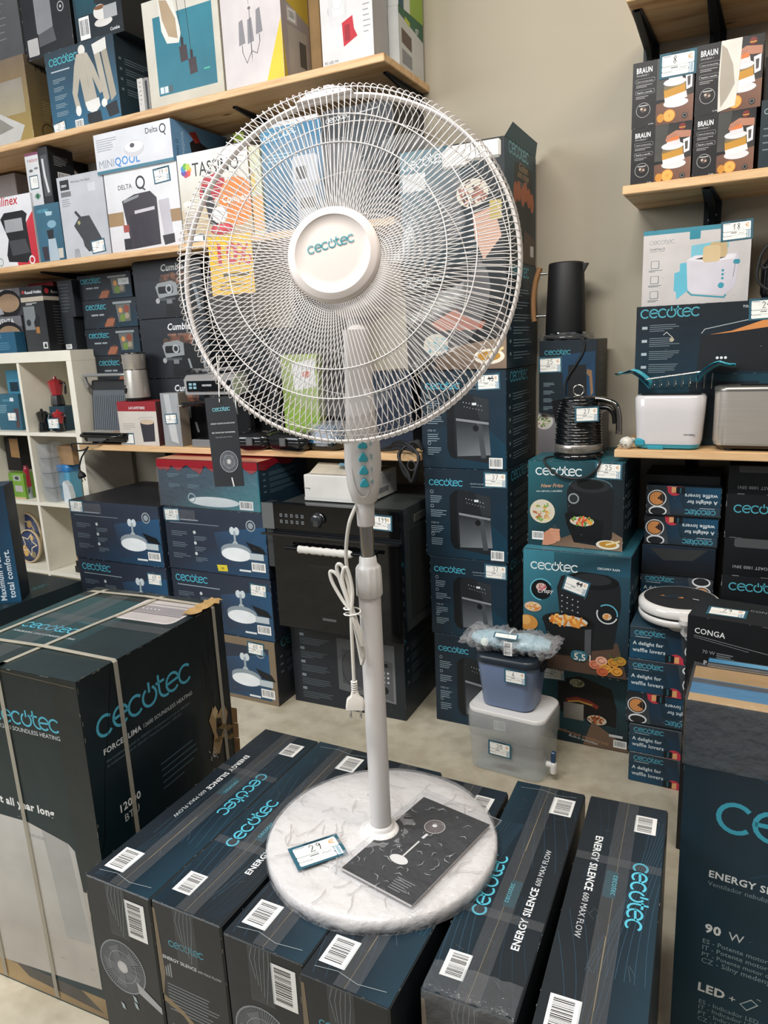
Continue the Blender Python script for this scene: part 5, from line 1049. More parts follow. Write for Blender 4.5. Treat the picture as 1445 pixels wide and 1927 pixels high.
# ---- small column on the fryer cartons
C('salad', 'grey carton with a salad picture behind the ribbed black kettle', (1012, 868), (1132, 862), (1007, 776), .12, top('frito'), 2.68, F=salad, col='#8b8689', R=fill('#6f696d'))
C('kettlebox', 'dark blue kettle carton priced 25 under the matte black kettle', (1014, 770), (1121, 766), (1014, 642), .19, top('salad'), 2.66, name='kettle_carton', F=kettle_art, R=sd('#22262c', None, 4, '#4c555c'), col='#1c2830')
price_tag(BX['kettlebox'], 'F', .20, .33, '25', 1, .085)
# ---- microwave, oven and white open box
C('micro', 'large dark carton with a steel microwave picture, on the floor under the oven', (557, 1317), (765, 1357), (545, 1150), .36, 0, name='microwave_carton', F=micro, R=sd('#20303a', None, 4, '#56646c'), T=fill('#1f2a33'), col='#222a31')
price_tag(BX['micro'], 'F', .80, .07, '325', -2)
# ---- ceiling fan stacks
g7 = 'ceiling fan cartons'
yz = 2.34; z1 = onY((318, 1067), yz).z; z2 = onY((306, 952), yz).z; hh = z2-z1
xL = onY((135, 940), yz).x; xM = onY((304, 950), yz).x; xR = onY((505, 1082), yz).x
names = [('lowest ceiling fan carton behind the strapped carton, right of the cube shelf', 'middle ceiling fan carton of the left stack, turquoise lettering, priced 60', 'top ceiling fan carton of the left stack with shiny tape on its corner'),
         ('tan-edged ceiling fan carton on the floor beside the microwave carton', 'middle ceiling fan carton of the right stack, with a damaged fan picture', 'ceiling fan carton with a yellow sticker under the red-lidded wrapped box')]
for s, (xa, xb) in enumerate(((xL, xM-.004), (xM+.002, xR))):
    for i in range(3):
        zb = max(0, z2-hh*(3-i)) if i else 0
        carton('ceiling_fan_carton', names[s][i], 'box', None, None, None, .48 if s == 0 else .42, rot=0, col='#27303f', F=ceil_fan(i != 2, i+3*s, s == 1 and i == 0), R=sd('#222b3c' if i else '#2f3238', '#2e7a88' if i == 0 else None, 3, '#5d6b7c', i), T=fill('#2b2d31'), group=g7, key='cl%d%d' % (s, i), w=xb-xa, h=(z2-hh*(2-i))-zb-.0006, loc=(xa+(.003*i if s else 0), yz+.006*(i == 1)+(.0 if s else -.02), zb+.0002), edge='#7d6b52' if s and not i else None)
price_tag(BX['cl01'], 'F', .87, .22, '60'); price_tag(BX['cl11'], 'F', .88, .2, '60', -2); price_tag(BX['cl12'], 'F', .085, .12, '60', 2); price_tag(BX['cl10'], 'F', .82, .14, '60', -2)
b = BX['cl12']; m = MB(); a = Art(m, *faceframe(*b[1:4], 'F'), 'paper', .0015); a.poly([(.50, .86), (.60, .85), (.605, .95), (.51, .96)], '#d9c524'); a.text(.54, .93, '39', .04, '#5a5020', .03); tag(m.build('yellow_sticker', b[0]), 'yellow price sticker')
for k, (u0, v0, u1, v1) in (('cl02', (.0, .03, .38, .20)), ('cl12', (.0, .03, .33, .2))):
    b = BX[k]; m = MB(); rows = []
    for i in range(14):
        rows.append([(b[1]*(u0+(u1-u0)*i/13), -.003-.0025*abs(math.sin(i*2.1+j*3.3)), b[3]*(1-v0-(v1-v0)*j/5)) for j in range(6)])
    m.grid(rows, hx('#ffffff'), 'packing_film'); tag(m.build('tape_strip', b[0]), 'shiny crinkled tape')
    if k == 'cl02': t = price_tag(b, 'F', .09, .1, '60', 0, off=.0008)
# ---- red lidded box under the shelf
x0 = onY((304, 950), 2.36).x; x1 = onY((491, 958), 2.36).x; zb = top('cl12')
carton('wrapped_carton', 'carton wrapped in red and clear film on top of the ceiling fan cartons', 'box', None, None, None, .36, rot=0, col='#1f4a60', F=redwrap, R=sd('#1f3a4a', None, 4, '#5d7a88'), T=fill('#7d1420'), key='redbox', w=x1-x0, h=1.060-zb-.003, loc=(x0, 2.36, zb))
b = BX['redbox']; m = MB(); w_, d_, h_ = b[1:4]
rows = []
for i in range(40):
    u = i/39; x = w_*u; dr = .035+.012*math.sin(i*.9)+(.02 if i in (4, 5, 17, 18, 30) else 0)
    rows.append([(x, -.0025-.002*abs(math.sin(i*1.3+j)), h_-dr*j/3) for j in range(4)])
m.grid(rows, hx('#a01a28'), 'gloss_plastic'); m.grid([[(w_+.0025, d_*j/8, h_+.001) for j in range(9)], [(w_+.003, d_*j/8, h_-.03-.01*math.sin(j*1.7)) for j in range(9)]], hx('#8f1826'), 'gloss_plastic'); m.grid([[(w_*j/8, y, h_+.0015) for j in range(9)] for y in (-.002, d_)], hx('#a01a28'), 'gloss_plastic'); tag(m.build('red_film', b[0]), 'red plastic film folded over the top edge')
m = MB(); rows = [[(w_*i/40, -.005-.003*abs(math.sin(i*2.2+j*1.1)), h_*.84*(1-j/7)) for j in range(8)] for i in range(41)]; m.grid(rows, hx('#ffffff'), 'packing_film'); tag(m.build('packing_film', b[0]), 'clear crinkled film')
# ---- left cartons in front: lying dark carton and tilted blue fan carton
p = onZ((48, 1131), .50); p2 = onZ((153, 1093), .50); lr = math.atan2(p2.y-p.y, p2.x-p.x); lu = V3((math.cos(lr), math.sin(lr), 0))
carton('fan_carton', 'dark carton lying behind the strapped carton at the left edge', 'box', None, None, None, .40, rot=math.degrees(lr), col='#18262b', F=lambda a: (a.rect(0, 0, 1, 1, ['#14252a', '#17282e', '#122127', '#111f24']), a.logo(.45, .55, .5, '#1f6674'), a.text(.3, .5, 'OF', .12, '#1f6674')), R=fill('#121a1e'), T=lambda a: (a.rect(0, 0, 1, 1, ['#22333a', '#1e2c33', '#24383f', '#1d3036']), a.logo(.62, .75, .25, '#2a7c8c')), key='leftlow', w=.7, h=.50, loc=(p2.x-lu.x*.7, p2.y-lu.y*.7, 0))
q = onZ((47, 1133), .5)+V3((-lu.y, lu.x, 0))*.02; fr = math.radians(38)
carton('fan_carton', 'narrow blue carton standing at the left edge, lettering about freshness and comfort', 'box', None, None, None, .13, rot=38, col='#1c3a55', F=maxfresh, R=fill('#15222e'), key='fresh', w=.20, h=.50, loc=(q.x-.20*math.cos(fr), q.y-.20*math.sin(fr), top('leftlow')))
o = BX['fresh'][0]; 
# ---- top left shelf
Y = 2.54; g1 = None
C('phil', 'tan and gold steam iron carton at the left end of the top shelf', (-95, 300), (65, 262), (48, 99), .34, TS+.0004, Y, F=irons, R=irons_side, col='#8a7548', edge='#a08a60')
C('robot', 'blue carton showing a beige shirt-shaped ironing dummy with trousers', (103, 257), (229, 223), (79, 103), .26, TS+.0004, Y, F=robot, R=sd(['#26333b', '#242d34', '#1f4654', '#25414d'], None, 4, '#73818a'), col='#2a5a74')
price_tag(BX['robot'], 'F', .10, .93, '35', 6, .08)
C('bcm', 'black coffee maker carton with scuffed white corners, stacked on the top shelf', (51, 106), (139, 81), (37, 0), .3, top('robot'), 2.56, F=blackcoffee, R=fill('#17181b'), col='#242529', h=.40, edge='#8c8a86')
C('cup', 'dark teal coffee machine carton with a white cup and saucer picture', (146, 80), (233, 52), (128, 0), .24, top('robot'), 2.555, F=cumbia_cup, R=fill('#1c1d20'), col='#1c2a33', h=.40)
C('greyb', 'grey carton with faint lines of print in the top left corner', (-95, 130), (45, 97), (0, 0), .28, top('phil'), 2.6, F=lambda a: (a.rect(0, 0, 1, 1, ['#5a5a5c', '#646466', '#59595b', '#545456']), a.lines(.35, .3, .5, 9, .07, .008, '#85868a')), col='#5a5a5c', h=.4)
C('slimw', 'slim white carton standing beside the pendant lamp box', (264, 213), (274, 210.5), (254, 150), .2, TS+.0004, Y, name='slim_carton', F=lambda a: (a.rect(0, 0, 1, 1, '#c9c5c0'), a.lines(.3, .1, .4, 6, .12, .03, '#8f8c88')), col='#cbc7c1')
C('slimb', 'slim carton with a dark spine squeezed next to the pendant lamp box', (275, 210), (284, 208), (270, 147), .2, TS+.0004, Y, name='slim_carton', F=lambda a: (a.rect(0, 0, 1, 1, '#8c8a88'), a.rect(.35, .08, .8, .9, '#24252a')), col='#bdb9b3')
C('darkb', 'dark filler box added for the shadowed gap behind the slim cartons', (236, 220), (283, 205), (229, 0), .08, TS+.0004, 2.81, F=fill('#2b2d31'), col='#25272b', h=.5)  # added dark box, its colour stands in for shadow between the cartons
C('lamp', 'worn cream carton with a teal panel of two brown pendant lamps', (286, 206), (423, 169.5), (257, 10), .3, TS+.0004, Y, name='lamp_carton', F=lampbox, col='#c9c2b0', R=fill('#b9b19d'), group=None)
C('chand', 'white carton with a grey three-arm chandelier picture and yellow corner', (427, 169), (536, 142), (405, 0), .19, TS+.0004, Y, name='lamp_carton', F=chand, R=lambda a: (a.rect(0, 0, 1, 1, ['#a89c9a', '#a09392', '#9c8f8c', '#a69a97']), a.poly([(.1, .55), (.99, .2), (.99, .62)], '#c9a92a'), a.poly([(0, .99), (0, .66), (.12, .99)], '#c9a92a'), a.rect(.2, .58, .55, .66, '#c9c0bb'), a.bars(.25, .59, .5, .65), a.rect(.2, .68, .9, .96, '#b3a89e'), a.rect(.6, .74, .85, .88, '#5f5a55')), col='#c9bfbe', h=.62)
C('brown', 'plain brown carton on the top shelf behind the white lamp boxes', (566, 140), (606, 122), (560, 0), .1, TS+.0004, 2.74, F=fill('#b08f62'), col='#a88658', h=.6, mat='raw_card')
C('rsled', 'white luminaire carton with a torn red label near the shelf end', (608, 122.5), (704, 99), (597, 0), .115, TS+.0004, Y, name='lamp_carton', F=rsled, R=lambda a: (a.rect(0, 0, 1, 1, '#a8a5a4'), a.rr(.3, .0, .85, .30, .1, '#9a9796')), col='#c9c6c5', h=.42)
xr = -1.232
for k, (z0, h0, art_, lb) in enumerate(((TS+.0004, .20, lambda a: (a.rect(0, 0, 1, 1, '#c9cbc8'), a.poly([(0, 0), (1, 0), (1, .30), (0, .12)], '#2f6a4c'), a.text(.68, .24, '07', .10, W_, .02), a.poly([(.1, .32), (.5, .38), (.5, .62), (.1, .56)], '#6d5a50'), a.poly([(.1, .66), (.5, .7), (.5, .92), (.1, .9)], '#8b8d8f'), a.poly([(.25, .1), (.45, .14), (.45, .22), (.25, .18)], '#b9c43a')), 'green and white lamp carton standing at the end of the top shelf'),
    (TS+.2012, .17, lambda a: (a.rect(0, 0, 1, 1, '#8fae3c'), a.rect(0, 0, .45, 1, '#d3d3ce'), a.text(.15, .5, '24', .12, '#24333a', .02), a.rect(0, .6, .2, 1, '#2b5a6d')), 'lime green carton stacked on the green and white lamp carton'))):
    carton('lamp_carton', lb, 'box', None, None, None, .215, rot=0, col='#c3c5c2' if k == 0 else '#8fae3c', R=art_, F=fill('#b9bbb8'), key='grn%d' % k, w=.13, h=h0, loc=(xr-.13-.0*k, 2.666+.004*k, z0))
# ---- middle left shelf
Y = 2.53; Z0 = MS+.0004
C('mgrey', 'grey carton deep at the left end of the middle shelf', (-60, 380), (34, 372), (20, 301), .13, Z0, 2.76, F=fill('#8d8582'), col='#8a827f', h=.49)
C('moul', 'white and red coffee maker carton at the left end of the middle shelf', (-12, 500), (74, 491), (51, 363), .3, Z0, Y, F=moulinex, col='#d3d2d5')
C('milk', 'small blue blender carton beneath the knife carton', (78, 491), (124, 486), (58, 389), .2, Z0, Y, F=moka_art, col='#336a84', R=fill('#2a566c'))
C('bosch', 'narrow white carton with red lettering on the small blue carton', (59, 388), (83, 381), (31, 294), .16, top('milk'), 2.54, F=lambda a: (a.rect(0, 0, 1, 1, ['#d5d5d8', '#d9d9dc', '#cfcfd2', '#cbcbce']), a.rect(0, 0, 1, .05, '#8a4a6a'), a.disc(.2, .14, .07, '#a9a9ad'), a.text(.32, .17, 'BOSCH', 0, '#b8323a', .02, 0, 'l', 0, .6), a.disc(.35, .33, .15, '#6a6a6d', .07), a.disc(.75, .30, .16, '#87878b', .06), a.rect(.15, .42, .8, .68, '#2b5a6d'), a.rect(.2, .44, .76, .66, '#e8e8e4'), a.hand(.4, .56, '13', .08), a.disc(.6, .82, .22, '#2f6a4c', .12), a.ring(.6, .82, .15, .05, '#9ab8a8')), R=fill('#1b1c1f'), col='#cbcbce')
C('knife', 'narrow black carton with a white tool picture on the blue carton', (84, 380), (101, 376), (77, 277), .14, top('milk'), 2.54, name='slim_carton', F=lambda a: (a.rect(0, 0, 1, 1, ['#2c2d31', '#3a3b3f', '#2a2b2f', '#242529']), a.rect(.14, .14, .86, .86, '#55565a'), a.line([(.35, .2), (.4, .5), (.62, .8)], .22, '#d0d0d2')), R=lambda a: (a.rect(0, 0, 1, 1, '#222327'), a.bars(.3, .42, .8, .58), a.lines(.2, .15, .6, 6, .03, .01, '#8d8e92')), col='#222327')
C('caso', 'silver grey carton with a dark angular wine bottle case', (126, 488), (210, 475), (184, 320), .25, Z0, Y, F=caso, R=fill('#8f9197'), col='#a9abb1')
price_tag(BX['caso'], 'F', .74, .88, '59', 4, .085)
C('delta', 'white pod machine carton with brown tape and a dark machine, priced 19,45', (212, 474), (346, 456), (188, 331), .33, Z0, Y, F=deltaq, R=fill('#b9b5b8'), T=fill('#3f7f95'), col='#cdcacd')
price_tag(BX['delta'], 'F', .80, .13, '19', 3, .09)
C('mini', 'flat white and blue pod machine carton lying on the white pod machine box', (183, 321), (327, 302), (173, 256), .36, top('delta'), 2.52, F=miniqool, R=lambda a: (a.rect(0, 0, 1, 1, ['#6f9cc4', '#4f7fa8', '#5a564f', '#6fa0cb']), a.text(.10, .9, 'Delta Q', .10, '#3a4048', 0, 90), a.text(.2, .9, 'MINIQOOL', .10, '#c3dcef', 0, 90), a.poly([(.3, .45), (.4, .30), (.62, .45), (.98, .65), (.98, .99), (.34, .95)], '#1f1a1d'), a.poly([(.3, .2), (.42, .12), (.50, .36), (.40, .42)], '#a0342a'), a.poly([(.70, .42), (.85, .45), (.87, .7), (.72, .64)], '#8a2024')), col='#c9cad0')
C('tass', 'carton with black lettering, coloured petals and a red coffee machine', (348, 455), (477, 439), (319, 296), .22, Z0, 2.525, F=tassimo, R=fill('#b9a47c'), col='#cfcdc4')
C('tagp', 'pack with a lime green hanging tab behind the petal logo carton', (452, 441), (474, 438), (432, 270), .07, Z0, 2.78, name='hanging_pack', F=fill('#d6d3cc'), col='#cfccc5', extra=lambda mb, w, d, h: mb.box(w*.1, w*.95, 0, .003, h, h+.035, '#b8dc2a', 'plastic'))
C('pale', 'tall pale yellow pack with an orange strip right of the petal logo carton', (480, 438.5), (499, 436.5), (457, 278), .12, Z0, 2.527, name='slim_carton', F=lambda a: (a.rect(0, 0, 1, 1, '#c8c9a8'), a.rect(0, .55, 1, .95, '#d9a05c'), a.rect(0, .3, .4, .5, '#d8b53a')), col='#c8c9a8')
C('blue', 'blue coffee machine carton behind the upper left of the fan guard', (503, 436), (614, 424), (484, 247), .3, Z0, Y, F=bluecoffee, R=fill('#1c2d3c'), col='#2f6f92')
C('wflat', 'flat white carton lying on the blue coffee machine box', (505, 240), (596, 224), (503, 232), .2, top('blue'), 2.56, F=fill('#cfcfd0'), col='#cfcfd0', h=.028)
C('press', 'black carton with silvery machine parts behind the fan top', (617, 424), (747, 409), (600, 212), .27, Z0, Y, F=blackpress, R=fill('#1b1d20'), col='#25282d')
C('oo', 'black carton at the right end of the middle shelf', (742, 410), (772, 407), (736, 215), .05, Z0, 2.84, F=lambda a: (a.rect(0, 0, 1, 1, '#1f2225'), a.logo(.1, .2, .7, '#5d6468')), col='#1d2023')
# yellow sale sign hanging from the shelf edge
P = [onY(q, 2.486) for q in ((387, 447), (469, 447), (479, 540), (395, 557))]
m = MB(); a = Art(m, (0, 0, 0), (P[1]-P[0]).normalized()*((P[1]-P[0]).length), (0, 0, P[3].z-P[0].z), 'paper'); W1 = (P[1]-P[0]).length; H1 = P[0].z-P[3].z
m = MB(); m.box(0, W1, -.0008, .0008, -H1, 0, '#e9b81c', 'paper'); a = Art(m, (0, -.0008, 0), (W1, 0, 0), (0, 0, -H1), 'paper'); a.text(.12, .48, '10', .36, '#cf3442', .05); a.ring(.72, .25, .08, .04, '#cf3442'); a.ring(.88, .42, .08, .04, '#cf3442'); a.line([(.92, .15), (.68, .5)], .04, '#cf3442'); a.rect(.3, .64, .9, .70, '#5a4a18'); a.lines(.2, .78, .6, 3, .06, .02, '#6a5210')
o = tag(m.build('sale_sign', None, (P[0].x, 2.4975, P[0].z)), 'yellow sign with a red 10% hanging from the middle shelf edge', 'sign')
# ---- on the cube shelf
CZ = 1.5375
C('irgrey', 'dark steam iron carton with a tan oval picture, lower of two at the edge', (-40, 669), (50, 667), (0, 597), .13, CZ, 2.66, F=iron_box, col='#4a484c')
C('rowe', 'grey steam iron carton stacked on a darker one at the left edge', (-40, 600), (44, 597), (0, 545), .13, top('irgrey'), 2.66, F=iron_box, col='#77757a')
C('tealb', 'small flat blue carton on the cube shelf at the left edge', (-40, 668), (33, 666), (0, 626), .06, CZ, 2.575, F=lambda a: (a.rect(0, 0, 1, 1, '#2c6484'), a.text(.55, .25, 'TEC', .12, '#a9c8d6', .02), a.lines(.55, .5, .35, 4, .1, .03, '#5a8ea8')), col='#2c6484')
C('russ', 'tall black and grey kettle carton with a wood-handled kettle, on the cube shelf', (54, 666), (96, 665), (38, 541), .16, CZ, 2.58, name='kettle_carton', F=russell, R=lambda a: (a.rect(0, 0, 1, 1, '#202124'), a.rect(0, .16, 1, .22, '#b5aa9a'), a.disc(.15, .08, .08, '#b8343a', .08), a.text(.3, .11, 'Russ', .05, W_), a.lines(.3, .3, .55, 14, .045, .01, '#55565a')), col='#222326')
C('redt', 'carton with a red top behind the tall kettle carton', (72, 666), (118, 665), (66, 533), .05, CZ, 2.80, F=lambda a: (a.rect(0, 0, 1, 1, '#3a2a2c'), a.rect(0, 0, 1, .12, '#b02a38')), col='#8a2230')
C('dk1', 'dark carton with barcode at the right end of the cube shelf top', (124, 664), (146, 663), (118, 598), .12, CZ, 2.66, F=lambda a: (a.rect(0, 0, 1, 1, '#2b3036'), a.bars(.1, .82, .6, .96)), col='#272b30')
C('dk2', 'dark carton with grey print stacked at the right end of the cube shelf top', (116, 599), (143, 597), (110, 529), .12, top('dk1'), 2.66, F=lambda a: (a.rect(0, 0, 1, 1, '#2c3036'), a.lines(.1, .1, .7, 9, .09, .03, '#4c5258')), col='#2c3036')
# ---- low left shelf, back row
Y = 2.70; hz = (onY((171, 671), Y).z-LS)/3
g8 = 'food saver cartons'
vl = ['lowest food saver carton on the low shelf, behind the upright grill', 'food saver carton second from the shelf, hidden behind the grill', 'food saver carton just above the upright grill', 'food saver carton fourth from the shelf, beside the steel frother', 'food saver carton with a hole in its lettering, second from the top', 'topmost food saver carton, with a white label on the picture']
zc = LS+.0003; tops = [LS+hz, LS+2*hz, LS+3*hz, onY((163, 620), Y).z, onY((151, 567), Y).z, onY((144, 520), Y).z]; lx = [(185, 671), (178, 671), (171, 671), (165, 671), (160, 620), (148, 565)]
xcl = CXR+.009
for i in range(6):
    x0 = max(xcl if i < 3 else -9, onY(lx[i], Y).x); carton('food_saver_carton', vl[i], 'box', None, None, None, .16, rot=0, col='#252b33', F=vacseal(i, i == 5), group=g8, key='vs%d' % i, w=.36, h=tops[i]-zc-.0006, loc=(x0, Y+.003*(i % 2), zc)); zc = tops[i]
Y = 2.64
x0 = onY((262, 713), Y-.01).x; z_ = [LS+.0003, onY((272, 713), Y-.01).z, onY((259, 602), Y-.01).z, 1.9105]
cb = ['coffee machine carton at the bottom behind the steel espresso machine', 'dark coffee machine carton with a copper dust print, middle of its stack', 'topmost dark coffee machine carton under the middle shelf']
for i in range(3):
    xx = onY(((282, 820), (272, 713), (259, 602))[i], Y-.01).x; xx = max(xx, BX['vs0'][4].x+.362)
    carton('coffee_machine_carton', cb[i], 'box', None, None, None, .22, rot=0, col='#272c33', F=espresso_art(i+1), group='dark espresso machine cartons', key='cu%d' % i, w=.40, h=z_[i+1]-z_[i]-.0006, loc=(xx, Y-.005*i, z_[i]))
# back row further right, seen through the guard
xa = BX['cu0'][4].x+.42
for i, (x, wd, h0, fn, lb, cc) in enumerate(((xa, .33, .50, darkbox('#47616d', '#22262b', None, 2), 'large black carton on the low shelf seen through the fan guard', '#1f2327'), (xa+.34, .30, .62, darkbox(None, '#1e2226', None, 3), 'tall black carton on the low shelf behind the fan hub', '#1c2024'))):
    carton('appliance_carton', lb, 'box', None, None, None, .09, rot=0, col=cc, F=fn, key='bk%d' % i, w=wd, h=h0, loc=(x, 2.79, LS+.0003))
x0 = onY((695, 800), 2.56).x
carton('appliance_carton', 'navy carton on the low shelf behind the fan neck, beside the tower', 'box', None, None, None, .25, rot=0, col='#1f2a3a', F=darkbox(None, '#212d40', None, 4), key='navy', w=-1.20-x0, h=onY((700, 700), 2.56).z-LS, loc=(x0, 2.6, LS+.0003))
# front row
C('lacaf', 'white and red coffee press carton priced 5 with a dark mug picture', (229, 837), (300, 832), (221, 756), .11, LS+.0004, 2.5, F=lacaf, R=fill('#5a3a3c'), col='#c4bab2', T=fill('#a32832'))
C('silv', 'silver and brown carton beside the coffee press box, tag on its front', (311, 836), (344, 836), (296, 740), .06, LS+.0004, 2.505, F=lambda a: (a.rect(0, 0, 1, 1, ['#8f9296', '#a3a6a9', '#8a8d90', '#96999c']), a.poly([(.2, .02), (.5, .02), (.6, .4), (.3, .5)], '#b9bcbe'), a.poly([(.3, .6), (.7, .55), (.8, .95), (.4, .9)], '#c2c4c5')), R=fill('#8a8072', '#80766a', '#7d7265', '#857a6c'), col='#8f8c86')
price_tag(BX['silv'], 'F', .5, .48, '2', 2, .07)
# cable tangle, toasters' back: right shelf cartons
Y = 2.64
C('rs1', 'dark teal toaster carton on the low right shelf behind the steel toaster', (1197, 845), (1480, 850), (1194, 707), .24, RS+.0004, Y, name='toaster_carton', F=lambda a: (a.rect(0, 0, 1, 1, ['#1c4454', '#1d4656', '#1b3a48', '#1a3846']), a.logo(.15, .6, .3, '#2f7a8c'), a.poly([(.35, .1), (.8, .1), (.8, .9), (.35, .9)], '#1e2c35')), col='#1c3a47')
C('rs2', 'black long-slot toaster carton priced 24 with a toast picture', (1194, 705), (1500, 702), (1200, 578), .22, top('rs1'), Y, name='toaster_carton', F=toast24, col='#1d262e')
C('rs3', 'battered white toaster carton priced 18 with two slices of bread', (1207, 572), (1407, 561), (1213, 436), .13, top('rs2'), Y+.01, name='toaster_carton', F=toaster_art, R=fill('#6f6a68'), T=fill('#3f8ea3'), col='#bdb8b6', edge='#4b8796')
price_tag(BX['rs3'], 'F', .865, .10, '18', 2, .09); price_tag(BX['rs2'], 'F', .80, .12, '24', 2, .1)
# citrus press cartons
g2 = 'citrus press cartons'; Z0 = BS+.0004; Y = 2.6
C('ju0', 'lower left citrus press carton at the end of the right shelf', (1185.5, 356), (1298, 339), (1185, 245), .25, Z0, Y, F=juicer(s=1), col='#1d1b1d', group=g2, name='citrus_press_carton')
C('ju1', 'lower right citrus press carton, under the torn one', (1301, 340), (1416, 323), (1304, 221), .25, Z0, Y, F=juicer(s=2), col='#1d1b1d', group=g2, name='citrus_press_carton')
C('ju2', 'upper left citrus press carton with the price card 8', (1188, 240), (1303, 224), (1190, 121), .25, top('ju0'), Y, F=juicer(False, True, 3), col='#1d1b1d', group=g2, name='citrus_press_carton')
C('ju3', 'upper right citrus press carton with a strip of its face torn off', (1306, 216), (1431, 194), (1313, 87), .25, top('ju1'), Y, F=juicer(True, False, 4), col='#1d1b1d', group=g2, name='citrus_press_carton')
price_tag(BX['ju2'], 'F', .73, .13, '8', 0, .105)
C('ju4', 'dark teal carton at the right edge beside the citrus press boxes', (1425, 321), (1560, 300), (1430, 190), .25, Z0, Y, F=lambda a: (a.rect(0, 0, 1, 1, '#22333c'), a.logo(.05, .2, .5, '#8fa5ab'), a.lines(.05, .4, .3, 4, .1, .02, '#6d7c82')), col='#22333c')
C('ju5', 'black carton at the right edge above the dark teal one', (1436, 190), (1560, 172), (1436, 108), .2, top('ju4'), 2.64, F=fill('#1f2124'), col='#1f2124')
# waffle cartons
g3 = 'waffle maker cartons'
Y = 2.6; zt = [onY(p, Y).z for p in ((1214, 912.6), (1213, 967), (1211, 1024), (1206, 1077))]; hh = (zt[0]-zt[3])/3; x0 = onY((1213, 966), Y).x; wd = onY((1353, 974), Y).x-x0
wl = ['topmost waffle maker carton under the right shelf, printed upside down', 'waffle maker carton second from the top under the right shelf, upside down', 'plain dark waffle maker carton third from the top under the right shelf', 'waffle maker carton just above the round white waffle maker']
z = zt[0]-hh; k = 0
while z > -.02:
    zb = max(z, .0003); fn = waffle(True, k) if k < 2 else (lambda a: (a.rect(0, 0, 1, 1, ['#24364a', '#1f2c3a', '#15171a', '#17191c']), a.poly([(.1, .1), (.9, .05), (.7, .45), (.3, .5)], '#3a3c3e'))) if k == 2 else waffle(False, k)
    lb = wl[k] if k < 4 else 'waffle maker carton hidden in the back stack, level %s from the floor' % ('one', 'two', 'three', 'four', 'five', 'six')[max(0, round(z/hh))]
    carton('waffle_maker_carton', lb, 'box', None, None, None, .25, rot=0, col='#1f3442', F=fn, group=g3, key='wu%d' % k, w=wd, h=hh-.0006 if z > 0 else z+hh, loc=(x0+(.004, .0, -.004, -.006)[k % 4], Y+(.002, .006, 0, .004)[k % 4], zb)); k += 1; z -= hh
C('topdark', 'black carton at the very top of the back waffle stack', (1212, 912), (1355, 919), (1210, 892), .2, top('wu0'), 2.64, F=fill('#1b1d20'), col='#1b1d20')
p0 = onZ((1181.5, 1467), 0); Y = p0.y; sm = [(1181.5, 1467), (1182, 1412), (1180, 1359), (1180, 1299), (1183, 1237), (1190, 1177)]
lw = ['lowest carton of the front waffle stack, on the floor', 'second carton of the front waffle stack from the floor', 'carton printed upside down in the middle of the front waffle stack', 'carton fourth from the floor in the front waffle stack', 'top carton of the front waffle stack, carrying the white waffle maker']
zz = [0]+[onY(p, Y).z for p in sm[1:]]
for i in range(5):
    x = onY(sm[i] if i != 2 else (1177, 1359), Y).x; carton('waffle_maker_carton', lw[i], 'box', None, None, None, .22, rot=0, col='#1f3442', F=waffle(i == 2, i+9), T=fill('#2f4a58'), group=g3, key='wl%d' % i, w=wd, h=zz[i+1]-zz[i]-.0006, loc=(x, Y+(.003 if i == 2 else 0), zz[i]+.0003))
# conga carton
q = onY((1294.6, 1157), 2.06)
carton('vacuum_carton', 'black vacuum cleaner carton with white lettering behind the wrapped tall box', 'box', None, None, None, .17, rot=-8, col='#1c1e21', F=conga, T=lambda a: (a.rect(0, 0, 1, 1, '#26282b'), a.text(.3, .4, 'CONGA', .08, '#8d8f92')), key='conga', w=.46, h=q.z, loc=(q.x, 2.06, 0))
price_tag(BX['conga'], 'T', .19, .62, '79', 3, .1)
# dark toaster oven cartons at the far right
Y = 2.62; x0 = onY((1363, 1000), Y).x
zz = [onY(p, Y).z for p in ((1360, 1145), (1360, 1080), (1360, 1010), (1364, 927), (1364, 875))]
rk = [('lower dark carton of the far right stack under the shelf', lambda a: rock(a, False, True)), ('dark grill carton with a pale handle print in the far right stack', lambda a: rock(a, True, False)), ('dark grill carton with turquoise lettering and scuffs in the far right stack', lambda a: rock(a)), ('top dark carton of the far right stack, printed upside down', lambda a: rock(a, True, False))]
carton('grill_carton', 'dark carton at the base of the far right stack', 'box', None, None, None, .25, rot=0, col='#191c1f', key='rk', w=.5, h=zz[0]-.001, loc=(x0, Y, 0), F=fill('#16181b'), group='dark grill cartons')
for i in range(4): carton('grill_carton', rk[i][0], 'box', None, None, None, .25, rot=0, col='#1a1d20', F=rk[i][1], group='dark grill cartons', key='rk%d' % i, w=.5, h=min(zz[i+1], 1.09)-zz[i]-.0006, loc=(x0+.002*(i % 2), Y, zz[i]))
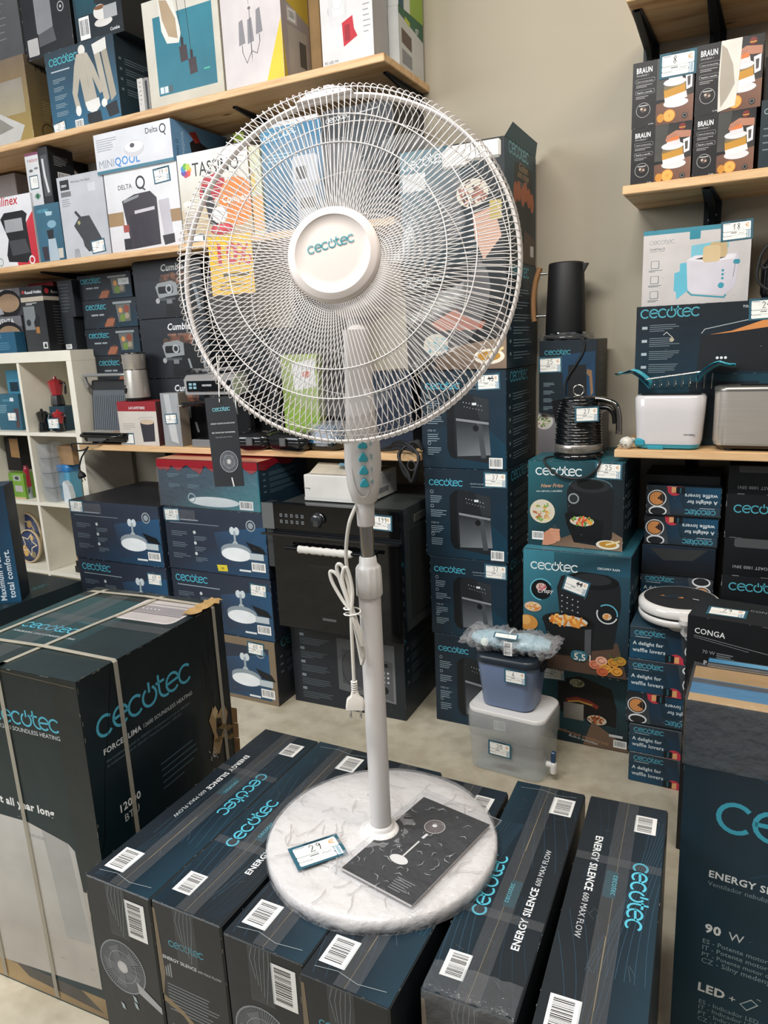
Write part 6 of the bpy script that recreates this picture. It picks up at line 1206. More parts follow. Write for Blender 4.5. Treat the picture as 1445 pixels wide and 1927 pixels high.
# tall fan cartons standing at the right in front
q = onZ((1294, 1316), .80)
carton('fan_carton', 'tall dark blue fan carton standing at the right edge, top wrapped in clear film', 'box', None, None, None, .165, rot=-1, col='#1c3442', F=tallfan, T=lambda a: (a.rect(0, 0, 1, 1, '#2f7fae'), a.rect(0, .0, 1, .36, ['#b08a55', '#a8834f', '#b8935e', '#a9854f']), a.rect(0, .38, 1, .47, '#39424a'), a.rect(0, .80, 1, 1, ['#c29d68', '#b8935e', '#bd9660', '#c29d68']), a.poly([(0, .47), (1, .47), (1, .53), (0, .50)], '#1f4f74')), key='tall', w=.70, h=.80, loc=(q.x, q.y, 0), mat='glossy_card', bev=.006, edge='#a58352')
b = BX['tall']; w_, d_, h_ = b[1:4]; m = MB(); rows = []
for i in range(36):
    x = w_*i/35-.004; rows.append([(x, -.006-.003*abs(math.sin(i*.9+j*2)), h_-.135*(1-j/7)+0) if j < 8 else (x, -.004+d_*(j-8)/6*1.02, h_+.006+.004*abs(math.sin(i*1.1+j*1.9))) for j in range(15)])
m.grid(rows, hx('#ffffff'), 'packing_film'); m.grid([[(-.005-.006*abs(math.sin(j*1.3+k)), d_*j/8, h_-.13*k/6+.004) for j in range(9)] for k in range(7)], hx('#ffffff'), 'packing_film'); tag(m.build('packing_film', b[0]), 'clear film wrapped round the top')
m = MB(); a = Art(m, *faceframe(w_, d_, h_, 'F'), 'paper', .002); a.poly([(.16, .08), (.42, .10), (.38, .17), (.12, .155)], '#1f2b38'); tag(m.build('film_patch', b[0]), 'dark patch under the film'); 
carton('fan_carton', 'second carton with light blue and brown top behind the wrapped tall carton', 'box', None, None, None, .04, rot=-1, col='#1c2a33', F=fill('#17202a'), T=lambda a: (a.rect(0, 0, 1, 1, '#20262c'), a.rect(.0, .1, .5, .6, ['#2f7fae', '#8fc3d4', '#7fb0bc', '#2f7fae']), a.rect(0, .75, 1, 1, '#5d6064')), key='tall2', w=.6, h=.803, loc=(q.x+.025, q.y+.172, 0), bev=.004, edge='#8a6c42')
# ================================================================ appliances and small things
def E_(name, label, cat, px, Y, z, rz=0, group=None):
    p = onY(px, Y); return empty(name, label, cat, (p.x, Y, z), rz, group)
def part(r, name, fn, lab=None, T=None):
    m = MB()
    if T is not None: m.T = T
    fn(m); o = m.build(name, r)
    if lab: tag(o, lab)
    return o
def rotY(a): return MX.Rotation(a, 4, 'Y')
def card_on(r, x, y, z, num, s=.085, ang=0, rx=PI/2, rz=0):
    T = MX.Translation((x, y, z)) @ MX.Rotation(rz, 4, 'Z') @ MX.Rotation(rx, 4, 'X') @ MX.Rotation(ang, 4, 'Z')
    return tagmesh(s, num, T).build('price_tag', r)
# ---- built-in oven on the microwave carton
def oven():
    z0 = top('micro'); Y0 = 2.33; xl = onY((515, 948), Y0).x; xr = onY((753, 962), Y0).x; w = xr-xl; zt = onY((753, 962), Y0).z; h = zt-z0; d = .50
    r = empty('built_in_oven', 'black built-in oven with a wrapped handle and round knob, priced 199', 'oven', (xl, Y0, z0))
    part(r, 'body', lambda m: m.box(.012, w-.012, .022, d, .0, h-.004, '#6c7473', 'metal', .003), 'grey metal oven body')
    part(r, 'rim', lambda m: m.box(-.012, w+.002, .0, .022, .01, h, '#2b2f33', 'metal', .002))
    part(r, 'side_trim', lambda m: m.box(-.05, -.013, .005, .05, h*.45, h-.002, '#5a6066', 'metal', .002), 'brushed metal strip')
    hc = .105
    cp = part(r, 'control_panel', lambda m: m.box(-.005, w, -.012, -.0005, h-hc, h, '#0b0c0e', 'black_glass', .002))
    part(cp, 'knob', lambda m: (m.lathe([(.026, 0), (.027, .004), (.024, .02), (.022, .022), (0, .022)], '#33363a', 'gloss_plastic', 32), m.lathe([(.029, .0), (.029, .003), (.026, .004)], '#8d9195', 'chrome', 32)), None, MX.Translation((w*.38, -.0125, h-hc*.52)) @ MX.Rotation(PI/2, 4, 'X'))
    def icons(m):
        a = Art(m, (0, -.0122, h), (w, 0, 0), (0, 0, -hc), 'plastic')
        for i in range(5):
            for j in range(2): x = .06+.045*i; y = .38+.24*j; a.rect(x, y, x+.02, y+.12, '#7d8388'); a.rect(x+.005, y+.03, x+.015, y+.09, '#1a1c1f')
    part(cp, 'touch_icons', icons)
    part(cp, 'steel_strip', lambda m: m.box(-.052, .004, -.013, -.006, h-hc, h, '#8a9094', 'metal'), 'brushed metal end strip')
    zb = -.02
    dr = part(r, 'door', lambda m: m.box(-.004, w+.006, -.022, -.0005, zb, h-hc-.012, '#090a0c', 'black_glass', .003))
    part(dr, 'vent_gap', lambda m: m.box(-.05, w+.004, -.03, -.0225, h-hc-.022, h-hc-.014, '#15171a', 'gloss_plastic'))
    def win(m): a = Art(m, (.0, -.0222, h-hc-.05), (w, 0, 0), (0, 0, -(h-hc-.09)), 'black_glass'); a.ring(.5, .45, .40, .003, '#1e2225', 0, 360, .34); a.rect(.28, .28, .72, .285, '#2b2f33'); a.rect(.22, .46, .78, .465, '#25282c')
    part(dr, 'inner_window', win)
    def hd(m):
        rows = []
        for i in range(22):
            f = i/21; x = w*(.23+.46*f); q = (.010+.0035*abs(math.sin(i*1.9)))*(1 if 0 < i < 21 else .3); rows.append([(x, -.052+q*.8*math.cos(t*PI/5), h-hc-.062-.018*f*0+q*1.25*math.sin(t*PI/5)) for t in range(10)])
        m.grid(rows, hx('#d9d6cf'), 'matte_plastic', cv=True)
    part(dr, 'handle_wrap', hd, 'white foam wrap round the handle')
    part(dr, 'handle', lambda m: (m.tube([(w*.14, -.052, h-hc-.060), (w*.86, -.052, h-hc-.060)], .008, '#15171a', 'metal', 12), m.tube([(w*.18, -.022, h-hc-.06), (w*.18, -.052, h-hc-.06)], .006, '#15171a', 'metal'), m.tube([(w*.82, -.022, h-hc-.06), (w*.82, -.052, h-hc-.06)], .006, '#15171a', 'metal')))
    part(dr, 'maker_lettering', lambda m: Art(m, (w*.36, -.0224, .055), (w*.15, 0, 0), (0, 0, -.03), 'plastic').rect(.1, .4, .85, .75, '#5a5c5e'))
    # panel hollow on the side
    part(r, 'side_panel', lambda m: (m.box(w-.0118, w-.009, .08, d-.06, .05, h-.09, '#5d6564', 'metal', .001), m.box(w-.0118, w-.008, .14, .24, h-.075, h-.045, '#8a8c8a', 'metal', .001)))
    card_on(r, w*.87, -.0145, h-.045, '199', .09, -.03)
    r['_'] = 0; del r['_']
    return r, w, h, d, z0
OV = oven()
def whitebox():
    z = OV[4]+OV[2]+.0005; Y0 = 2.40; x0 = onY((574, 945), Y0).x; x1 = onY((692, 951), Y0).x; w = x1-x0; h = onY((570, 893), Y0).z-z; d = .26
    h = max(.08, h)
    m = MB(); m.box(0, w, 0, d, 0, h, '#d6d4cf', 'printed_card', .003); a = Art(m, *faceframe(w, d, h, 'F')); a.rect(0, .5, .1, .54, '#8a8a88'); a.text(.08, .6, 'r', .12, '#55585a'); 
    a.rect(.0, .86, 1, .99, '#cbc9c5'); a = Art(m, *faceframe(w, d, h, 'R')); a.rect(.5, .2, .8, .5, '#b5b7b6'); a.rect(.1, .6, .7, .8, '#8d9092'); o = m.build('open_carton', None, (x0, Y0, z), 0); tag(o, 'small opened white carton standing on the black oven', 'box')
    m = MB(); m.grid([[(w*.05, .02, h+.002), (w*.95, .02, h+.002)], [(w*.0, .12, h+.03), (w*1.0, .12, h+.022)], [(w*.05, .24, h+.004), (w*.95, .24, h+.004)]], hx('#c9c0ae'), 'raw_card'); a = Art(m, (w*.4, .10, h+.034), (w*.3, 0, 0), (0, -.05, -.004)); a.poly([(0, 0), (1, .2), (.8, 1), (.1, .7)], '#6fa3bd'); tag(m.build('carton_flap', o), 'curled beige flap')
    BX['wb'] = (o, w, d, h, V3((x0, Y0, z)), 0); price_tag
whitebox()
# ---- contact grill standing upright
def upgrill():
    Y0 = 2.59; p = onY((233, 800), Y0-.02); w = .275; h = .30; r = empty('contact_grill', 'upright contact grill showing its grey ribbed plate, beside the cube shelf', 'grill', (p.x-w+.02, Y0, LS+.0005))
    T = MX.Rotation(-.10, 4, 'X')
    part(r, 'body', lambda m: m.box(0, w, .012, .07, .0, h, '#1c1e21', 'matte_plastic', .008), None, T)
    def pl(m):
        m.box(.022, w-.022, .002, .0118, .012, h-.05, '#5d646b', 'matte_plastic', .003)
        for i in range(17): x = .036+i*(w-.072)/16; m.box(x-.0025, x+.0025, -.0035, .0035, .03, h-.075, '#727a82', 'matte_plastic', .001)
    part(r, 'ribbed_plate', pl, 'grey ribbed plate', T)
    part(r, 'handle', lambda m: (m.tube(spline([(.0, -.002, h-.035), (.0, -.02, h+.012), (.02, -.028, h+.02), (w-.02, -.028, h+.02), (w, -.02, h+.012), (w, -.002, h-.035)], 6), .008, '#b9bbbd', 'metal', 10), ), 'metal handle', T)
upgrill()
# ---- steel milk frother on the coffee press carton
def frother():
    z = top('lacaf'); p = onY((260, 745), 2.556); r = empty('milk_frother', 'brushed steel milk frother with a black lid standing on the coffee press box', 'milk frother', (p.x, 2.555, z))
    part(r, 'base_ring', lambda m: m.lathe([(0, 0), (.046, 0), (.047, .006), (.0465, .012)], '#17181a', 'gloss_plastic', 40))
    part(r, 'body', lambda m: m.lathe([(.0465, .012), (.0465, .018), (.042, .105), (.0415, .108)], '#ded7cc', 'metal', 48), 'brushed steel body')
    part(r, 'jug', lambda m: m.lathe([(.0405, .109), (.0418, .112), (.0438, .158), (.0448, .163)], '#d6cfc5', 'metal', 48), 'brushed steel jug')
    part(r, 'seam_ring', lambda m: m.lathe([(.0415, .1075), (.0422, .109), (.0412, .111)], '#1b1c1e', 'gloss_plastic', 40))
    part(r, 'lid', lambda m: m.lathe([(.0452, .163), (.0455, .167), (.040, .1695), (0, .170)], '#2b2c2f', 'gloss_plastic', 40))
    part(r, 'handle', lambda m: m.tube(spline([(-.040, 0, .158), (-.060, 0, .155), (-.062, 0, .135), (-.044, 0, .122)], 5), .006, '#1b1c1e', 'gloss_plastic', 8))
    def bt(m): m.T = MX.Rotation(-.35, 4, 'Z') @ MX.Translation((0, -.045, .042)) @ MX.Rotation(PI/2, 4, 'X'); m.lathe([(.010, -.003), (.010, .003), (.008, .005), (0, .005)], '#1b1c1e', 'gloss_plastic', 24, sy=1.5)
    part(r, 'button', bt)
frother()
bpy.data.objects['milk_frother'].scale = (1.22, 1.22, 1.3)
# ---- espresso machine
def espresso():
    Y0 = 2.53; pl = onY((358, 838), Y0-.05); pr = onY((448, 838), Y0-.05); w = pr.x-pl.x; z1 = onY((345, 706), Y0-.05).z-LS; r = empty('espresso_machine', 'chrome and black espresso machine on the low shelf behind the hang tag', 'coffee machine', (pl.x, Y0, LS+.0005)); d = .10
    part(r, 'rear_body', lambda m: m.box(.01, w-.01, .055, d, .0, z1-.02, '#1b1c1f', 'gloss_plastic', .006))
    part(r, 'drip_tray', lambda m: m.box(0, w, -.04, .0545, 0, .035, '#b7b9ba', 'metal', .004), 'steel drip tray')
    part(r, 'tray_grid', lambda m: [m.box(.01+i*.012, .016+i*.012, -.035, .05, .0355, .037, '#3a3c3f', 'metal') for i in range(int((w-.02)/.012))])
    part(r, 'head', lambda m: m.prism([(-.045, z1-.085), (-.05, z1-.02), (-.03, z1-.002), (.054, z1), (.054, z1-.085)], 0, w, '#e3e4e5', 'metal', 'x'), 'steel head')
    def disp(m):
        m.box(.015, w-.01, -.053, -.0465, z1-.072, z1-.026, '#0f1417', 'black_glass', .002); a = Art(m, (.015, -.0532, z1-.026), (w-.025, 0, 0), (0, 0, -.046), 'plastic')
        for i in range(2):
            for j in range(2): a.rect(.06+.1*i, .2+.32*j, .13+.1*i, .42+.32*j, '#8ab6c4')
        a.text(.36, .5, 'cecotec', 0, W_, .02, 0, 'l', 0, .22)
    part(r, 'display', disp, 'black glass display')
    part(r, 'dial', lambda m: m.lathe([(.016, 0), (.016, .008), (.012, .012), (0, .012)], '#2b2e31', 'chrome', 28), None, MX.Translation((w*.82, -.0535, z1-.048)) @ MX.Rotation(PI/2, 4, 'X'))
    part(r, 'group_head', lambda m: m.lathe([(.028, z1-.0855), (.028, z1-.11), (.02, z1-.118), (0, z1-.118)], '#8f9295', 'chrome', 28, o=(w*.5, -.005, 0)))
    part(r, 'portafilter', lambda m: (m.tube([(w*.45, -.02, z1-.115), (w*.1, -.07, z1-.125), (w*.02, -.08, z1-.128)], [.009, .010, .012], '#17181b', 'gloss_plastic', 12), m.lathe([(.0, 0), (.013, 0), (.013, .005), (0, .006)], '#c9cbcc', 'chrome', 20, o=(w*.02, -.092, z1-.131))))
    part(r, 'steam_wand', lambda m: m.tube(spline([(w*.95, -.02, z1-.086), (w*.97, -.03, z1-.13), (w*1.0, -.035, z1-.17)], 5), .004, '#b9bbbd', 'chrome', 8))
    part(r, 'feed_cable', lambda m: m.tube(spline([(.0, .0, z1+.008), (-.03, .01, z1+.012), (-.02, .02, z1+.022), (.03, .01, z1+.006), (.06, .0, z1+.006)], 6), .003, '#17181a', 'rubber', 6))
    part(r, 'packing_film', lambda m: m.grid([[(w*(.1+.8*i/9), -.03+.075*j/5, z1+.004+.022*abs(math.sin(i*1.2+j*1.9))) for j in range(6)] for i in range(10)], hx('#fff'), 'cling_film'), 'crumpled clear film on top')
    for q in ((.02, -.03), (w-.02, -.03)): pass
espresso()
# ---- flat contact grill with hanging cord
def plug(m, T, col='#17181a', pin='#b9b6b0'):
    m.T = T; m.lathe([(.005, 0), (.0055, .012), (.010, .02), (.017, .03), (.019, .042), (.018, .048), (0, .048)], col, 'rubber', 20)
    for s in (-.0095, .0095): m.lathe([(.0024, .048), (.0024, .066), (0, .067)], pin, 'chrome', 8, o=(s, 0, 0))
def flatgrill():
    Y0 = 2.50; a = onY((128, 836), Y0); b = onY((214, 836), Y0); w = b.x-a.x; w = min(w, .33); x0 = max(a.x, -2.92); r = empty('table_grill', 'flat black table grill with food-print lid and a cord hanging off the shelf', 'grill', (x0, Y0-.01, LS+.0005))
    part(r, 'base', lambda m: m.rloft([(.012, w/2-.012, .045, .02, w/2, .05), (.03, w/2-.004, .05, .02, w/2, .05), (.04, w/2-.004, .05, .02, w/2, .05)], '#17191c', 'gloss_plastic'))
    part(r, 'drip_tray', lambda m: m.box(.05, .17, -.006, .01, .014, .032, '#9aa0a4', 'metal', .002))
    for x in (.04, w-.04): part(r, 'foot', lambda m: m.lathe([(.014, 0), (.014, .0125)], '#101113', 'rubber', 16, o=(x, .05, 0)))
    ld = part(r, 'lid', lambda m: (m.box(.004, w-.004, .0, .10, .042, .056, '#1c1e21', 'gloss_plastic', .004), Art(m, (.006, .098, .056), (w-.012, 0, 0), (0, -.095, 0), 'printed_card', .0006).poly([(.02, .02), (.98, .02), (.98, .98), (.02, .98)], ['#b5b1a8', '#aaa59a', '#c0b59f', '#b0aba2']).poly([(.55, .5), (.85, .35), (.95, .6), (.65, .8)], '#b9703c').line([(.2, .5), (.5, .3)], .02, '#7d756a')))
    part(r, 'handle', lambda m: m.tube(spline([(.03, -.0, .05), (.05, -.03, .042), (w-.05, -.03, .042), (w-.03, 0, .05)], 5), .007, '#111214', 'gloss_plastic', 8))
    c = part(r, 'power_cord', lambda m: m.tube(spline([(w*.55, -.006, .02), (w*.45, -.025, .008), (.1, -.03, .006), (-.01, -.032, .006), (-.035, -.03, .002), (-.03, -.03, -.02), (.02, -.035, -.028), (.06, -.034, -.02), (.08, -.034, -.01), (.03, -.036, -.06), (.0, -.036, -.12)], 8), .0038, '#17181a', 'rubber', 8), 'black cord')
    m = MB(); plug(m, MX.Translation((.0, -.036, -.115)) @ MX.Rotation(2.75, 4, 'Y')); m.build('plug', c)
flatgrill()
# ---- sandwich makers and other things seen through the lower guard
def clam(px, Y0, w, lab, rz=0, c='#1a1b1d', k=1):
    r = E_('sandwich_maker', lab, 'sandwich maker', px, Y0, LS+.0005, rz, 'sandwich makers')
    part(r, 'lower_shell', lambda m: m.rloft([(.0, w/2-.02, .07, .03), (.012, w/2-.004, .085, .035), (.034, w/2, .088, .035), (.038, w/2-.002, .087, .035)], c, 'gloss_plastic'))
    part(r, 'upper_shell', lambda m: m.rloft([(.040, w/2-.002, .087, .035), (.05, w/2, .088, .035), (.066, w/2-.012, .078, .035), (.072, w/2-.03, .06, .03)], c, 'gloss_plastic'))
    part(r, 'latch', lambda m: m.box(-.015, .015, -.100, -.089, .02, .055, '#8e8f91', 'metal', .003))
    part(r, 'hinge_cover', lambda m: m.tube([(-w*.45, .088, .042), (w*.45, .088, .042)], .014, '#26282b', 'gloss_plastic', 10))
    part(r, 'badge', lambda m: m.lathe([(.012, .0725), (.011, .0735), (0, .0735)], '#a29a8c', 'metal', 20, o=(w*.22, -.02, 0)))
clam((502, 838), 2.585, .165, 'black sandwich maker on the low shelf right of the hang tag', .15)
clam((574, 842), 2.60, .20, 'second black sandwich maker on the low shelf, half behind the guard rim', -.1)
def bigblack():
    r = E_('bread_maker', 'tall dark appliance on the low shelf behind the lower left of the guard', 'kitchen appliance', (515, 760), 2.56+.24*0, LS+.0005); w = .1
    part(r, 'body', lambda m: m.rloft([(.0, .055, .05, .02), (.2, .06, .055, .025), (.26, .05, .045, .02), (.27, .03, .03, .02)], '#232528', 'gloss_plastic'))
    part(r, 'lid_knob', lambda m: m.lathe([(.02, .27), (.022, .285), (.0, .29)], '#5a5c5e', 'metal', 20))
    part(r, 'side_handle', lambda m: m.tube(spline([(.056, 0, .2), (.085, 0, .19), (.085, 0, .12), (.057, 0, .1)], 5), .006, '#2a2c2e', 'gloss_plastic', 8))
    return r
BB = bigblack(); BB.location.y = 2.60; BB.location.x = onY((486, 770), 2.60).x; BB.location.z = LS+.0005
for o in list(bpy.data.objects):
    if o.name.startswith('sandwich_maker'): o.location.y = 2.54 if o.name == 'sandwich_maker' else 2.545
BB.location.y = 2.725; 
C('green', 'green and white pack standing among the appliances behind the guard', (537, 800), (602, 790), (534, 668), .05, LS+.0004, 2.66, F=lambda a: (a.rect(0, 0, 1, 1, ['#8fa050', '#a9bc6a', '#7f9a3a', '#6f8e34']), a.poly([(.3, .1), (.95, .05), (.95, .35), (.35, .4)], '#dcdedb'), a.disc(.7, .22, .12, '#c76a5a', .08), a.poly([(0, .55), (1, .7), (1, .99), (0, .99)], '#86a838')), col='#86983f')
def bluewrap():
    r = E_('wrapped_grill', 'dark grill in blue film at the foot of the fan neck', 'grill', (622, 842), 2.56, LS+.0005)
    part(r, 'shell', lambda m: m.rloft([(.0, .06, .055, .03), (.01, .075, .065, .035), (.03, .078, .068, .035)], '#1a1c1f', 'gloss_plastic'))
    part(r, 'lid', lambda m: m.rloft([(.032, .077, .066, .035), (.06, .07, .06, .035), (.10, .045, .04, .03)], '#205a80', 'gloss_plastic'), 'blue lid')
    part(r, 'film', lambda m: m.grid([[(.085*math.cos(t*2*PI/24)*(1+.05*math.sin(t*3+j)), .072*math.sin(t*2*PI/24), .02+.022*j) for t in range(24)] for j in range(5)], hx('#fff'), 'cling_film', cv=True))
bluewrap()
def plates():
    g = 'white boards'
    for i in range(3):
        x0 = onY((440, 655), 2.60).x; z = onY((450, 665), 2.60).z+.006*0+i*.022
        m = MB(); m.box(0, .30, 0, .14, 0, .014, '#d9d7d4', 'printed_card', .002); m.box(.0, .30, -.001, .0005, .0, .004, '#b03a3a', 'paper'); o = m.build('flat_pack', None, (x0+.006*i, 2.535+.004*i, z), .02*i)
        tag(o, ('lowest', 'middle', 'uppermost')[i]+' of three flat white packs seen through the left of the guard', 'box', 'flat white packs')
    zz = onY((450, 665), 2.60).z
    m = MB(); m.box(0, .30, 0, .14, LS+.0005, zz-.001, '#24272b', 'printed_card', .003); tag(m.build('appliance_carton', None, (onY((440, 655), 2.60).x, 2.535, 0)), 'dark carton under the flat white packs', 'box')
def cords():
    p = onY((765, 820), 2.49); r = empty('cord_bundle', 'bundle of black cords hanging over the shelf end beside the tower', 'cable', (p.x, 2.47, LS+.006))
    R = random.Random(3)
    for i in range(3):
        P = [(-.12+.02*i, .06+.012*i, .0), (-.06, .03+.02*i, .004+.008*i), (0, .0, .012+.009*i), (.045, -.016, .0), (.05+.01*i, -.02-.008*i, -.04), (.03, -.02-.008*i, -.075), (.0+.01*i, -.018-.008*i, -.05), (-.01, -.014-.006*i, .0), (.02, .01+.02*i, .03), (.06, .02, .01)]
        P = [(min(x, .045), y, z) for x, y, z in P]
        part(r, 'cord', lambda m: m.tube(spline(P, 7), .0042, '#15161a', 'rubber', 7))
    r.scale = (1.35, 1.1, 1.35)
    part(r, 'tie', lambda m: m.tube([(.03+.012*math.cos(t*.63), -.03, -.03+.014*math.sin(t*.63)) for t in range(10)], .002, '#3a3c40', 'rubber', 6, closed=True))
cords()
# ---- things in the cube shelf
def moka(px, Y0, z, col, lab, s=1, grp=None, top_='#1a1b1e', price=None):
    r = E_('moka_pot', lab, 'moka pot', px, Y0, z, 0, grp); k = s
    part(r, 'boiler', lambda m: m.lathe([(0, 0), (.042*k, 0), (.044*k, .01*k), (.036*k, .065*k), (.034*k, .068*k)], top_, 'metal' if 0 else 'gloss_plastic', 8, smooth=False))
    part(r, 'jug', lambda m: m.lathe([(.033*k, .0685*k), (.033*k, .078*k), (.048*k, .145*k), (.049*k, .15*k)], col, 'gloss_plastic', 8, smooth=False), None)
    part(r, 'lid', lambda m: m.lathe([(.049*k, .1505*k), (.03*k, .165*k), (.012*k, .17*k), (.01*k, .185*k), (0, .187*k)], col if col != '#17181a' else '#1f2023', 'gloss_plastic', 8, smooth=False))
    part(r, 'handle', lambda m: m.tube([(.047*k, 0, .142*k), (.082*k, 0, .145*k), (.088*k, 0, .12*k), (.082*k, 0, .075*k)], .007*k, '#151619', 'gloss_plastic', 8))
    part(r, 'spout', lambda m: m.prism([(-.066*k, .146*k), (-.046*k, .149*k), (-.040*k, .11*k)], -.010*k, .010*k, col, 'gloss_plastic', 'y'))
    if price: card_on(r, .0, -.055*k, .075*k, price, .085, .02)
    return r
c1, c2, c3, c4 = 1.1305, .7575, .3725, .0305
moka((84, 815), 2.60, c1, '#17181a', 'black moka pot on the cube shelf, left of the price tag', .64)
moka((114, 815), 2.612, c1, '#b01f2c', 'red-lidded moka pot with a price tag on the cube shelf', .62, None, '#1a1b1e', '6')
m = MB(); m.box(-.06, .055, 0, .1, 0, .125, '#2a4a58', 'printed_card', .002); o = tag(m.build('small_carton', None, (onY((110, 790), 2.65).x, 2.65, c1)), 'dark blue carton behind the two moka pots, carrying another one', 'box')
rr_ = moka((108, 750), 2.70, c1+.1255, '#b01f2c', 'red and black electric moka pot stacked highest in the cube shelf', .82)
C('cb1', 'blue carton with a price tag at the left edge of the cube shelf', (2, 813), (44, 813), (0, 742), .12, c1, 2.64, F=lambda a: (a.rect(0, 0, 1, 1, ['#3c7186', '#38708a', '#2c6078', '#31677d']), a.text(.28, .2, 'cecotec', 0, '#6fb0c4', 0, 0, 'l', 0, .4), a.poly([(.62, .1), (.78, .1), (.78, .2), (.62, .2)], '#dfe6ea'), a.poly([(.72, .4), (.95, .4), (.9, .95), (.75, .95)], '#5a4a4c'), a.lines(.1, .3, .4, 5, .05, .02, '#7fa6b5')), col='#31677d')
price_tag(BX['cb1'], 'F', .62, .62, '3', 0, .075)
C('cb2', 'small blue carton stacked behind the price-tagged blue one in the cube shelf', (17, 745), (40, 745), (20, 697), .08, top('cb1'), 2.66, F=lambda a: (a.rect(0, 0, 1, 1, '#3f86a3'), a.rect(.2, .5, .9, .9, '#1d3a4a')), col='#3f86a3')
C('cc1', 'black carton with a rye bread picture in the middle cube row', (16, 882), (42, 880), (5, 822), .15, c2+.145, 2.66, F=lambda a: (a.rect(0, 0, 1, 1, '#1a181a'), a.poly([(.35, .05), (.95, .05), (.95, .62), (.35, .6)], '#9a7448'), a.wear(60, '#6a4a2a', 3, .04)), col='#1a181a')
C('cc2', 'dark carton under the bread picture carton', (8, 945), (24, 945), (3, 885), .15, c2, 2.7, F=fill('#151517'), col='#151517', h=.144)
b0 = BX['cc2']
C('cg', 'green carton with two small grey pictures in the middle cube row', (23, 941), (50, 938), (17, 882), .07, c2, 2.60, F=lambda a: (a.rect(0, 0, 1, 1, ['#6f9a3a', '#7fae3a', '#74a034', '#6d9832']), a.rect(.3, .08, .8, .3, '#a9b0a2'), a.disc(.55, .19, .14, '#4a4f4a', .08), a.rect(.35, .48, .85, .72, '#b5b0b0'), a.rect(0, .93, 1, 1, '#c9a888')), col='#6d9832', h=.142)
def flask():
    r = E_('drink_flask', 'red and steel vacuum flask beside the green carton', 'flask', (58, 942), 2.63, c2)
    part(r, 'body', lambda m: m.lathe([(0, 0), (.016, 0), (.017, .003), (.017, .065)], '#a9b6bd', 'chrome', 24), 'steel lower body')
    part(r, 'sleeve', lambda m: m.lathe([(.017, .065), (.0172, .068), (.015, .16), (.013, .168), (.012, .17)], '#a81c34', 'gloss_plastic', 24), 'red upper body')
    part(r, 'cap', lambda m: m.lathe([(.0125, .17), (.0125, .182), (0, .184)], '#7c1426', 'gloss_plastic', 24))
flask()
for i in range(4):
    k = .0775; z = c2+k*i+.0003*i
    p = onY((106, 940), 2.62); m = MB(); a = .048-.002*i
    m.rloft([(0, a*.86, .05*.86, .01), (.002, a*.88, .05*.88, .01), (k-.006, a, .05, .012), (k-.0005, a*1.04, .052, .012)], '#e8eef0', 'crate_plastic', cap=False); m.rloft([(.002, a*.86, .043, .01), (.003, a*.86, .043, .01)], '#e8eef0', 'crate_plastic')
    tag(m.build('clear_tub', None, (p.x-.004*i, 2.63, z)), ('lowest', 'second', 'third', 'topmost')[i]+' clear plastic tub in the stack inside the cube shelf', 'tub', 'clear plastic tubs')
def bluetub():
    r = E_('lidded_canister', 'blue canister with a round-edged blue lid inside the cube shelf', 'canister', (136, 930), 2.70, c2)
    part(r, 'body', lambda m: (m.rloft([(0, .04, .04, .01), (.15, .043, .042, .01)], '#5aa4c4', 'plastic'), Art(m, (-.043, -.0425, .15), (.086, 0, 0), (0, 0, -.15)).ring(.5, .7, .14, .03, '#e4eef2', 0, 360)))
    part(r, 'lid', lambda m: m.rloft([(.1502, .045, .044, .014), (.155, .048, .047, .016), (.185, .046, .045, .016), (.19, .04, .04, .016)], '#2f80c4', 'plastic'), 'brighter blue lid')
bluetub()
C('card', 'small brown cardboard box above the blue lid in the cube shelf', (108, 853), (136, 853), (106, 826), .08, c2+.1905, 2.66, F=fill('#a5825c'), col='#a5825c', mat='raw_card', h=.10)
m = MB(); m.prism([(0, 0), (.05, 0), (.052, .04), (.04, .09), (.012, .115), (.0, .10)], 0, .03, '#cfd6da', 'plastic', 'y'); tag(m.build('paper_bag', None, (onY((122, 945), 2.60).x, 2.60, c2)), 'white folded bag leaning in front of the blue canister', 'bag')
def plaque(px, Y0, rad, lab, star, tilt):
    p = onY(px, Y0); r = empty('wall_plaque', lab, 'decoration', (p.x, Y0, c3+.0005), (-.14, 0, tilt), 'round wooden wall plaques'); R = MX.Translation((0, 0, rad)) @ MX.Rotation(PI/2, 4, 'X')
    part(r, 'board', lambda m: m.lathe([(0, -.004), (rad*.97, -.004), (rad*.97, .002), (0, .002)], '#33456f', 'matte_plastic', 48), 'night blue board', R)
    part(r, 'rim', lambda m: m.lathe([(rad*.93, -.006), (rad, -.006), (rad, .010), (rad*.93, .010), (rad*.93, -.006)], '#cdb592', 'matte_plastic', 48), 'pale wooden rim', R)
    def deco(m):
        a = Art(m, (-rad, -.0022, rad*2), (2*rad, 0, 0), (0, 0, -2*rad), 'matte_plastic')
        for (u, v, q, c) in ((.3, .62, .13, '#b98a45'), (.38, .72, .1, '#c9a05c'), (.62, .25, .08, '#c9a05c'), (.7, .75, .1, '#8a7a5c')): a.disc(u, v, q, c)
        for k in range(14): a.disc(.2+.6*random.random(), .15+.7*random.random(), .01, '#c9b88a')
        if star:
            S = [(.5+(.34 if i % 2 == 0 else .16)*math.cos(math.radians(-72+36*i)), .45+(.34 if i % 2 == 0 else .16)*math.sin(math.radians(-72+36*i))) for i in range(10)]
            a.line(S+[S[0]], .035, '#d8c6a4')
        else: a.ring(.5, .5, .3, .03, '#c9b088', 180, 420)
    part(r, 'inlay', deco)
plaque((52, 1060), 2.70, .135, 'larger round wooden plaque at the back, night sky picture', False, 0)
plaque((58, 1068), 2.645, .095, 'smaller round wooden plaque in front with a star outline', True, 0)
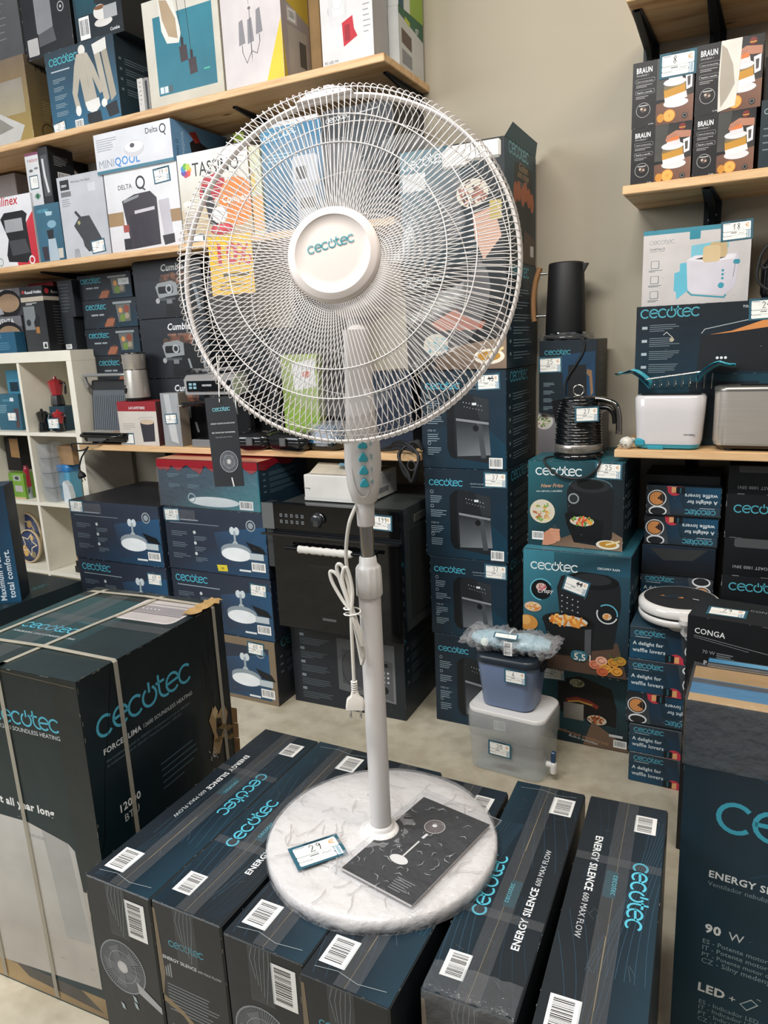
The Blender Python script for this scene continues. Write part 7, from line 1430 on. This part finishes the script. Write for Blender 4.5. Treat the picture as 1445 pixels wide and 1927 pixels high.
for i, (y0, y1, h0, c, lb, wn) in enumerate(((0, 0, .035, '#26282c', 'lower dark flat box with white print in the bottom cube', .2), (0, 0, .03, '#202226', 'upper dark flat box in the bottom cube', .19), (0, 0, .035, '#b08b6a', 'tan flat box on top of the dark boxes in the bottom cube', .15))):
    zb = c3+[0, .0355, .066][i]; m = MB(); m.box(0, .17-.008*i, 0, .14, .0003, h0, c, 'printed_card', .002); a = Art(m, *faceframe(.17, .14, h0, 'F')); a.rect(.3, .4, .8, .55, '#9a9ca0' if i < 2 else '#8a6a4c'); tag(m.build('flat_box', None, (CXR-.038-.195+.012*i, 2.60, zb+.0002)), lb, 'box')
# ---- kettles
def kettle_black():
    z = top('kettlebox'); Y0 = 2.76; p = onY((1064, 620), Y0); r = empty('electric_kettle', 'tall matte black kettle with a bent wooden handle on the kettle carton', 'kettle', (p.x, Y0, z))
    part(r, 'power_base', lambda m: (m.lathe([(0, 0), (.078, 0), (.08, .004), (.078, .016), (.06, .018), (0, .018)], '#1a1b1d', 'gloss_plastic', 40),))
    part(r, 'steel_ring', lambda m: m.lathe([(.0715, .0182), (.073, .021), (.072, .026)], '#b9bbbd', 'chrome', 40))
    part(r, 'body', lambda m: m.lathe([(.0705, .0262), (.0715, .03), (.0675, .14), (.062, .262), (.060, .268), (.05, .270), (0, .272)], '#1b1c1e', 'matte_plastic', 56))
    part(r, 'spout', lambda m: m.prism([(.055, .262), (.078, .262), (.060, .23)], -.014, .014, '#1b1c1e', 'matte_plastic', 'y'))
    part(r, 'handle', lambda m: m.tube(spline([(-.092, -.01, .258), (-.108, -.012, .21), (-.116, -.012, .15), (-.115, -.012, .09), (-.112, -.012, .07)], 6), [.0125]*25, '#a5784c', 'matte_plastic', 12, flat=.8), 'light wood handle')
    for zz_, x in ((.236, -.066), (.088, -.07)): part(r, 'handle_bolt', lambda m: m.tube([(x, -.008, zz_), (-.105, -.012, zz_)], .004, '#8d9092', 'chrome', 8))
    part(r, 'power_cord', lambda m: m.tube(spline([(-.05, -.082, .006), (-.01, -.100, .006), (.05, -.098, .004), (.085, -.10, -.0), (.088, -.102, -.04), (.06, -.104, -.09), (.03, -.104, -.14), (.025, -.108, -.19)], 8), .004, '#17181a', 'rubber', 7), 'black cord')
    part(r, 'packing_film', lambda m: m.grid([[((.085+.02*abs(math.sin(t*1.9+j)))*math.cos(t*2*PI/40), (.082+.004*abs(math.sin(t*1.9+j)))*math.sin(t*2*PI/40), .001+.010*j+.004*math.sin(t*2.3)) for t in range(40)] for j in range(3)], hx('#fff'), 'packing_film', cv=True), 'clear film round the base')
kettle_black()
def kettle_ribbed():
    z = top('frito'); Y0 = 2.585; p = onY((1088, 860), Y0); r = empty('electric_kettle', 'glossy black ribbed kettle with a chrome handle, priced 27', 'kettle', (p.x, Y0, z))
    part(r, 'power_base', lambda m: m.lathe([(0, 0), (.082, 0), (.085, .004), (.084, .018), (.07, .022), (0, .022)], '#141517', 'gloss_plastic', 40))
    part(r, 'steel_band', lambda m: m.lathe([(.0, .0225), (.079, .0225), (.081, .026), (.081, .05), (.0795, .052)], '#a9a39a', 'metal', 56), 'steel band')
    pr = []
    n = 15
    for i in range(n*4+1):
        f = i/(n*4); zz_ = .0525+.145*f; rad = .0795-.006*f-.012*max(0, f-.75)/.25; pr.append((rad+.0022*math.sin(i*PI/2*1.0), zz_))
    def body(m):
        rows = []
        for j, (q, zz_) in enumerate(pr): rows.append([((q+.0012*math.sin(t*.9+j*.8))*math.cos(2*PI*t/72), (q+.0012*math.sin(t*.9+j*.8))*math.sin(2*PI*t/72), zz_) for t in range(72)])
        m.grid(rows, hx('#131416'), 'gloss_plastic', cv=True)
    part(r, 'ribbed_body', body)
    part(r, 'lid', lambda m: m.lathe([(.062, .198), (.063, .203), (.052, .212), (.03, .216), (0, .217)], '#16171a', 'gloss_plastic', 40))
    part(r, 'lid_ring', lambda m: m.tube([(-.0+.018*math.cos(t*2*PI/24), -.012, .234+.018*math.sin(t*2*PI/24)) for t in range(24)], .003, '#c9c4bc', 'chrome', 8, closed=True), 'chrome ring')
    part(r, 'spout', lambda m: m.prism([(-.055, .205), (-.092, .198), (-.078, .12), (-.07, .12)], -.016, .016, '#131416', 'gloss_plastic', 'y'))
    part(r, 'handle', lambda m: m.tube(spline([(.045, 0, .205), (.085, -.004, .200), (.12, -.006, .185), (.134, -.008, .15), (.137, -.008, .10), (.136, -.008, .085)], 7), .0105, '#9a948c', 'chrome', 12), 'chrome handle')
    part(r, 'handle_grip', lambda m: m.tube(spline([(.068, 0, .175), (.10, -.004, .172), (.118, -.006, .15), (.122, -.006, .12)], 5), .008, '#141517', 'gloss_plastic', 10))
    card_on(r, .045, -.088, .160, '27', .078, .02, rz=.25)
    part(r, 'maker_lettering', lambda m: Art(m, (-.05, -.0845, .046), (.10, 0, 0), (0, 0, -.016), 'plastic').text(.08, .7, 'Russell Hobbs', 0, '#4a4844', .0, 0, 'l', 0, .84))
    part(r, 'power_cord', lambda m: m.tube(spline([(-.075, -.05, .008), (-.095, -.088, .006), (-.09, -.102, -.01), (-.05, -.105, -.045), (.0, -.105, -.058), (.05, -.105, -.05), (.085, -.104, -.02), (.092, -.09, .006), (.07, -.05, .008)], 8), .0038, '#17181a', 'rubber', 7), 'black cord')
kettle_ribbed()
# ---- white toaster with sandwich rack, steel toaster
def toasters():
    Y0 = 2.575; a = onY((1190, 845), Y0); b = onY((1335, 845), Y0); w = (b.x-a.x)*.95; h = onY((1190, 745), 2.53).z-RS; r = empty('toaster', 'white toaster with turquoise feet and a wire warming rack on top', 'toaster', ((a.x+b.x)/2-.005, Y0, RS+.0005)); hw = w/2-.005; hd = .058
    part(r, 'foot_band', lambda m: (m.rloft([(.004, hw*.86, hd*.9, .03), (.016, hw*.9, hd*.96, .03)], '#2f97ac', 'plastic'), m.box(-hw*.55, -hw*.1, -hd*.98, -hd*.7, 0, .012, '#2f97ac', 'plastic', .002)), 'turquoise base')
    part(r, 'foot_band', lambda m: m.box(-hw*.93, -hw*.60, -hd*.99, -hd*.5, .008, .035, '#2f97ac', 'plastic', .006), 'turquoise corner')
    part(r, 'body', lambda m: m.rloft([(.0165, hw*.90, hd*.93, .035), (.03, hw*.93, hd*.98, .038), (h*.7, hw*.985, hd, .04), (h-.008, hw, hd, .04), (h, hw-.006, hd-.006, .036)], '#d3cfd0', 'gloss_plastic'))
    part(r, 'slot_plate', lambda m: m.rloft([(h+.0002, hw*.84, hd*.55, .02), (h+.002, hw*.83, hd*.53, .02)], '#3d3f42', 'metal'))
    for y in (-.015, .015): part(r, 'slot', lambda m: m.box(-hw*.75, hw*.75, y-.008, y+.008, h+.0021, h+.0026, '#0c0c0d', 'matte_plastic'))
    rk = part(r, 'warming_rack', lambda m: ([m.tube([(-hw*.72, y, h+.05+.0), (hw*.85, y, h+.072)], .0018, '#b5b3ae', 'chrome', 6) for y in (-.03, -.01, .02)], [m.tube([(-hw*.5+i*.022, -.03, h+.05+i*.002), (-hw*.5+i*.022, -.03, h+.02), (-hw*.5+i*.022, .02, h+.02), (-hw*.5+i*.022, .02, h+.05+i*.002)], .0012, '#a9a7a2', 'chrome', 5) for i in range(9)]), 'wire rack')
    for s, x in ((-1, -hw*.86), (1, hw*.98)):
        part(rk, 'rack_handle', lambda m: m.grid([[(x+s*(-.030+.0155*i), -.045+.09*j/6, h+.040+(.020 if s > 0 else .0)+.040*math.sin(min(1, i/5)*PI*.60)-.004*max(0, i-4)+.003*math.cos(j)) for j in range(7)] for i in range(8)]+[[(x+s*(-.030+.0155*i), -.045+.09*j/6, h+.020+(.020 if s > 0 else .0)+.036*math.sin(min(1, i/5)*PI*.60)+.004*i-.004*max(0, i-4)+.003*math.cos(j)) for j in range(7)] for i in range(7, -1, -1)], hx('#48c4da'), 'plastic', cu=True), 'turquoise rack handle')
    part(r, 'maker_lettering', lambda m: Art(m, (hw*.40, -hd*.985, h*.33), (.05, 0, 0), (0, 0, -.015), 'plastic').text(.1, .7, 'cecotec', 0, '#55585c', .02, 0, 'l', 0, .7))
    # steel toaster
    Y1 = 2.575; a = onY((1333, 850), Y1); w2 = .36; h2 = onY((1330, 728), 2.52).z-RS; r2 = empty('toaster', 'brushed steel long-slot toaster at the right edge', 'toaster', (a.x+w2/2+.01, Y1, RS+.0005)); hw = w2/2
    part(r2, 'base', lambda m: m.rloft([(.008, hw-.02, .05, .03), (.018, hw-.01, .056, .03)], '#17181b', 'gloss_plastic'))
    for x in (-hw+.05, hw-.05): part(r2, 'foot', lambda m: m.lathe([(.012, 0), (.012, .0085)], '#101113', 'rubber', 14, o=(x, -.035, 0)))
    part(r2, 'steel_shell', lambda m: m.rloft([(.0185, hw-.004, .06, .04), (.03, hw, .062, .045), (h2-.014, hw, .062, .045)], '#d9d2c8', 'metal'), 'brushed steel body')
    part(r2, 'top_rim', lambda m: m.rloft([(h2-.0135, hw+.002, .064, .045), (h2-.004, hw+.002, .064, .045), (h2, hw-.006, .058, .04)], '#8f8a83', 'metal'))
    part(r2, 'slot', lambda m: m.box(-hw*.6, hw*.8, -.016, .016, h2+.0003, h2+.004, '#121315', 'gloss_plastic', .001))
    part(r2, 'control_window', lambda m: m.box(hw*.02, hw*.5, -.065, -.0622, h2*.35, h2*.62, '#101214', 'black_glass', .0008), 'black control panel')
toasters()
def whiteplug():
    p = onY((1185, 828), 2.515); r = empty('mains_plug', 'white mains plug lying at the left end of the low right shelf', 'plug', (p.x-.008, 2.525, RS+.0215), (0, 0, 0))
    part(r, 'plug_body', lambda m: m.lathe([(.006, -.03), (.009, -.02), (.012, -.012), (.02, -.002), (.021, .012), (.019, .018), (0, .018)], '#d9d4ca', 'plastic', 20), None, MX.Rotation(-.6, 4, 'Z') @ MX.Rotation(PI/2+.25, 4, 'X') @ MX.Rotation(0, 4, 'Z'))
    for s in (-.0095, .0095): part(r, 'pin', lambda m: m.lathe([(.0024, .018), (.0024, .037), (0, .038)], '#c0bbb2', 'chrome', 8, o=(s, 0, 0)), None, MX.Rotation(-.6, 4, 'Z') @ MX.Rotation(PI/2+.25, 4, 'X'))
    part(r, 'power_cord', lambda m: m.tube(spline([(.016, .025, .006), (.03, .05, -.01), (.04, .085, -.017), (.08, .10, -.017)], 6), .0035, '#d9d4ca', 'plastic', 7))
whiteplug()
def edgecord():
    p = onY((1425, 560), 2.63); r = empty('black_appliance', 'black appliance with looped cord at the right edge above the toaster cartons', 'appliance', (p.x+.03, 2.70, top('rs2')))
    part(r, 'body', lambda m: m.rloft([(0, .10, .07, .04, .085, 0), (.02, .11, .075, .045, .085, 0), (.10, .11, .075, .045, .085, 0), (.13, .09, .06, .04, .085, 0)], '#15171b', 'gloss_plastic'))
    part(r, 'power_cord', lambda m: m.tube(spline([(.06, -.08, .30), (.03, -.085, .24), (.0, -.09, .17), (-.022, -.09, .14), (-.03, -.09, .11), (-.012, -.09, .09), (.01, -.09, .12), (.0, -.092, .155), (.04, -.09, .15), (.09, -.085, .14), (.09, -.08, .06)], 8), .0045, '#15161a', 'rubber', 7), 'black cord')
    m = MB(); m.tube(spline([(-.03, -.094, .12), (-.035, -.094, .07), (-.02, -.094, .04), (.01, -.094, .02)], 6), .0045, '#15161a', 'rubber', 7); m.build('power_cord', r)
edgecord()
# ---- round white waffle maker
def wafflemaker():
    b = BX['wl4']; z = top('wl4'); r = empty('waffle_maker', 'round white waffle maker with a black top on the front waffle stack', 'waffle maker', (b[4].x+.142, 2.452, z), .42)
    part(r, 'foot', lambda m: m.rloft([(0, .05, .09, .03), (.015, .07, .10, .03)], '#cfccc8', 'plastic'))
    part(r, 'lower_shell', lambda m: m.lathe([(0, .012), (.105, .012), (.124, .022), (.128, .034), (.127, .043), (0, .043)], '#d9d6d2', 'gloss_plastic', 56))
    part(r, 'gasket', lambda m: m.lathe([(.122, .0432), (.122, .0505)], '#1a1b1d', 'matte_plastic', 48))
    part(r, 'lid', lambda m: m.lathe([(.126, .051), (.129, .056), (.128, .074), (.118, .083), (.112, .0835)], '#dedbd7', 'gloss_plastic', 56))
    part(r, 'lid_inlay', lambda m: (m.lathe([(.112, .0838), (.05, .0855), (0, .086)], '#2b2c2f', 'matte_plastic', 48), Art(m, (-.08, .05, .0865), (.16, 0, 0), (0, -.10, 0), 'matte_plastic').rr(.15, .3, .55, .62, .05, '#24343d').poly([(.12, .35), (.2, .3), (.22, .4)], '#c4824a').poly([(.42, .6), (.55, .55), (.52, .7)], '#c4824a').line([(.70, .75), (.84, .95)], .03, '#d9d9d9')), 'black lid inlay')
    part(r, 'handle', lambda m: m.prism([(-.042, -.112), (-.046, -.145), (-.035, -.154), (.035, -.154), (.046, -.145), (.042, -.112)], .046, .060, '#d3d0cc', 'gloss_plastic'))
    part(r, 'front_foot', lambda m: m.prism([(-.03, -.10), (-.03, -.13), (.03, -.13), (.03, -.10)], .0005, .03, '#cfccc8', 'plastic'))
    part(r, 'hinge', lambda m: m.box(-.05, .05, .115, .14, .02, .07, '#cfccc8', 'plastic', .006))
wafflemaker()
# ---- clear drinks tank, blue bin and bagged bundle
def tank():
    f = onZ((950, 1466), 0); r = empty('drinks_dispenser', 'clear plastic drinks tank with a white lid and side tap, priced 20', 'drinks dispenser', (f.x-.002, f.y+.115, 0), -.07); hw, hd = .142, .10
    h = .222
    part(r, 'tank', lambda m: (m.rloft([(.002, hw*.92, hd*.92, .03), (.012, hw*.95, hd*.95, .035), (h*.8, hw, hd, .04), (h, hw*1.01, hd*1.01, .04)], '#ffffff', 'clear_plastic', cap=False), m.rloft([(.001, hw*.86, hd*.86, .03), (.002, hw*.88, hd*.88, .03)], '#ffffff', 'clear_plastic')), 'frosted clear tank')
    part(r, 'collar', lambda m: m.rloft([(h-.085, hw*1.005, hd*1.01, .042), (h-.083, hw*1.02, hd*1.03, .042), (h, hw*1.03, hd*1.04, .042), (h+.004, hw*1.02, hd*1.03, .04)], '#8aa0a8', 'clear_plastic', cap=False), 'grey-blue clear collar')
    part(r, 'lid', lambda m: m.rloft([(h+.001, hw*1.0, hd*1.0, .04), (h+.012, hw*1.0, hd*1.0, .04), (h+.016, hw*.97, hd*.97, .04), (h+.0125, hw*.94, hd*.94, .038)], '#dcdad8', 'plastic'), 'white lid')
    tp = part(r, 'tap', lambda m: (m.tube([(hw*.97, -.05, .06), (hw+.018, -.05, .06)], .011, '#dcdad8', 'plastic', 14), m.lathe([(.011, -.03), (.012, .0), (.010, .01), (0, .01)], '#dcdad8', 'plastic', 18, o=(hw+.02, -.05, .062))), 'white tap')
    part(tp, 'tap_lever', lambda m: m.box(hw+.012, hw+.028, -.058, -.042, .0725, .112, '#23486f', 'plastic', .003), 'blue lever')
    card_on(r, -.012, -hd-.006, .105, '20', .085, .0)
    return r, h
TK, th_ = tank()
def bin_():
    z = th_+.0165+.0005; p = onZ((952, 1335), z); r = empty('waste_bin', 'slate blue bin with a dark rim standing on the clear tank', 'bin', (p.x+.0, TK.location.y+.008, z), -.06)
    r.location.x = p.x
    part(r, 'body', lambda m: m.rloft([(0, .088, .065, .035), (.006, .094, .07, .04), (.155, .110, .082, .045), (.166, .112, .084, .045)], '#7388ad', 'plastic'))
    part(r, 'rim', lambda m: m.rloft([(.1665, .116, .088, .046), (.184, .118, .09, .046), (.192, .112, .084, .044)], '#2b343e', 'plastic'), 'dark grey rim')
    part(r, 'latch', lambda m: m.box(.112, .122, -.03, .03, .14, .166, '#1d232a', 'plastic', .004))
    card_on(r, .045, -.0895, .138, '6', .078, .0)
    return r
BN = bin_()
def bundle():
    r = empty('plastic_bag_bundle', 'clear plastic bag of pale blue goods lying across the blue bin', 'bag', (BN.location.x+.0, BN.location.y-.005, BN.location.z+.1965))
    R = random.Random(6)
    def goods(m):
        rows = []
        for i in range(31):
            f = i/30; x = -.14+.28*f; q = .042*math.sin(PI*min(1, max(.0, f*.94+.03)))**.45*(.8+.2*abs(math.cos(f*PI))); q *= 1-.25*math.exp(-((f-.5)/.07)**2)
            rows.append([(x, q*1.5*math.cos(2*PI*j/24)*(1+.10*math.sin(j*2.7+i)), .034+q*.78*math.sin(2*PI*j/24)*(1+.10*math.sin(j*1.7+i*1.3))) for j in range(24)])
        m.grid(rows, hx('#a9cdd8'), 'plastic', cv=True)
    part(r, 'goods', goods, 'pale blue goods')
    def film(m):
        rows = []
        for i in range(41):
            f = i/40; x = -.168+.336*f; q = .047+.006*math.sin(i*1.7); s = min(1, min(f, 1-f)*7+.35)
            rows.append([(x+.004*math.sin(j*2), q*1.55*math.cos(2*PI*j/30)*(1+.08*math.sin(j*3.1+i*.9)), .035+q*.72*s*math.sin(2*PI*j/30)*(1+.10*math.sin(j*2.3+i*1.9))+.006*math.sin(i*.5)) for j in range(30)])
        m.grid(rows, hx('#fff'), 'cling_film', cv=True)
    part(r, 'clear_bag', film, 'crinkled clear bag')
    part(r, 'band', lambda m: m.tube([(.0+.0, .062*math.cos(t*PI/10), .034+.034*math.sin(t*PI/10)) for t in range(20)], .004, '#cfd6d8', 'plastic', 6, closed=True))
    def lb(m):
        a = Art(m, (-.006, -.070, .058), (.03, 0, 0), (0, 0, -.05), 'paper'); a.bars(0, 0, 1, 1, False); a = Art(m, (-.045, -.045, .078), (.085, 0, 0), (0, -.02, -.012), 'paper'); a.rect(0, 0, 1, 1, '#2b6377'); a.rect(.06, .15, .94, .85, '#ecebe5'); a.hand(.55, .7, '7', .4)
    part(r, 'labels', lb)
    part(r, 'round_sticker', lambda m: (m.lathe([(.014, 0), (.012, .001), (0, .0012)], '#cfd8d2', 'paper', 24),), None, MX.Translation((-.075, -.068, .045)) @ MX.Rotation(PI/2-.3, 4, 'X'))
bundle()
# ---- manual in a plastic sleeve and price card on the fan base
def manual():
    z = BZ+.0005+.0365; P = [onZ(q, z) for q in ((783, 1495), (903, 1550), (797, 1715), (655, 1645))]
    c = (P[0]+P[1]+P[2]+P[3])/4; ux = ((P[1]-P[0])+(P[2]-P[3]))/2; w = ux.length; ang = math.atan2(ux.y, ux.x); uy = ((P[0]-P[3])+(P[1]-P[2]))/2; h = uy.length
    r = empty('instruction_manual', 'black instruction booklet in a clear sleeve lying on the fan base', 'booklet', (c.x, c.y, z), ang)
    def bk(m):
        for k in range(4): m.box(-w/2+.0006*k, w/2-.001, -h/2+.0006*k, h/2, .0009*k, .0009*k+.0008, '#c9c6c3' if k < 3 else '#23262b', 'paper')
        a = Art(m, (-w/2, h/2, .0036), (w, 0, 0), (0, -h, 0), 'paper'); a.disc(.47, .26, .125, '#5b5254'); 
        for k in range(20): t = 2*PI*k/20; a.line([(.47+.03*math.cos(t), .26+.03*math.sin(t)*a.asp), (.47+.125*math.cos(t), .26+.125*math.sin(t)*a.asp)], .003, '#a9a0a0'); a.k -= .00003
        a.ring(.47, .26, .125, .008, '#c9c3c2'); a.disc(.46, .25, .03, '#e8e6e4'); a.line([(.475, .36), (.47, .42)], .035, '#d9d6d6'); a.line([(.47, .46), (.465, .68)], .022, '#d4d2d0'); a.disc(.46, .70, .12, '#dcdad8', .07); a.lines(.62, .84, .24, 6, .022, .006, '#8d8f92')
    part(r, 'booklet', bk)
    def sl(m):
        n1, n2 = 16, 20; W2 = w/2+.012
        rows = [[(-W2+2*W2*i/n1, -h/2-.012+(h+.035)*j/n2, .0048+.0022*abs(math.sin(i*1.3+j*.8)*math.sin(j*1.7-i*.6))) for i in range(n1+1)] for j in range(n2+1)]
        m.grid(rows, hx('#fff'), 'sleeve_film'); R = random.Random(12)
        for k in range(60):  # pale slivers standing in for highlights on the sleeve's crinkles
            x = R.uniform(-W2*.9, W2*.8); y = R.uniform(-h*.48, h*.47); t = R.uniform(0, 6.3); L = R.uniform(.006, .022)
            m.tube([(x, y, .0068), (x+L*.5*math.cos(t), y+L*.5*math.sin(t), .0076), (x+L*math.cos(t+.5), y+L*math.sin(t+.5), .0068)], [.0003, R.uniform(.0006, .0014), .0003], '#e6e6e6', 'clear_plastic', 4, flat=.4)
        m.tube([(-W2, -h/2-.012, .004), (W2, -h/2-.012, .004), (W2, h/2+.023, .004), (-W2, h/2+.023, .004)], .0009, '#dcdcdc', 'clear_plastic', 5, closed=True)
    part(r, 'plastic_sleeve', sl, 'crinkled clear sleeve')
manual()
z = BZ+.036; a_, b_ = onZ((548, 1596), z), onZ((637, 1567), z); s = .088; c = onZ((598, 1603), z)
m = tagmesh((b_-a_).length*1.02, '29'); o = m.build('price_card', None, (c.x, c.y, z+.001), (0, 0, math.atan2(b_.y-a_.y, b_.x-a_.x))); tag(o, 'price card reading 29 euro lying on the fan base', 'price card')
